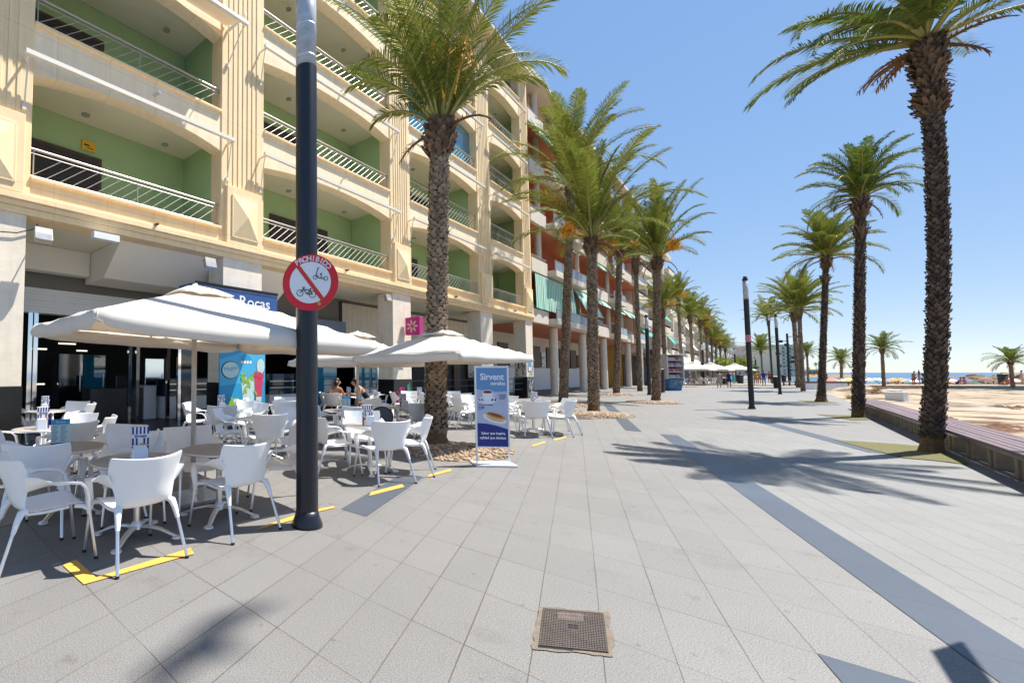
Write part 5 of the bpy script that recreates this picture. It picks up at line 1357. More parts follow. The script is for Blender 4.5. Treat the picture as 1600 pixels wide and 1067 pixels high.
lamp(gp(1175, 639), 'leaning looking street lamp with a pink sticker, in mid promenade', Ht=5.7, r=0.088, sticker=True)
for (bp, lb, hh, rr_) in (((1219, 616), 'street lamp close right of the walkers, before the leafy palm', 5.75, 0.085), ((1207, 600), 'taller slim lamp pole just left of that lamp', 9.6, 0.085), ((1100, 600), 'far street lamp before the café parasols on the building side', 5.6, 0.13), ((1150, 596.5), 'far street lamp with a small sign by the second far parasol', 5.6, 0.13), ((1015, 617), 'street lamp squeezed behind the kiosk palm', 5.6, 0.11), ((1182, 592), 'farthest short street lamp before the pink block', 5.6, 0.14)):
    lamp(gp(*bp), lb, Ht=hh, r=rr_)
# floodlight mast
g = gp(1234, 595.5); o = empty('floodlight_mast', g, 0, 'tall mast with many small floodlights before the sand coloured tower', 'light mast')
zt = zp(1231.5, 521, depth(g)).z
b = MB(); b.lathe([(0.22, 0), (0.14, zt)], n=10); b.build('mast', M_NAVY, o)
for k in range(9):
    a = k*2.3; z = zt - 0.6 - k*0.75; b = MB(); e = Vector((math.cos(a)*1.3, math.sin(a)*1.3, z)); b.tube((0, 0, z), e, 0.06, 5); b.obox(e, (0.3, 0, 0), (0, 0.3, 0), (0, 0, 0.22)); b.build('floodlight', M_NAVY, o)

# ------------------------------------------------------------------ printed café stand
gs = gp(771, 724)
vl = gp(745, 726); vr = gp(797, 727); dd = vr - vl; WS = dd.length*0.98
st = empty('poster_stand', (vl+vr)/2, math.atan2(dd.y, dd.x), 'white framed poster stand showing a coffee cup and a filled bun, on the terrace edge', 'poster stand')
b = MB(); b.box(-WS/2-0.06, -0.19, 0.004, WS/2+0.06, 0.19, 0.035); b.build('base', M_WHITE, st, bevel=0.004)
for s_ in (-1, 1): b = MB(); b.box(s_*WS/2-0.014, -0.014, 0.03, s_*WS/2+0.014, 0.014, 1.66); b.build('upright', M_PW, st, bevel=0.003)
b = MB(); b.box(-WS/2+0.015, -0.012, 1.63, WS/2-0.015, 0.012, 1.66); b.box(-WS/2+0.015, -0.012, 0.29, WS/2-0.015, 0.012, 0.31); b.build('cross_bar', M_PW, st)
x0, x1 = -WS/2+0.016, WS/2-0.016; zt, zb = 1.63, 0.31
b = MB(); b.box(x0, -0.006, zb, x1, 0.006, zt); b.build('panel', mat('print_greyblue', (0.44, 0.48, 0.62), 0.4), st)
b = MB(); pts = [(x0, zt), (x0, 1.27), (-0.1, 1.24), (0.1, 1.225), (x1, 1.235), (x1, zt)]; flat(b, pts, -0.0078, 0); 
b.build('blue_header', M_LBLUE, st)
b = MB(); flat(b, [(x0, zb), (x1, zb), (x1, 0.60), (0.08, 0.655), (-0.08, 0.69), (x0, 0.70)], -0.0078, 0); b.build('blue_footer', M_DBLUE, st)
text_mesh('Sirvent', 0.155, (0.005, -0.0095, 1.475), (R(90), 0, 0), M_PW, st, bold=0.004, sx=0.88)
text_mesh('miralles', 0.085, (0.10, -0.0095, 1.365), (R(90), 0, 0), M_PW, st, bold=0.002, sx=0.9)
text_mesh('Sabor que inspira,', 0.062, (0.01, -0.0095, 0.53), (R(90), 0, 0), M_PW, st, bold=0.0013, sx=0.88)
text_mesh('calidad que destaca', 0.062, (0.0, -0.0095, 0.455), (R(90), 0, 0), M_PW, st, bold=0.0013, sx=0.88)
text_mesh('Bollo con mantequilla', 0.030, (x0+0.02, -0.0095, 1.005), (R(90), 0, 0), M_DBLUE, st, align='LEFT', sx=0.9)
text_mesh('2,00', 0.058, (x0+0.02, -0.0095, 0.955), (R(90), 0, 0), M_DBLUE, st, align='LEFT', bold=0.001)
b = MB(); b.box(x0+0.02, -0.0095, 0.915, x0+0.06, -0.0085, 0.921); 
for z in (1.165, 1.135, 1.105): b.box(x1-0.13, -0.0095, z, x1-0.02-0.02*(z < 1.11), -0.0085, z+0.013)
b.build('small_print', M_DBLUE, st)
cz = 1.14
b = MB()
flat(b, disc_pts(-0.075, cz-0.055, 0.165, 0.07, 40), -0.009, 0); flat(b, disc_pts(-0.075, cz-0.05, 0.148, 0.058, 40), -0.0105, 1); flat(b, disc_pts(-0.075, cz-0.045, 0.075, 0.03, 30), -0.012, 0)
for (xx, tl) in ((-0.195, 0.02), (-0.155, 0.015), (-0.0, -0.015), (0.045, -0.02)): flat(b, [(xx-0.013, cz-0.065), (xx+0.013, cz-0.075), (xx+0.010-tl, cz-0.03), (xx-0.012-tl, cz-0.025)], -0.012, 2)
flat(b, [(-0.115, cz-0.06), (-0.075, cz-0.068), (-0.035, cz-0.06), (-0.0, cz-0.01), (0.015, cz+0.085), (-0.16, cz+0.085), (-0.148, cz-0.01)], -0.0135, 1); flat(b, disc_pts(0.022, cz+0.03, 0.032, 0.036, 20), -0.0125, 0); flat(b, disc_pts(-0.0725, cz+0.085, 0.0925, 0.032, 30), -0.015, 1); flat(b, disc_pts(-0.0725, cz+0.082, 0.076, 0.023, 30), -0.0165, 3)
b.build('cup_picture', [M_PALE, M_PW, M_DBLUE, M_MAROON], st)
b = MB(); tl_ = R(-16)
def rt(pts, c, a): return [(c[0]+(p[0])*math.cos(a)-(p[1])*math.sin(a), c[1]+p[0]*math.sin(a)+p[1]*math.cos(a)) for p in pts]
c_ = (0.045, 0.80)
flat(b, rt(disc_pts(0.0, -0.03, 0.205, 0.075, 40), c_, tl_), -0.009, 0); flat(b, rt(disc_pts(0.0, -0.022, 0.19, 0.062, 40), c_, tl_), -0.0105, 1)
flat(b, rt(disc_pts(0.005, 0.0, 0.165, 0.058, 40), c_, tl_), -0.012, 2); flat(b, rt(disc_pts(0.005, -0.004, 0.163, 0.034, 40), c_, tl_), -0.0135, 3); flat(b, rt(disc_pts(0.005, 0.022, 0.155, 0.044, 40), c_, tl_), -0.015, 4); flat(b, rt(disc_pts(-0.01, 0.035, 0.12, 0.022, 40), c_, tl_), -0.0165, 5)
b.build('bun_picture', [M_PALE, M_PW, M_BUN, M_CREMA, M_BUN, M_BUND], st)

# ------------------------------------------------------------------ drinks poster on the pillar
pz = empty('drinks_poster', (FX+0.06, 7.95, 0), R(90), 'tall blue poster with a mint drink and a pink drink hung on the pillar', 'poster')
PWD = 0.80
b = MB(); b.box(-PWD, 0, 0.35, PWD, 0.03, 2.75); b.build('panel', M_CYAN, pz)
b = MB(); flat(b, [(-PWD+.01, 1.2), (-PWD+.01, 1.9), (PWD-.01, 2.35), (PWD-.01, 1.3)], -0.002, 0); b.build('light_sweep', mat('print_sky', (0.06, 0.42, 0.68), 0.45), pz)
b = MB(); flat(b, disc_pts(-0.45, 1.62, 0.30, 0.24, 36), -0.004, 1); flat(b, disc_pts(-0.43, 1.62, 0.28, 0.22, 36), -0.006, 0); b.build('name_bubble', [M_ICE, M_BLACK], pz); b = MB(); flat(b, disc_pts(0.63, 1.72, 0.165, 0.24, 36), -0.004, 1); flat(b, disc_pts(0.63, 1.73, 0.15, 0.22, 36), -0.006, 0)
b.build('name_bubble', [M_ICE, M_BLACK], pz)
b = MB(); flat(b, disc_pts(0.1, 1.86, 0.2, 0.2, 30, 0, math.pi), -0.004, 0)
for k in range(4): flat(b, disc_pts(-0.05+k*0.1, 1.84, 0.045, 0.045, 16), -0.006, 1)
b.build('badge', [M_CYAN, M_PW], pz)
text_mesh('Mojito', 0.17, (-0.43, -0.008, 1.66), (R(90), R(-8), 0), M_CYAN, pz); text_mesh('Sirvent', 0.26, (0.38, -0.008, 2.28), (R(90), R(-8), 0), M_PW, pz, sx=0.9)
b = MB(); flat(b, [(0.0, 0.66), (0.36, 0.66), (0.45, 1.36), (-0.08, 1.36)], -0.006, 0); flat(b, disc_pts(0.185, 1.36, 0.265, 0.06, 24), -0.0075, 1)
for k in range(16):
    rng = random.Random(k); flat(b, rt(disc_pts(0, 0, 0.10, 0.035, 10), (0.05+rng.uniform(-.15, .4), 1.02+rng.uniform(-.05, .52)), rng.uniform(0, 3)), -0.0085-0.0006*k, 2)
flat(b, rt(disc_pts(0, 0, 0.19, 0.13, 24), (-0.28, 0.72), 0.3), -0.008, 2); flat(b, rt(disc_pts(0, 0, 0.16, 0.10, 24), (-0.27, 0.73), 0.3), -0.010, 1)
for k in range(5): flat(b, rt(disc_pts(0, 0, 0.12, 0.05, 10), (-0.52+0.07*k, 0.66+0.06*(k % 3)), k*0.9), -0.0105-0.0006*k, 2)
b.build('mint_drink_picture', [M_ICE, M_PW, M_LIME], pz)
b = MB(); flat(b, [(0.43, 0.86), (0.66, 0.86), (0.72, 1.48), (0.38, 1.48)], -0.014, 0); flat(b, [(0.49, 0.50), (0.58, 0.50), (0.67, 0.86), (0.44, 0.86)], -0.014, 1)
for k in range(9): rng = random.Random(50+k); flat(b, disc_pts(0.55+rng.uniform(-.14, .14), 1.44+rng.uniform(-.03, .1), 0.06, 0.05, 12), -0.016-0.0005*k, 0)
b.build('pink_drink_picture', [M_ROSE, M_ICE], pz)

# ------------------------------------------------------------------ café name sign
sb = empty('cafe_sign', (-9.42, 7.25, 0), R(90), 'long blue box sign with white lettering above the front parasol', 'sign')
za, zc_ = 3.17, 3.72
b = MB(); b.box(-1.32, 0.0, za, 1.32, 0.78, zc_); b.build('box', M_BLUE, sb, bevel=0.01)
b = MB(); b.box(-1.33, -0.02, zc_-0.045, 1.33, -0.001, zc_+0.02, 0); b.box(-1.3, -0.006, zc_-0.075, 1.3, -0.001, zc_-0.068, 1); b.box(-1.3, -0.006, za+0.03, 1.3, -0.001, za+0.037, 1); b.build('trim', [M_NAVY, M_PW], sb)
text_mesh('Las Rocas', 0.40, (0.16, -0.004, (za+zc_)/2-0.06), (R(90), 0, 0), M_PW, sb, bold=0.004, sx=1.12)
b = MB(); 
for y in (-1.0, 1.0): b.box(y-0.03, 0.781, za+0.2, y+0.03, 0.84, zc_-0.1)
b.build('bracket', M_STEEL, sb)
# magenta projecting sign on the third pillar
ms = empty('projecting_sign', (FX, 16.3, 0), 0, 'magenta box sign with a pale flower projecting from the third pillar', 'sign')
zA, zB = 3.05, 3.75
b = MB(); b.box(0.08, -0.13, zA, 0.72, 0.13, zB); b.build('box', M_PINK, ms, bevel=0.01)
b = MB()
for k in range(7): a = k*2*math.pi/7; flat(b, rt(disc_pts(0.16, 0, 0.10, 0.035, 12), (0.40, zA+0.34), a), -0.134-0.001*k, 0)
b.build('flower_emblem', mat('print_sand', (0.72, 0.52, 0.36), 0.5), ms)
b = MB(); b.box(0.0, -0.03, zA+0.1, 0.08, 0.03, zA+0.16); b.build('bracket', M_STEEL, ms)
# graffiti and stickers on the pillars
def scrawl(y0, z0, w_, h_, seed, m, name='graffiti', lat=FX+0.003, n=9, face='front', k_=0.012):
    rng = random.Random(seed); b = MB()
    for k in range(n):
        p = [(rng.random(), rng.random())]; 
        for q_ in range(5): p.append((min(1, max(0, p[-1][0]+rng.uniform(-.25, .3))), min(1, max(0, p[-1][1]+rng.uniform(-.35, .35)))))
        for (u0, v0), (u1, v1) in zip(p, p[1:]):
            if face == 'front': P_, Q_ = Vector((lat, y0+u0*w_, z0+v0*h_)), Vector((lat, y0+u1*w_, z0+v1*h_)); nn = Vector((1, 0, 0))
            else: P_, Q_ = Vector((y0+u0*w_, lat, z0+v0*h_)), Vector((y0+u1*w_, lat, z0+v1*h_)); nn = Vector((0, -1, 0))
            d = Q_-P_; 
            if d.length < 1e-4: continue
            s_ = d.normalized().cross(nn)*k_
            b.add([P_-s_+nn*0.001*k, Q_-s_+nn*0.001*k, Q_+s_+nn*0.001*k, P_+s_+nn*0.001*k], [(0, 1, 2, 3)])
    return part(b, name, m)
scrawl(-10.85, 1.32, 0.55, 1.15, 1, M_BLACK, face='side', lat=PIL[5][0]+0.095, n=14)
scrawl(29.75, 0.1, 0.9, 1.1, 2, M_PALE, n=10); scrawl(29.8, 1.4, 0.8, 1.1, 3, M_BLACK, n=8)
scrawl(-10.85, 1.15, 0.55, 0.6, 4, M_BLACK, face='side', lat=PIL[4][0]+0.095, n=6); scrawl(23.6, 1.35, 0.8, 0.4, 5, M_BLACK, n=4)
scrawl(15.6, 0.15, 0.6, 0.8, 6, M_PINK, n=9, k_=0.03); scrawl(16.35, 0.15, 0.25, 1.0, 7, M_TURQ, n=7)
b = MB(); b.box(FX+0.003, 15.75, 1.75, FX+0.008, 16.15, 2.4, 0); b.box(FX+0.009, 15.8, 1.95, FX+0.011, 16.1, 2.3, 1); part(b, 'notice', [M_PW, M_CYAN])
b = MB(); b.box(FX+0.003, 29.9, 1.65, FX+0.008, 30.4, 2.4, 0); b.box(FX+0.009, 29.95, 1.9, FX+0.011, 30.35, 2.25, 1); part(b, 'notice', [M_PW, M_CYAN])

# ------------------------------------------------------------------ inside the café
def yS(px, lat): return fp(px, 600, lat).y
cb = empty('shop_counter', (-14.6, yS(185, -14.6), 0), 0, 'white and dark service counter standing inside the open café', 'counter')
cyy = cb.location.y
b = MB(); b.box(-0.4, -1.0, 0.02, 0.3, 0.7, 1.05); b.build('body', mat('counter_dark', (0.07, 0.06, 0.055), 0.5), cb)
b = MB(); b.box(-0.45, 0.72, 0.02, 0.35, 1.15, 1.12); b.build('white_end', M_WHITE, cb)
b = MB(); b.box(-0.2, 0.0, 1.06, -0.15, 0.55, 1.45); b.build('screen', M_NAVY, cb)
fr = empty('display_fridge', (-14.2, yS(300, -14.2), 0), 0, 'glass fronted cake display behind the chrome posts', 'display case')
b = MB(); b.box(-0.4, -1.2, 0.02, 0.4, 1.3, 0.75); b.build('base', M_WHITE, fr)
b = MB(); b.box(-0.4, -1.2, 0.76, 0.35, 1.3, 1.35); b.build('glass_case', M_GLASSD, fr)
for z in (0.95, 1.15): b = MB(); b.box(0.351, -1.15, z, 0.37, 1.25, z+0.03); b.build('shelf', M_STEEL, fr)
fr2 = empty('display_fridge', (-13.6, yS(440, -13.6), 0), 0, 'dark glass display case right of the drinks poster', 'display case')
b = MB(); b.box(-0.4, -0.9, 0.02, 0.3, 0.9, 0.7); b.build('base', M_WHITE, fr2)
b = MB(); b.box(-0.4, -0.9, 0.71, 0.25, 0.9, 1.5); b.build('glass_case', M_GLASSD, fr2)
for z in (0.95, 1.2): b = MB(); b.box(0.251, -0.85, z, 0.27, 0.85, z+0.03); b.build('shelf', M_STEEL, fr2)
for (px, lat, z0, z1, m, lb) in ((235, -17, 0.02, 2.1, M_CHROME, 'tall steel fridge door gleaming at the back of the café'), (105, -17, 0.02, 2.2, M_CHROME, 'steel cabinet in the dark at the left back of the café'), (142, -17.5, 0.02, 2.2, M_GLASSB, 'glass door cooler with bluish glass at the café back')):
    y = yS(px, lat); c = empty('steel_cabinet', (lat, y, 0), 0, lb, 'cabinet'); b = MB(); b.box(-0.35, -0.4, z0, 0.35, 0.4, z1); b.build('body', m, c, bevel=0.02)
    b = MB(); b.box(0.351, 0.3, 0.9, 0.38, 0.33, 1.5); b.build('handle', M_STEEL, c)
# ------------------------------------------------------------------ long slatted bench on concrete blocks
M_PLANKW = mat('weathered_purple_planks', (0.145, 0.092, 0.108), 0.6, var=0.35, vscale=3, rnd=0.25, stretch=(1, 0.15, 1))
bn = empty('slatted_bench', (2.6, 17.5, 0), 0, 'very long low bench of faded purple brown slats on concrete blocks', 'bench')
yb0, yb1 = 3.0-17.5, 31.2-17.5
b = MB()
for k in range(6):
    x = -0.32 + k*0.108; y = yb0
    rng = random.Random(k)
    y += rng.uniform(0, 1)
    b.box(x, yb0, 0.40, x+0.094, y, 0.45)
    while y < yb1:
        y2 = min(yb1, y + 3.6); b.box(x, y+0.004, 0.40+rng.uniform(-.002, .002), x+0.094, y2, 0.45+rng.uniform(-.003, .003)); y = y2
b.build('slats', M_PLANKW, bn, bevel=0.006, seg=1)
b = MB()
for x in (-0.26, 0.22): b.box(x, yb0+0.02, 0.33, x+0.05, yb1-0.02, 0.398)
b.build('bearers', M_NAVY, bn)
y = yb0 + 0.4; M_BLK = mat('bench_concrete', (0.30, 0.27, 0.22), 0.9, var=0.3, vscale=3)
while y < yb1:
    b = MB(); b.box(-0.17, y, 0.0, 0.22, y+0.14, 0.33); b.build('support_block', M_BLK, bn, bevel=0.01)
    b = MB(); b.box(-0.17, y+0.32, 0.0, 0.22, y+0.46, 0.33); b.build('support_block', M_BLK, bn, bevel=0.01)
    y += 1.25
# ------------------------------------------------------------------ manhole cover
c0, c1, c2, c3 = gp(847, 951), gp(945, 960), gp(949, 1021), gp(843, 1011)
ex = ((c1-c0) + (c2-c3))*0.5; ey = ((c3-c0) + (c2-c1))*0.5; mc = (c0+c1+c2+c3)/4
mh = empty('manhole_cover', mc, math.atan2(ex.y, ex.x), 'rusty brown rectangular cast iron cover let into the paving', 'manhole cover')
mw, md = ex.length, ey.length
M_IRON = mat('cast_iron', (0.118, 0.092, 0.08), 0.7, metal=0.15, var=0.4, vscale=14, bump=0.3, bscale=80)
M_MORT = mat('old_mortar', (0.215, 0.175, 0.135), 0.95, var=0.4, vscale=16, bump=0.6, bscale=60)
b = MB(); pts = []
rng = random.Random(4)
for (x, y, dx_, dy_, n) in ((-1, -1, 1, 0, 12), (1, -1, 0, 1, 12), (1, 1, -1, 0, 12), (-1, 1, 0, -1, 12)):
    for k in range(n):
        px_, py_ = (x + 2*dx_*k/n)*(mw/2+0.03), (y + 2*dy_*k/n)*(md/2+0.03)
        j = rng.uniform(-.012, .012); pts.append((px_ + (j if dy_ else 0), py_ + (j if dx_ else 0), 0.005))
b.poly(pts); b.build('mortar_bed', M_MORT, mh)
b = MB(); b.box(-mw/2, -md/2, 0.0, mw/2, md/2, 0.0085); b.build('plate', mat('cast_iron_dark', (0.035, 0.026, 0.022), 0.8, var=0.3, vscale=20), mh)
b = MB(); nx_, ny_ = 26, 24
for i in range(nx_):
    for j in range(ny_):
        x = -mw/2 + mw*(i+0.5)/nx_; y = -md/2 + md*(j+0.5)/ny_
        if abs(x + mw*0.04) < mw*0.22 and md*0.20 < y < md*0.43: continue
        if abs(x+0.0) < 0.028 and -0.03 < y < 0.05: continue
        b.box(x-mw/nx_*0.36, y-md/ny_*0.36, 0.009, x+mw/nx_*0.36, y+md/ny_*0.36, 0.013)
b.build('raised_grip', M_IRON, mh)
b = MB(); b.box(-mw*0.25, md*0.205, 0.009, mw*0.17, md*0.425, 0.0115); b.build('name_plate', M_IRON, mh)
for k, s in enumerate(('ALUMBRADO', 'PUBLICO')): text_mesh(s, 0.034, (-mw*0.04, md*(0.36-0.095*k), 0.012), (0, 0, 0), mat('worn_iron', (0.20, 0.155, 0.13), 0.6), mh, ext=0.001)
b = MB(); b.box(-0.026, 0.0, 0.0088, -0.004, 0.03, 0.0095); b.box(0.004, 0.0, 0.0088, 0.026, 0.03, 0.0095); b.build('lifting_hole', M_BLACK, mh)
b = MB(); b.box(-mw/2-0.002, -md/2-0.012, 0.0056, mw*0.0, -md/2, 0.0066); b.build('open_gap', M_BLACK, mh)
# the cover follows the slanted paving joints: shear its parts to the measured outline
_R = Matrix.Rotation(-math.atan2(ex.y, ex.x), 3, 'Z'); _f = _R @ (-ey)
_S = Matrix(((1, _f.x/md, 0, 0), (0, _f.y/md, 0, 0), (0, 0, 1, 0), (0, 0, 0, 1)))
for _o in kids(mh): _o.data.transform(_S @ _o.matrix_basis); _o.matrix_basis = Matrix.Identity(4)
# ------------------------------------------------------------------ people
def skin_mesh(name, P, E, m, parent, sub=1):
    keys = list(P); idx = {k: i for i, k in enumerate(keys)}
    me = bpy.data.meshes.new(name); me.from_pydata([P[k][0] for k in keys], [(idx[a], idx[c]) for a, c in E], []); me.materials.append(m)
    o = bpy.data.objects.new(name, me); link(o, parent)
    sk = o.modifiers.new('skin', 'SKIN'); sk.use_smooth_shade = True; sk.branch_smoothing = 0.5
    d = me.skin_vertices[0].data
    for k in keys:
        r = P[k][1]; d[idx[k]].radius = (r, r) if not isinstance(r, tuple) else r
        d[idx[k]].use_root = (idx[k] == 0)
    subd(o, sub); bake(o)
    for pl in o.data.polygons: pl.use_smooth = True
    return o
def pose_stand(st=0.0, arm=0.1, lean=0.0, sw=1.0):
    J = {}
    J['pelvis'] = ((0, 0, 0.93), (0.15, 0.105)); J['waist'] = ((0, lean*0.3, 1.08), (0.125, 0.09)); J['chest'] = ((0, lean*0.7, 1.28), (0.15, 0.105)); J['collar'] = ((0, lean*1.0, 1.41), (0.10, 0.075))
    J['neck'] = ((0, lean*1.05+0.005, 1.48), 0.052); J['chin'] = ((0, lean*1.1+0.03, 1.54), (0.062, 0.068)); J['face'] = ((0, lean*1.1+0.03, 1.60), (0.073, 0.09)); J['crown'] = ((0, lean*1.1+0.015, 1.68), (0.068, 0.082)); J['nose'] = ((0, lean*1.1+0.125, 1.585), 0.014)
    for s, sg in (('L', -1), ('R', 1)):
        a = arm*sg
        J['sho'+s] = ((sg*0.18, lean*0.95, 1.39), 0.055); J['elb'+s] = ((sg*0.235, lean*0.8 - 0.02 + a*0.5, 1.12), 0.041); J['wri'+s] = ((sg*0.245, lean*0.8 + 0.07 + a, 0.90), 0.029); J['hand'+s] = ((sg*0.245, lean*0.8 + 0.10 + a*1.1, 0.82), (0.022, 0.036))
        for f, (dx_, l) in enumerate(((-.026, .07), (-.009, .082), (.009, .078), (.024, .06))):
            J['f%d%s' % (f, s)] = ((sg*0.245+0.006*sg, lean*0.8+0.11+a*1.1+dx_, 0.82-l), 0.008)
        J['th'+s] = ((sg*0.215, lean*0.8+0.15+a*1.1, 0.80), 0.009)
        d = st*sg
        J['hip'+s] = ((sg*0.09, 0, 0.86), 0.095); J['kne'+s] = ((sg*0.095, d*0.5+0.02, 0.49), 0.058); J['ank'+s] = ((sg*0.095, d - (0.03 if d < 0 else 0), 0.09 + (0.03 if d < 0 else 0)), 0.037); J['heel'+s] = ((sg*0.095, d-0.02, 0.045), 0.038); J['toe'+s] = ((sg*0.105, d+0.15, 0.035), 0.033)
    return J
ED = [('pelvis', 'waist'), ('waist', 'chest'), ('chest', 'collar'), ('collar', 'neck'), ('neck', 'chin'), ('chin', 'face'), ('face', 'crown'), ('face', 'nose')]
for s in 'LR': ED += [('collar', 'sho'+s), ('sho'+s, 'elb'+s), ('elb'+s, 'wri'+s), ('wri'+s, 'hand'+s), ('hand'+s, 'th'+s), ('pelvis', 'hip'+s), ('hip'+s, 'kne'+s), ('kne'+s, 'ank'+s), ('ank'+s, 'heel'+s), ('heel'+s, 'toe'+s)] + [('hand'+s, 'f%d%s' % (f, s)) for f in range(4)]
def fat(J, keys, k): return {q: (J[q][0], tuple(x*k for x in J[q][1]) if isinstance(J[q][1], tuple) else J[q][1]*k) for q in keys}
def wear(o, J, kind, m, k=1.16):
    if kind == 'top': ks = ['waist', 'chest', 'collar', 'pelvis', 'shoL', 'shoR']; es = [('pelvis', 'waist'), ('waist', 'chest'), ('chest', 'collar'), ('collar', 'shoL'), ('collar', 'shoR')]
    elif kind == 'tank': ks = ['waist', 'chest', 'pelvis']; es = [('pelvis', 'waist'), ('waist', 'chest')]
    elif kind == 'shorts': ks = ['pelvis', 'hipL', 'hipR', 'kL', 'kR']; es = [('pelvis', 'hipL'), ('pelvis', 'hipR'), ('hipL', 'kL'), ('hipR', 'kR')]
    P = {}
    for q in ks:
        if q in ('kL', 'kR'):
            h_, n_ = Vector(J['hip'+q[1]][0]), Vector(J['kne'+q[1]][0]); P[q] = (tuple(h_.lerp(n_, 0.72)), 0.088)
        else: P.update(fat(J, [q], k))
    return skin_mesh({'top': 'shirt', 'tank': 'top', 'shorts': 'shorts'}[kind], P, es, m, o)
def dress(o, m, z0=0.52, r0=0.21, lean=0.0):
    b = MB(); b.lathe([(r0, z0), (r0*0.92, 0.75), (0.165, 0.95), (0.14, 1.09), (0.165, 1.28), (0.12, 1.41)], (0, 0), 16)
    b.v = [(x, y*0.75 + lean*max(0, z-0.9)*1.4, z) for (x, y, z) in b.v]; return b.build('dress', m, o, smooth=True)
def hair(o, J, m, long=0.0, bun=False):
    c = Vector(J['crown'][0]); b = MB(); b.ball(c + Vector((0, -0.022, -0.005)), 0.084, 0.10, 0.085, 14)
    if long: b.path([c + Vector((0, -0.07, -0.02)), c + Vector((0, -0.095, -0.12)), c + Vector((0, -0.09, -0.12-long))], [0.075, 0.075, 0.03], 10)
    if bun: b.ball(c + Vector((0, -0.09, 0.06)), 0.045, 0.045, 0.045, 10)
    return b.build('hair', m, o, smooth=True)
def person(pos, face, label, J, skin=M_SKIN, group=None, sc=1.0):
    o = empty('person', pos, face - math.pi/2, label, 'person', group); o.scale = (sc,)*3
    skin_mesh('body', J, ED, skin, o); return o
def cl(name, c): return mat('cloth_'+name, c, 0.9, var=0.12, vscale=9)
away = math.atan2(FW.y, FW.x); along = R(90)
J = pose_stand(0.22, 0.12); o = person(gp(1124, 606), along, 'person in a loose beige dress walking away, left of the navy dress', J, M_SKIN); dress(o, cl('beige', (0.42, 0.36, 0.30)), 0.42, 0.25); hair(o, J, M_HAIR, 0.12)
J = pose_stand(0.18, 0.14); o = person(gp(1139.5, 605.5), along, 'person in a short navy blue dress walking away along the promenade', J, M_SKIN); dress(o, cl('navy', (0.012, 0.02, 0.16)), 0.62, 0.22); hair(o, J, M_HAIRL, 0.16)
J = pose_stand(0.2, 0.1); o = person(gp(1181, 602), along, 'person in mustard yellow clothes walking right of the leaning lamp', J, M_SKIN2); wear(o, J, 'top', cl('mustard', (0.42, 0.30, 0.07)), 1.3); wear(o, J, 'shorts', cl('mustard2', (0.40, 0.30, 0.10))); hair(o, J, M_HAIRL)
J = pose_stand(0.2, 0.15); o = person(gp(1194, 602.5), along, 'person in a royal blue shirt and light blue shorts walking away', J, M_SKIN2, sc=1.05); wear(o, J, 'top', cl('royal', (0.01, 0.04, 0.30)), 1.35); wear(o, J, 'shorts', cl('sky', (0.08, 0.30, 0.55))); hair(o, J, cl('capred', (0.30, 0.06, 0.04)))
J = pose_stand(0.15, 0.1); o = person(gp(1187, 600.5), along, 'person with bare tanned back walking between mustard and royal blue', J, M_SKIN2); wear(o, J, 'shorts', cl('redshort', (0.4, 0.05, 0.04))); hair(o, J, M_HAIR)
J = pose_stand(0.1, 0.1); o = person(gp(1146.5, 600.5), away, 'person in turquoise standing left of the far litter bin', J, M_SKIN); dress(o, cl('turq', (0.02, 0.35, 0.42)), 0.35, 0.2); hair(o, J, M_HAIR)
J = pose_stand(0.1, 0.1); o = person(gp(1203, 599), along, 'person in a dark top far off behind the tall slim lamp pole', J, M_SKIN2); wear(o, J, 'top', cl('rust', (0.3, 0.08, 0.03)), 1.25); wear(o, J, 'shorts', cl('darksh', (0.03, 0.03, 0.05))); hair(o, J, M_HAIR)
J = pose_stand(0.05, 0.05); o = person(gp(1291, 599), away, 'person in dark clothes standing by the rail behind the third seaward palm', J, M_SKIN2); wear(o, J, 'top', cl('dark1', (0.02, 0.02, 0.04)), 1.25); wear(o, J, 'shorts', cl('dark2', (0.03, 0.03, 0.05))); hair(o, J, M_HAIR)
pr = zp(1436, 585, 97); pr.z = 0.35
J = pose_stand(0.05, 0.05); o = person(pr, away, 'dark figure standing on top of the breakwater rocks against the sea', J, M_SKIN2); wear(o, J, 'top', cl('dark1', (0.02, 0.02, 0.04)), 1.25); wear(o, J, 'shorts', cl('dark2', (0.03, 0.03, 0.05))); hair(o, J, M_HAIR)
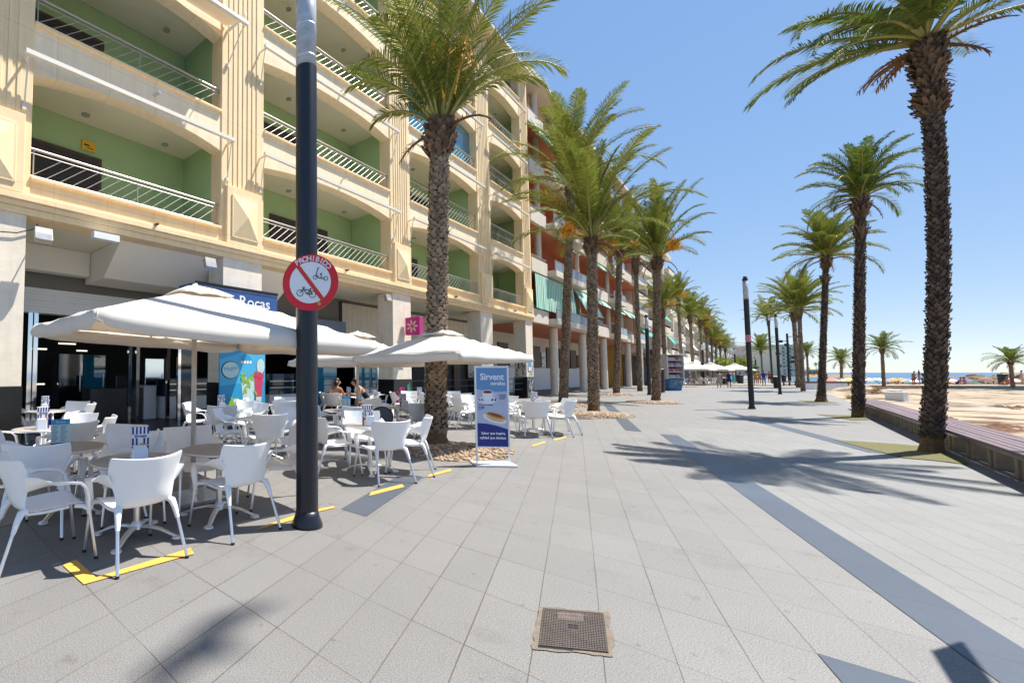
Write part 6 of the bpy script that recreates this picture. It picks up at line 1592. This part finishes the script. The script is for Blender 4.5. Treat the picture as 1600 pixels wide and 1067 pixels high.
def pose_sit(lean=0.12, reach=0.45, seat=0.45, headdown=0.03):
    J = {}
    J['pelvis'] = ((0, 0, seat+0.10), (0.155, 0.115)); J['waist'] = ((0, lean*0.35, seat+0.25), (0.125, 0.092)); J['chest'] = ((0, lean*0.8, seat+0.45), (0.15, 0.105)); J['collar'] = ((0, lean*1.2, seat+0.58), (0.10, 0.075))
    J['neck'] = ((0, lean*1.5, seat+0.65), 0.052); h = lean*1.5 + headdown
    J['chin'] = ((0, h+0.05, seat+0.70), (0.062, 0.068)); J['face'] = ((0, h+0.045, seat+0.765), (0.073, 0.09)); J['crown'] = ((0, h+0.02, seat+0.84), (0.068, 0.082)); J['nose'] = ((0, h+0.142, seat+0.745), 0.014)
    for s, sg in (('L', -1), ('R', 1)):
        J['sho'+s] = ((sg*0.175, lean*1.1, seat+0.56), 0.055); J['elb'+s] = ((sg*0.25, lean+0.12, seat+0.32), 0.042); J['wri'+s] = ((sg*0.13, lean+reach*0.75, seat+0.36), 0.029); J['hand'+s] = ((sg*0.09, lean+reach*0.92, seat+0.37), (0.036, 0.022))
        for f, (dx_, l) in enumerate(((-.026, .07), (-.009, .082), (.009, .078), (.024, .06))):
            J['f%d%s' % (f, s)] = ((sg*0.085+dx_, lean+reach*0.92+l, seat+0.36), 0.008)
        J['th'+s] = ((sg*0.045, lean+reach*0.92+0.04, seat+0.385), 0.009)
        J['hip'+s] = ((sg*0.10, 0.06, seat+0.085), 0.095); J['kne'+s] = ((sg*0.13, 0.46, seat+0.06), 0.062); J['ank'+s] = ((sg*0.13, 0.42, 0.09), 0.038); J['heel'+s] = ((sg*0.13, 0.39, 0.045), 0.038); J['toe'+s] = ((sg*0.14, 0.56, 0.035), 0.033)
    return J
M_FLORAL = mat('floral_cloth', (0.60, 0.56, 0.48), 0.9, var=0.8, vscale=16, col2=(0.10, 0.12, 0.16))
pa_ = GW - RT*0.68 - FW*0.12; fa = RT*1.0 + FW*0.12
J = pose_sit(0.16, 0.42); o = person(pa_, math.atan2(fa.y, fa.x), 'person in a floral dress with auburn hair sitting at the far table, facing right', J, M_SKIN); wear(o, J, 'tank', M_FLORAL, 1.15); wear(o, J, 'shorts', M_FLORAL); hair(o, J, M_HAIRL, 0.05)
pb_ = GW + RT*0.72 - FW*0.05; fb = -RT*1.0
J = pose_sit(0.30, 0.42, headdown=0.06); o = person(pb_, math.atan2(fb.y, fb.x), 'person in a black top with dark hair leaning forward over the far table', J, M_SKIN); wear(o, J, 'tank', cl('blacktop', (0.010, 0.010, 0.012)), 1.15); wear(o, J, 'shorts', cl('darksh', (0.03, 0.03, 0.05))); hair(o, J, M_HAIR, 0.06)
pc_ = GW - RT*0.55 - FW*0.62; fc = RT*0.6 + FW*0.8
J = pose_sit(0.10, 0.40); o = person(pc_, math.atan2(fc.y, fc.x), 'person with long dark hair and bare shoulders in front of the floral dress', J, M_SKIN2); wear(o, J, 'tank', M_FLORAL, 1.12); wear(o, J, 'shorts', cl('khaki', (0.2, 0.15, 0.1))); hair(o, J, M_HAIR, 0.22)
place_chair(pa_.x, pa_.y, math.atan2(fa.y, fa.x), 'white plastic armchair under the person in the floral dress'); place_chair(pb_.x, pb_.y, math.atan2(fb.y, fb.x), 'white plastic armchair under the person in the black top'); place_chair(pc_.x, pc_.y, math.atan2(fc.y, fc.x), 'white plastic armchair under the person with long dark hair')
# ------------------------------------------------------------------ beach people and parasols
def low_person(px, py, Z, z, label, m, face=0.0, reclined=False):
    p = zp(px, py, Z); p.z = z
    J = pose_sit(-0.25 if reclined else 0.05, 0.3, 0.05)
    for s, sg in (('L', -1), ('R', 1)):
        J['kne'+s] = ((sg*0.12, 0.42, 0.32), 0.06); J['ank'+s] = ((sg*0.12, 0.62, 0.07), 0.038); J['heel'+s] = ((sg*0.12, 0.60, 0.04), 0.035); J['toe'+s] = ((sg*0.13, 0.76, 0.04), 0.03)
    o = person(p, face, label, J, M_SKIN2, 'bathers on the beach'); wear(o, J, 'tank', m, 1.12); hair(o, J, M_HAIR); return o
low_person(1495, 606, 53, 0.10, 'bather sitting on the low wall, left one of the pair', cl('dark1', (0.02, 0.02, 0.04)), 2.6, True)
low_person(1509, 607, 53, 0.10, 'bather in pink sitting on the low wall, right one of the pair', cl('pink1', (0.45, 0.15, 0.16)), 2.2)
low_person(1576, 607, 53, 0.10, 'bather in red sitting on the low wall beside the dark bin', cl('red1', (0.45, 0.08, 0.07)), 2.2)
J = pose_stand(0.1, 0.1); q = zp(1598, 603, 56); q.z = 0.06; o = person(q, 2.5, 'person in pale clothes standing at the right edge on the upper beach', J, M_SKIN); wear(o, J, 'top', cl('pale1', (0.5, 0.42, 0.42)), 1.25); wear(o, J, 'shorts', cl('pale2', (0.5, 0.45, 0.42))); hair(o, J, M_HAIR)
for k, (px, sc_, lb, c) in enumerate(((1427, 0.8, 'bather standing under the light blue parasol, left', (0.3, 0.05, 0.05)), (1430, 0.95, 'bather standing under the light blue parasol, right', (0.05, 0.1, 0.3)), (1437, 0.8, 'bather in mauve right of the light blue parasol', (0.3, 0.15, 0.3)))):
    J = pose_stand(0.1, 0.1); q = zp(px, 603, 57); q.z = 0.06; o = person(q, 2.5, lb, J, M_SKIN2, sc=sc_); wear(o, J, 'shorts', cl('bs%d' % k, c)); hair(o, J, M_HAIR)
def beach_parasol(px, Z, col, label, zg=None, Ht=2.15, r=1.05, tilt=0.0):
    p = zp(px, 600, Z); p.z = (-1.32 - 0.012*(Z-60)) if zg is None else zg
    o = empty('beach_parasol', p, random.uniform(0, 3), label, 'beach parasol', 'parasols on the beach')
    b = MB(); b.lathe([(0.025, 0), (0.025, Ht)], n=6); b.build('pole', M_PW, o)
    b = MB(); n = 16; vs = [(0, 0, Ht+0.02)]
    for (rr_, z) in ((0.5, Ht-0.12), (1.0, Ht-0.45)):
        for k in range(n): a = 2*math.pi*k/n; s = 1 - 0.03*(k % 2); vs.append((rr_*r*math.cos(a)*s, rr_*r*math.sin(a)*s, z + tilt*math.cos(a)*rr_))
    fs = [(0, 1+k, 1+(k+1) % n) for k in range(n)] + [(1+k, 1+n+k, 1+n+(k+1) % n, 1+(k+1) % n) for k in range(n)]
    b.add(vs, fs); b.m = [(i % n)//2 % 2 for i in range(len(fs))]
    c1 = mat('parasol_%d_%d_%d' % tuple(int(x*99) for x in col), col, 0.85)
    c2 = c1 if px % 3 else M_PW
    o2 = b.build('canopy', [c1, c2], o); s = o2.modifiers.new('s', 'SOLIDIFY'); s.thickness = 0.02
cols = {'pink': (0.55, 0.22, 0.18), 'pale blue': (0.18, 0.42, 0.66), 'yellow': (0.65, 0.50, 0.06), 'blue': (0.05, 0.16, 0.50), 'white': (0.65, 0.62, 0.58), 'orange': (0.60, 0.30, 0.08), 'violet': (0.16, 0.14, 0.45), 'dark green': (0.03, 0.10, 0.09), 'brown': (0.16, 0.08, 0.06), 'red': (0.40, 0.03, 0.05), 'salmon': (0.60, 0.34, 0.22)}
for (px, Z, c, lb) in ((1300, 66, 'pink', 'pink beach parasol above the left end of the white slat fence'), (1313, 72, 'salmon', 'salmon beach parasol behind the thick short palm'), (1326, 64, 'yellow', 'yellow beach parasol above the right end of the white slat fence'), (1333, 72, 'pink', 'pink beach parasol just left of the second seaward trunk'),
        (1359, 66, 'pale blue', 'pale blue beach parasol right of the second seaward trunk'), (1367, 70, 'white', 'whitish beach parasol next to the pale blue one'), (1374, 74, 'blue', 'deep blue beach parasol left of the slim lone palm'), (1396, 68, 'salmon', 'salmon beach parasol right of the slim lone palm'),
        (1408, 63, 'orange', 'low orange beach parasol between salmon and light blue'), (1428, 60, 'pale blue', 'light blue beach parasol over standing bathers'), (1434, 68, 'white', 'cream beach parasol half behind the light blue one'), (1443, 66, 'blue', 'blue beach parasol touching the tallest palm trunk'),
        (1480, 66, 'white', 'cream beach parasol just right of the tallest palm trunk'), (1493, 66, 'violet', 'violet blue beach parasol above the sitting pair'), (1501, 70, 'blue', 'blue beach parasol right of the violet one'), (1517, 62, 'dark green', 'dark green low beach parasol before the rocks'), (1541, 64, 'brown', 'brown beach parasol near the middle of the rocks'), (1581, 72, 'red', 'red beach parasol behind the right end palm')):
    beach_parasol(px, Z, cols[c], lb, tilt=random.uniform(-.15, .15), Ht=2.15 if c != 'dark green' else 1.7)
rng = random.Random(8)
for k in range(44):
    px = rng.choice((rng.uniform(1296, 1340), rng.uniform(1352, 1450), rng.uniform(1472, 1560))); Z = rng.uniform(59, 66)
    p = zp(px, 600, Z); p.z = -1.25 - 0.012*(Z-60)
    J = pose_stand(0.1, 0.1); o = person(p, rng.uniform(0, 6), 'bather among the crowd under the far beach parasols', J, rng.choice((M_SKIN, M_SKIN2)), 'bathers under the far parasols', sc=rng.uniform(0.8, 1.0))
    wear(o, J, 'shorts', cl('b%d' % (k % 5), rng.choice(((.4, .05, .05), (.05, .08, .3), (.02, .02, .03), (.5, .4, .1), (.35, .1, .25))))); hair(o, J, M_HAIR)
def litter_bin(pos, label, h=0.95, r=0.26):
    o = empty('litter_bin', pos, 0, label, 'litter bin', 'dark litter bins')
    b = MB(); b.lathe([(r*0.86, 0.03), (r, h)], n=20); b.build('body', M_NAVY, o)
    b = MB(); b.lathe([(r*1.06, h), (r*1.06, h+0.05), (r*0.9, h+0.08)], n=20); b.build('rim', M_BLACK, o)
litter_bin(gp(1033.5, 613.5), 'tall narrow dark bin squeezed between palm and news kiosk', 1.75, 0.26)
litter_bin(gp(1157, 599.5), 'wide dark bin beside the far lamp with a small sign', 1.15, 0.36)
litter_bin(gp(1214, 606.5), 'dark bin just left of the lamp by the walkers', 1.05, 0.26)
litter_bin(gp(1225, 597), 'dark bin at the start of the brown railing', 1.1, 0.3)
q = zp(1568, 606, 54.5); q.z = 0.06; litter_bin(q, 'dark bin on the upper beach left of the right end palm', 1.25, 0.38)
litter_bin(gp(1132.5, 601), 'low dark bin between the two walkers in dresses', 0.75, 0.4)
# white step blocks, slat fence and rail
q = gp(1395, 622, -0.25)
for (px, py, wd, hh, lb) in ((1396, 621, 0.62, 0.48, 'left white block in the sand behind the bench'), (1405, 627, 0.48, 0.52, 'right white block in the sand behind the bench')):
    p = gp(px, py, -0.28); o = empty('white_block', (p.x, p.y, -0.4), YAW + 0.25, lb, 'concrete block', 'white blocks in the sand')
    b = MB(); b.box(-wd/2, -0.3, 0, wd/2, 0.5, 0.14+hh); b.build('block', M_WHITE, o, bevel=0.015)
    b = MB(); b.box(-wd/2-0.02, -0.32, 0.141+hh, wd/2+0.02, 0.52, 0.19+hh); b.build('lid', M_PW, o, bevel=0.01)
a = gp(1258, 609, -0.05); c = gp(1325, 609.5, -0.1); d = c - a; d.z = 0
o = empty('slat_fence', (a.x, a.y, -0.3), math.atan2(d.y, d.x), 'white upright slat fence with a dark coping beyond the third seaward palm', 'fence')
W_ = d.length; b = MB(); n = 34
for k in range(n): b.box(W_*k/n, 0, 0, W_*(k+0.72)/n, 0.04, 0.86)
b.build('slats', M_PW, o); b = MB(); b.box(-0.05, -0.06, 0.865, W_+0.05, 0.12, 0.95); b.build('coping', M_WOOD, o); b = MB(); b.box(0, 0.041, 0, W_, 0.10, 0.86); b.build('backing', M_PALE, o)
a = gp(1224, 602.5); c = gp(1330, 603.5, -0.1); d = c - a; d.z = 0
o = empty('wooden_railing', (a.x, a.y, 0), math.atan2(d.y, d.x), 'brown wooden railing running in front of the bay', 'railing'); W_ = d.length
b = MB(); b.box(0, -0.06, 0.40, W_, 0.10, 0.50); b.build('top_rail', M_WOOD, o); b = MB(); b.box(0, -0.02, 0.15, W_, 0.04, 0.22); b.build('lower_rail', M_WOOD, o)
for k in range(12): b = MB(); b.box(W_*k/11.5, -0.05, -0.4, W_*k/11.5+0.12, 0.06, 0.398); b.build('post', M_WOOD, o)
# dry seaweed and plant tufts on the mounds
M_TUFT = leafmat('dry_tuft', (0.22, 0.16, 0.05, 1), (0.30, 0.22, 0.08, 1))
for k, (px, py, lb) in enumerate(((1371, 620, 'dry grass tuft on the sand mound behind the second seaward palm'), (1328, 621, 'small green tuft at the foot of the second seaward palm'))):
    p = gp(px, py, -0.2); p.z = sand_z(p.x, p.y) - 0.02; o = empty('grass_tuft', p, 0, lb, 'grass tuft'); b = MB(); rng = random.Random(k)
    for j in range(90):
        a = rng.uniform(0, 6.28); e = rng.uniform(0.5, 1.4); l = rng.uniform(0.25, 0.55); s = Vector((math.cos(a)*rng.uniform(0, .2), math.sin(a)*rng.uniform(0, .2), 0)); d = Vector((math.cos(a)*math.cos(e), math.sin(a)*math.cos(e), math.sin(e)))
        w_ = Vector((-d.y, d.x, 0))*0.02; b.add([s-w_, s+w_, s+d*l*0.6+w_*0.7, s+d*l, s+d*l*0.6-w_*0.7], [(0, 1, 2, 3, 4)])
    b.build('blades', M_TUFT, o)
M_WEED = mat('dry_seaweed', (0.16, 0.075, 0.035), 0.95, var=0.5, vscale=8, bump=1.0, bscale=18)
for k, (px, py, l, wd) in enumerate(((1560, 668, 1.9, 0.45), (1585, 673, 1.6, 0.35), (1571, 640, 0.7, 0.45), (1592, 636, 0.9, 0.4), (1480, 655, 0.8, 0.2))):
    p = gp(px, py, -0.27); z = sand_z(p.x, p.y); b = MB(); s = 24; vs = []
    for i in range(s+1):
        for j in range(9):
            u = 2*i/s-1; v = 2*j/8-1; e = max(0, 1-u*u)*max(0, 1-v*v); q = p + RT*(u*l*0.5) + FW*(v*wd*0.9)
            vs.append((q.x, q.y, sand_z(q.x, q.y) - 0.03 + 0.16*e**0.6*(0.5+0.9*mnoise.noise(Vector((u*5, v*5, k*3.3))))))
    b.add(vs, [(i*9+j, (i+1)*9+j, (i+1)*9+j+1, i*9+j+1) for i in range(s) for j in range(8)]); tag(b.build('dry_seaweed', M_WEED, smooth=True), kind='stuff')
# ------------------------------------------------------------------ news kiosk
g = gp(1050, 610); kk = empty('postcard_kiosk', g, YAW, 'white display kiosk with rows of cards on a painted blue base', 'kiosk')
M_KW = mat('kiosk_white', (0.62, 0.60, 0.58), 0.6, var=0.25, vscale=5); wk = 0.68
b = MB(); b.add([(-0.52, -0.35, 0.0), (0.52, -0.35, 0), (0.52, 0.4, 0), (-0.52, 0.4, 0), (-wk+0.06, -0.55, 0.98), (wk-0.06, -0.55, 0.98), (wk-0.06, 0.5, 0.98), (-wk+0.06, 0.5, 0.98)], [(3,2,1,0),(4,5,6,7),(0,1,5,4),(1,2,6,5),(2,3,7,6),(3,0,4,7)])
b.build('blue_base', mat('kiosk_blue', (0.02, 0.07, 0.26), 0.5, var=0.6, vscale=4, col2=(0.03, 0.20, 0.36)), kk)
b = MB(); rng = random.Random(2)
for k in range(14):
    x0_ = rng.uniform(-.6, .5); z0_ = rng.uniform(.35, .85); y_ = -0.36 - 0.2*z0_/0.98 - 0.008
    flat(b, rt(disc_pts(0, 0, rng.uniform(.05, .14), 0.03, 8), (x0_, z0_), rng.uniform(0, 3)), y_-0.001*k, k % 3)
b.build('painting', [M_YEL, M_LIME, M_TURQ], kk)
for s_ in (-1, 1): b = MB(); b.box(s_*wk-0.05, -0.5, 0.985, s_*wk+0.05, 0.45, 3.02); b.build('side_panel', M_KW, kk, bevel=0.02)
b = MB(); b.box(-wk-0.06, -0.55, 3.022, wk+0.06, 0.5, 3.12); b.build('roof', M_KW, kk, bevel=0.02)
b = MB(); b.box(-wk+0.052, 0.2, 0.985, wk-0.052, 0.44, 3.02); b.build('back', M_MAROON, kk)
for k in range(4):
    z = 1.08 + k*0.5; b = MB(); b.add([(-wk+.06, -0.46, z), (wk-.06, -0.46, z), (wk-.06, -0.2, z+0.30), (-wk+.06, -0.2, z+0.30), (-wk+.06, -0.42, z-0.03), (wk-.06, -0.42, z-0.03), (wk-.06, -0.16, z+0.27), (-wk+.06, -0.16, z+0.27)], [(0,1,2,3),(7,6,5,4),(0,4,5,1),(1,5,6,2),(2,6,7,3),(3,7,4,0)]); b.build('display_rack', M_KW, kk)
    b = MB(); rng = random.Random(20+k)
    for q_ in range(7): x = -wk+0.1+q_*0.165; b.obox((x+0.07, -0.33-0.028, z+0.165), (0.066, 0, 0), (0, -0.075, -0.087), (0, -0.004, 0.003), rng.randrange(4))
    b.build('cards', [M_PALE, M_SAL, M_CREMA, M_ROSE], kk)
# ------------------------------------------------------------------ far café terrace
for k, (px, Z, lb) in enumerate(((1083, 58, 'first far white parasol, right behind the kiosk palm'), (1112, 60, 'middle far white parasol right of the far slim lamp'), (1149, 66, 'separate far white parasol nearest the middle of the promenade'))):
    p = zp(px, 600, Z); x_, z_ = p.x*RT.x + p.y*RT.y, p.x*FW.x + p.y*FW.y
    parasol(x_, z_, 3.9, ROTP, 1.95, 2.85, lb, 0.3, 11+k)
rng = random.Random(5)
for k in range(9):
    y = rng.uniform(62, 90); x = rng.uniform(-9.3, -4.8)
    place_table(x, y, 'small grey table lost among the far terrace chairs')['group'] = 'tables of the far terrace'
    for a in (0.3, 2.2, 4.1): o = place_chair(x + 0.65*math.cos(a), y + 0.65*math.sin(a), a + math.pi, 'white chair among the crowded chairs of the far terrace'); o['group'] = 'chairs of the far terrace'
for k, (px, py, c, lb) in enumerate(((1078, 600, (0.3, 0.25, 0.4), 'seated guest in lilac under the first far parasol'), (1090, 599, (0.05, 0.05, 0.07), 'seated guest in black under the first far parasol'), (1104, 598.5, (0.4, 0.3, 0.2), 'seated guest in tan under the middle far parasol'))):
    J = pose_sit(0.1, 0.4); o = person(gp(px, py), rng.uniform(0, 6), lb, J, M_SKIN, 'guests of the far terrace'); wear(o, J, 'top', cl('g%d' % k, c), 1.25); wear(o, J, 'shorts', cl('darksh', (0.03, 0.03, 0.05))); hair(o, J, M_HAIR)
# slanting white awning over the far terrace
ya_, yb_ = 70.0, 112.0
o = empty('terrace_awning', (-10.6, (ya_+yb_)/2, 0), 0, 'long slanting white awning over the far terrace beside the ochre block', 'awning')
b = MB(); L_ = (yb_-ya_)/2; n = 20; vs = []
for q_ in range(n+1):
    y = -L_ + 2*L_*q_/n; s_ = 0.06*math.sin(q_*2.0); vs += [(0, y, 4.4), (1.3, y, 3.65+s_), (2.5, y, 2.85+s_), (2.52, y, 2.55+s_)]
b.add(vs, [(4*q_+f, 4*q_+4+f, 4*q_+5+f, 4*q_+1+f) for q_ in range(n) for f in range(3)]); c_ = b.build('canvas', M_CANVAS, o); s = c_.modifiers.new('s', 'SOLIDIFY'); s.thickness = 0.02
for q_ in range(0, n+1, 4): y = -L_ + 2*L_*q_/n; b = MB(); b.tube((2.45, y, 0), (2.45, y, 2.85), 0.04, 6); b.build('pole', M_ALU, o)
b = MB(); b.box(-10.1, 69.2, 3.7, -9.5, 71.6, 4.3); tag(b.build('shop_sign', M_NAVY, bevel=0.02), 'small dark blue shop sign above the kiosk palm', 'sign')
# ------------------------------------------------------------------ yellow green trees at the far end
M_YG = leafmat('fresh_leaf', (0.16, 0.22, 0.03, 1), (0.30, 0.34, 0.04, 1)); M_YG2 = leafmat('dark_leaf', (0.05, 0.09, 0.02, 1), (0.11, 0.17, 0.03, 1))
def bush(px, pyb, pyt, Z, rpx, label, m, seed, n=900):
    p = zp(px, pyb, Z); p.z = 0; top = zp(px, pyt, Z).z; r = rpx*Z/FPX; rng = random.Random(seed)
    o = empty('leafy_tree', p, 0, label, 'tree', 'leafy trees at the far end'); hz = top*0.5
    b = MB(); b.path([(0, 0, 0), (0.1, 0, hz*0.5), (0, 0.1, hz)], [0.22, 0.17, 0.1], 8)
    for k in range(5): a = k*1.3; b.path([(0, 0.05, hz*0.7), (math.cos(a)*r*0.5, math.sin(a)*r*0.5, hz*1.3)], [0.1, 0.03], 6)
    b.build('trunk', M_BARK, o)
    b = MB(); cl_ = [(rng.uniform(-.7, .7)*r, rng.uniform(-.7, .7)*r, rng.uniform(0.40, 0.85)*top, rng.uniform(.3, .55)*r) for k in range(13)]
    for k in range(n):
        c = rng.choice(cl_); d = Vector((rng.gauss(0, 1), rng.gauss(0, 1), rng.gauss(0, 1))).normalized()*c[3]*rng.uniform(.55, 1.1); q_ = Vector(c[:3]) + d
        u = Vector((rng.gauss(0, 1), rng.gauss(0, 1), rng.gauss(0, 1))).normalized(); v = u.orthogonal().normalized(); s_ = rng.uniform(.12, .26)
        b.add([q_-u*s_, q_+v*s_*0.6, q_+u*s_, q_-v*s_*0.6], [(0, 1, 2, 3)])
    b.build('crown', m, o)
bush(1138, 597, 556, 95, 13, 'yellow green leafy tree behind the separate far parasol, left one', M_YG, 1)
bush(1156, 595, 551, 105, 16, 'bright yellow green tree beside the leaning lamp', M_YG, 2)
bush(1172, 593, 566, 110, 10, 'darker green tree right of the leaning lamp', M_YG2, 3)
bush(1127, 594, 563, 120, 8, 'dark green tree under the farthest palms', M_YG2, 4)
# ------------------------------------------------------------------ unseen things added outside the frame to cast shadows into it
def above(px, py, h): p = gp(px, py); return p + SUN_D*(h/SUN_D.z)
c = above(325, 1008, 24.0); gu = empty('winged_shadow_caster', c, 0, 'unseen winged shape added high up to cast a soft shadow on the paving', 'bird')  # unseen bird, added and shaped for its blurred shadow
sp = gp(392, 950) - gp(262, 1067); sp.z = 0; sp.normalize(); fw_ = Vector((-sp.y, sp.x, 0))
b = MB(); b.path([fw_*-0.2, fw_*-0.1, fw_*0.03, fw_*0.13, fw_*0.19], [0.02, 0.075, 0.085, 0.05, 0.012], 10); b.build('body', M_PW, gu, smooth=True)
for s_ in (-1, 1):
    b = MB(); vs = []
    for (u, c0_, c1_, z) in ((0.04, -0.10, 0.12, 0.03), (0.22, -0.06, 0.15, 0.09), (0.42, -0.09, 0.07, 0.07), (0.62, -0.15, -0.09, 0.02)):
        for (cc, dz) in ((c0_, 0), (c1_, 0), (c1_, -0.012), (c0_, -0.012)): q_ = sp*s_*u + fw_*cc; vs.append((q_.x, q_.y, z+dz))
    b.add(vs, [(4*i+k, 4*i+(k+1) % 4, 4*i+4+(k+1) % 4, 4*i+4+k) for i in range(3) for k in range(4)] + [(3, 2, 1, 0), (12, 13, 14, 15)]); b.build('wing', M_PALE, gu)
hb = 2.5; cs = [above(px, py, hb) for (px, py) in ((1461, 1024), (1508, 1010), (1548, 1062), (1497, 1085))]
cc = sum(cs, Vector())/4; d1 = (cs[1]-cs[0]); d2 = ((cs[2]-cs[1]) + (cs[3]-cs[0]))*0.5
end = cc + d2.normalized()*(0.9)
so = empty('shadow_panel', (end.x, end.y, 0), 0, 'unseen flat panel on an arm, added to cast a shadow into view', 'sign')  # unseen panel and pole, added for the rectangular shadow
L0 = Vector((end.x, end.y, 0)); b = MB(); b.obox(cc - L0, d1*0.5, d2.normalized()*0.28, (0, 0, 0.015)); b.build('panel', M_NAVY, so)
b = MB(); b.tube((0, 0, 0), (0, 0, hb+0.05), 0.04, 10); b.tube((0, 0, hb-0.03), (cc-L0) - Vector((0, 0, 0.03)), 0.02, 8); b.build('pole', M_NAVY, so)
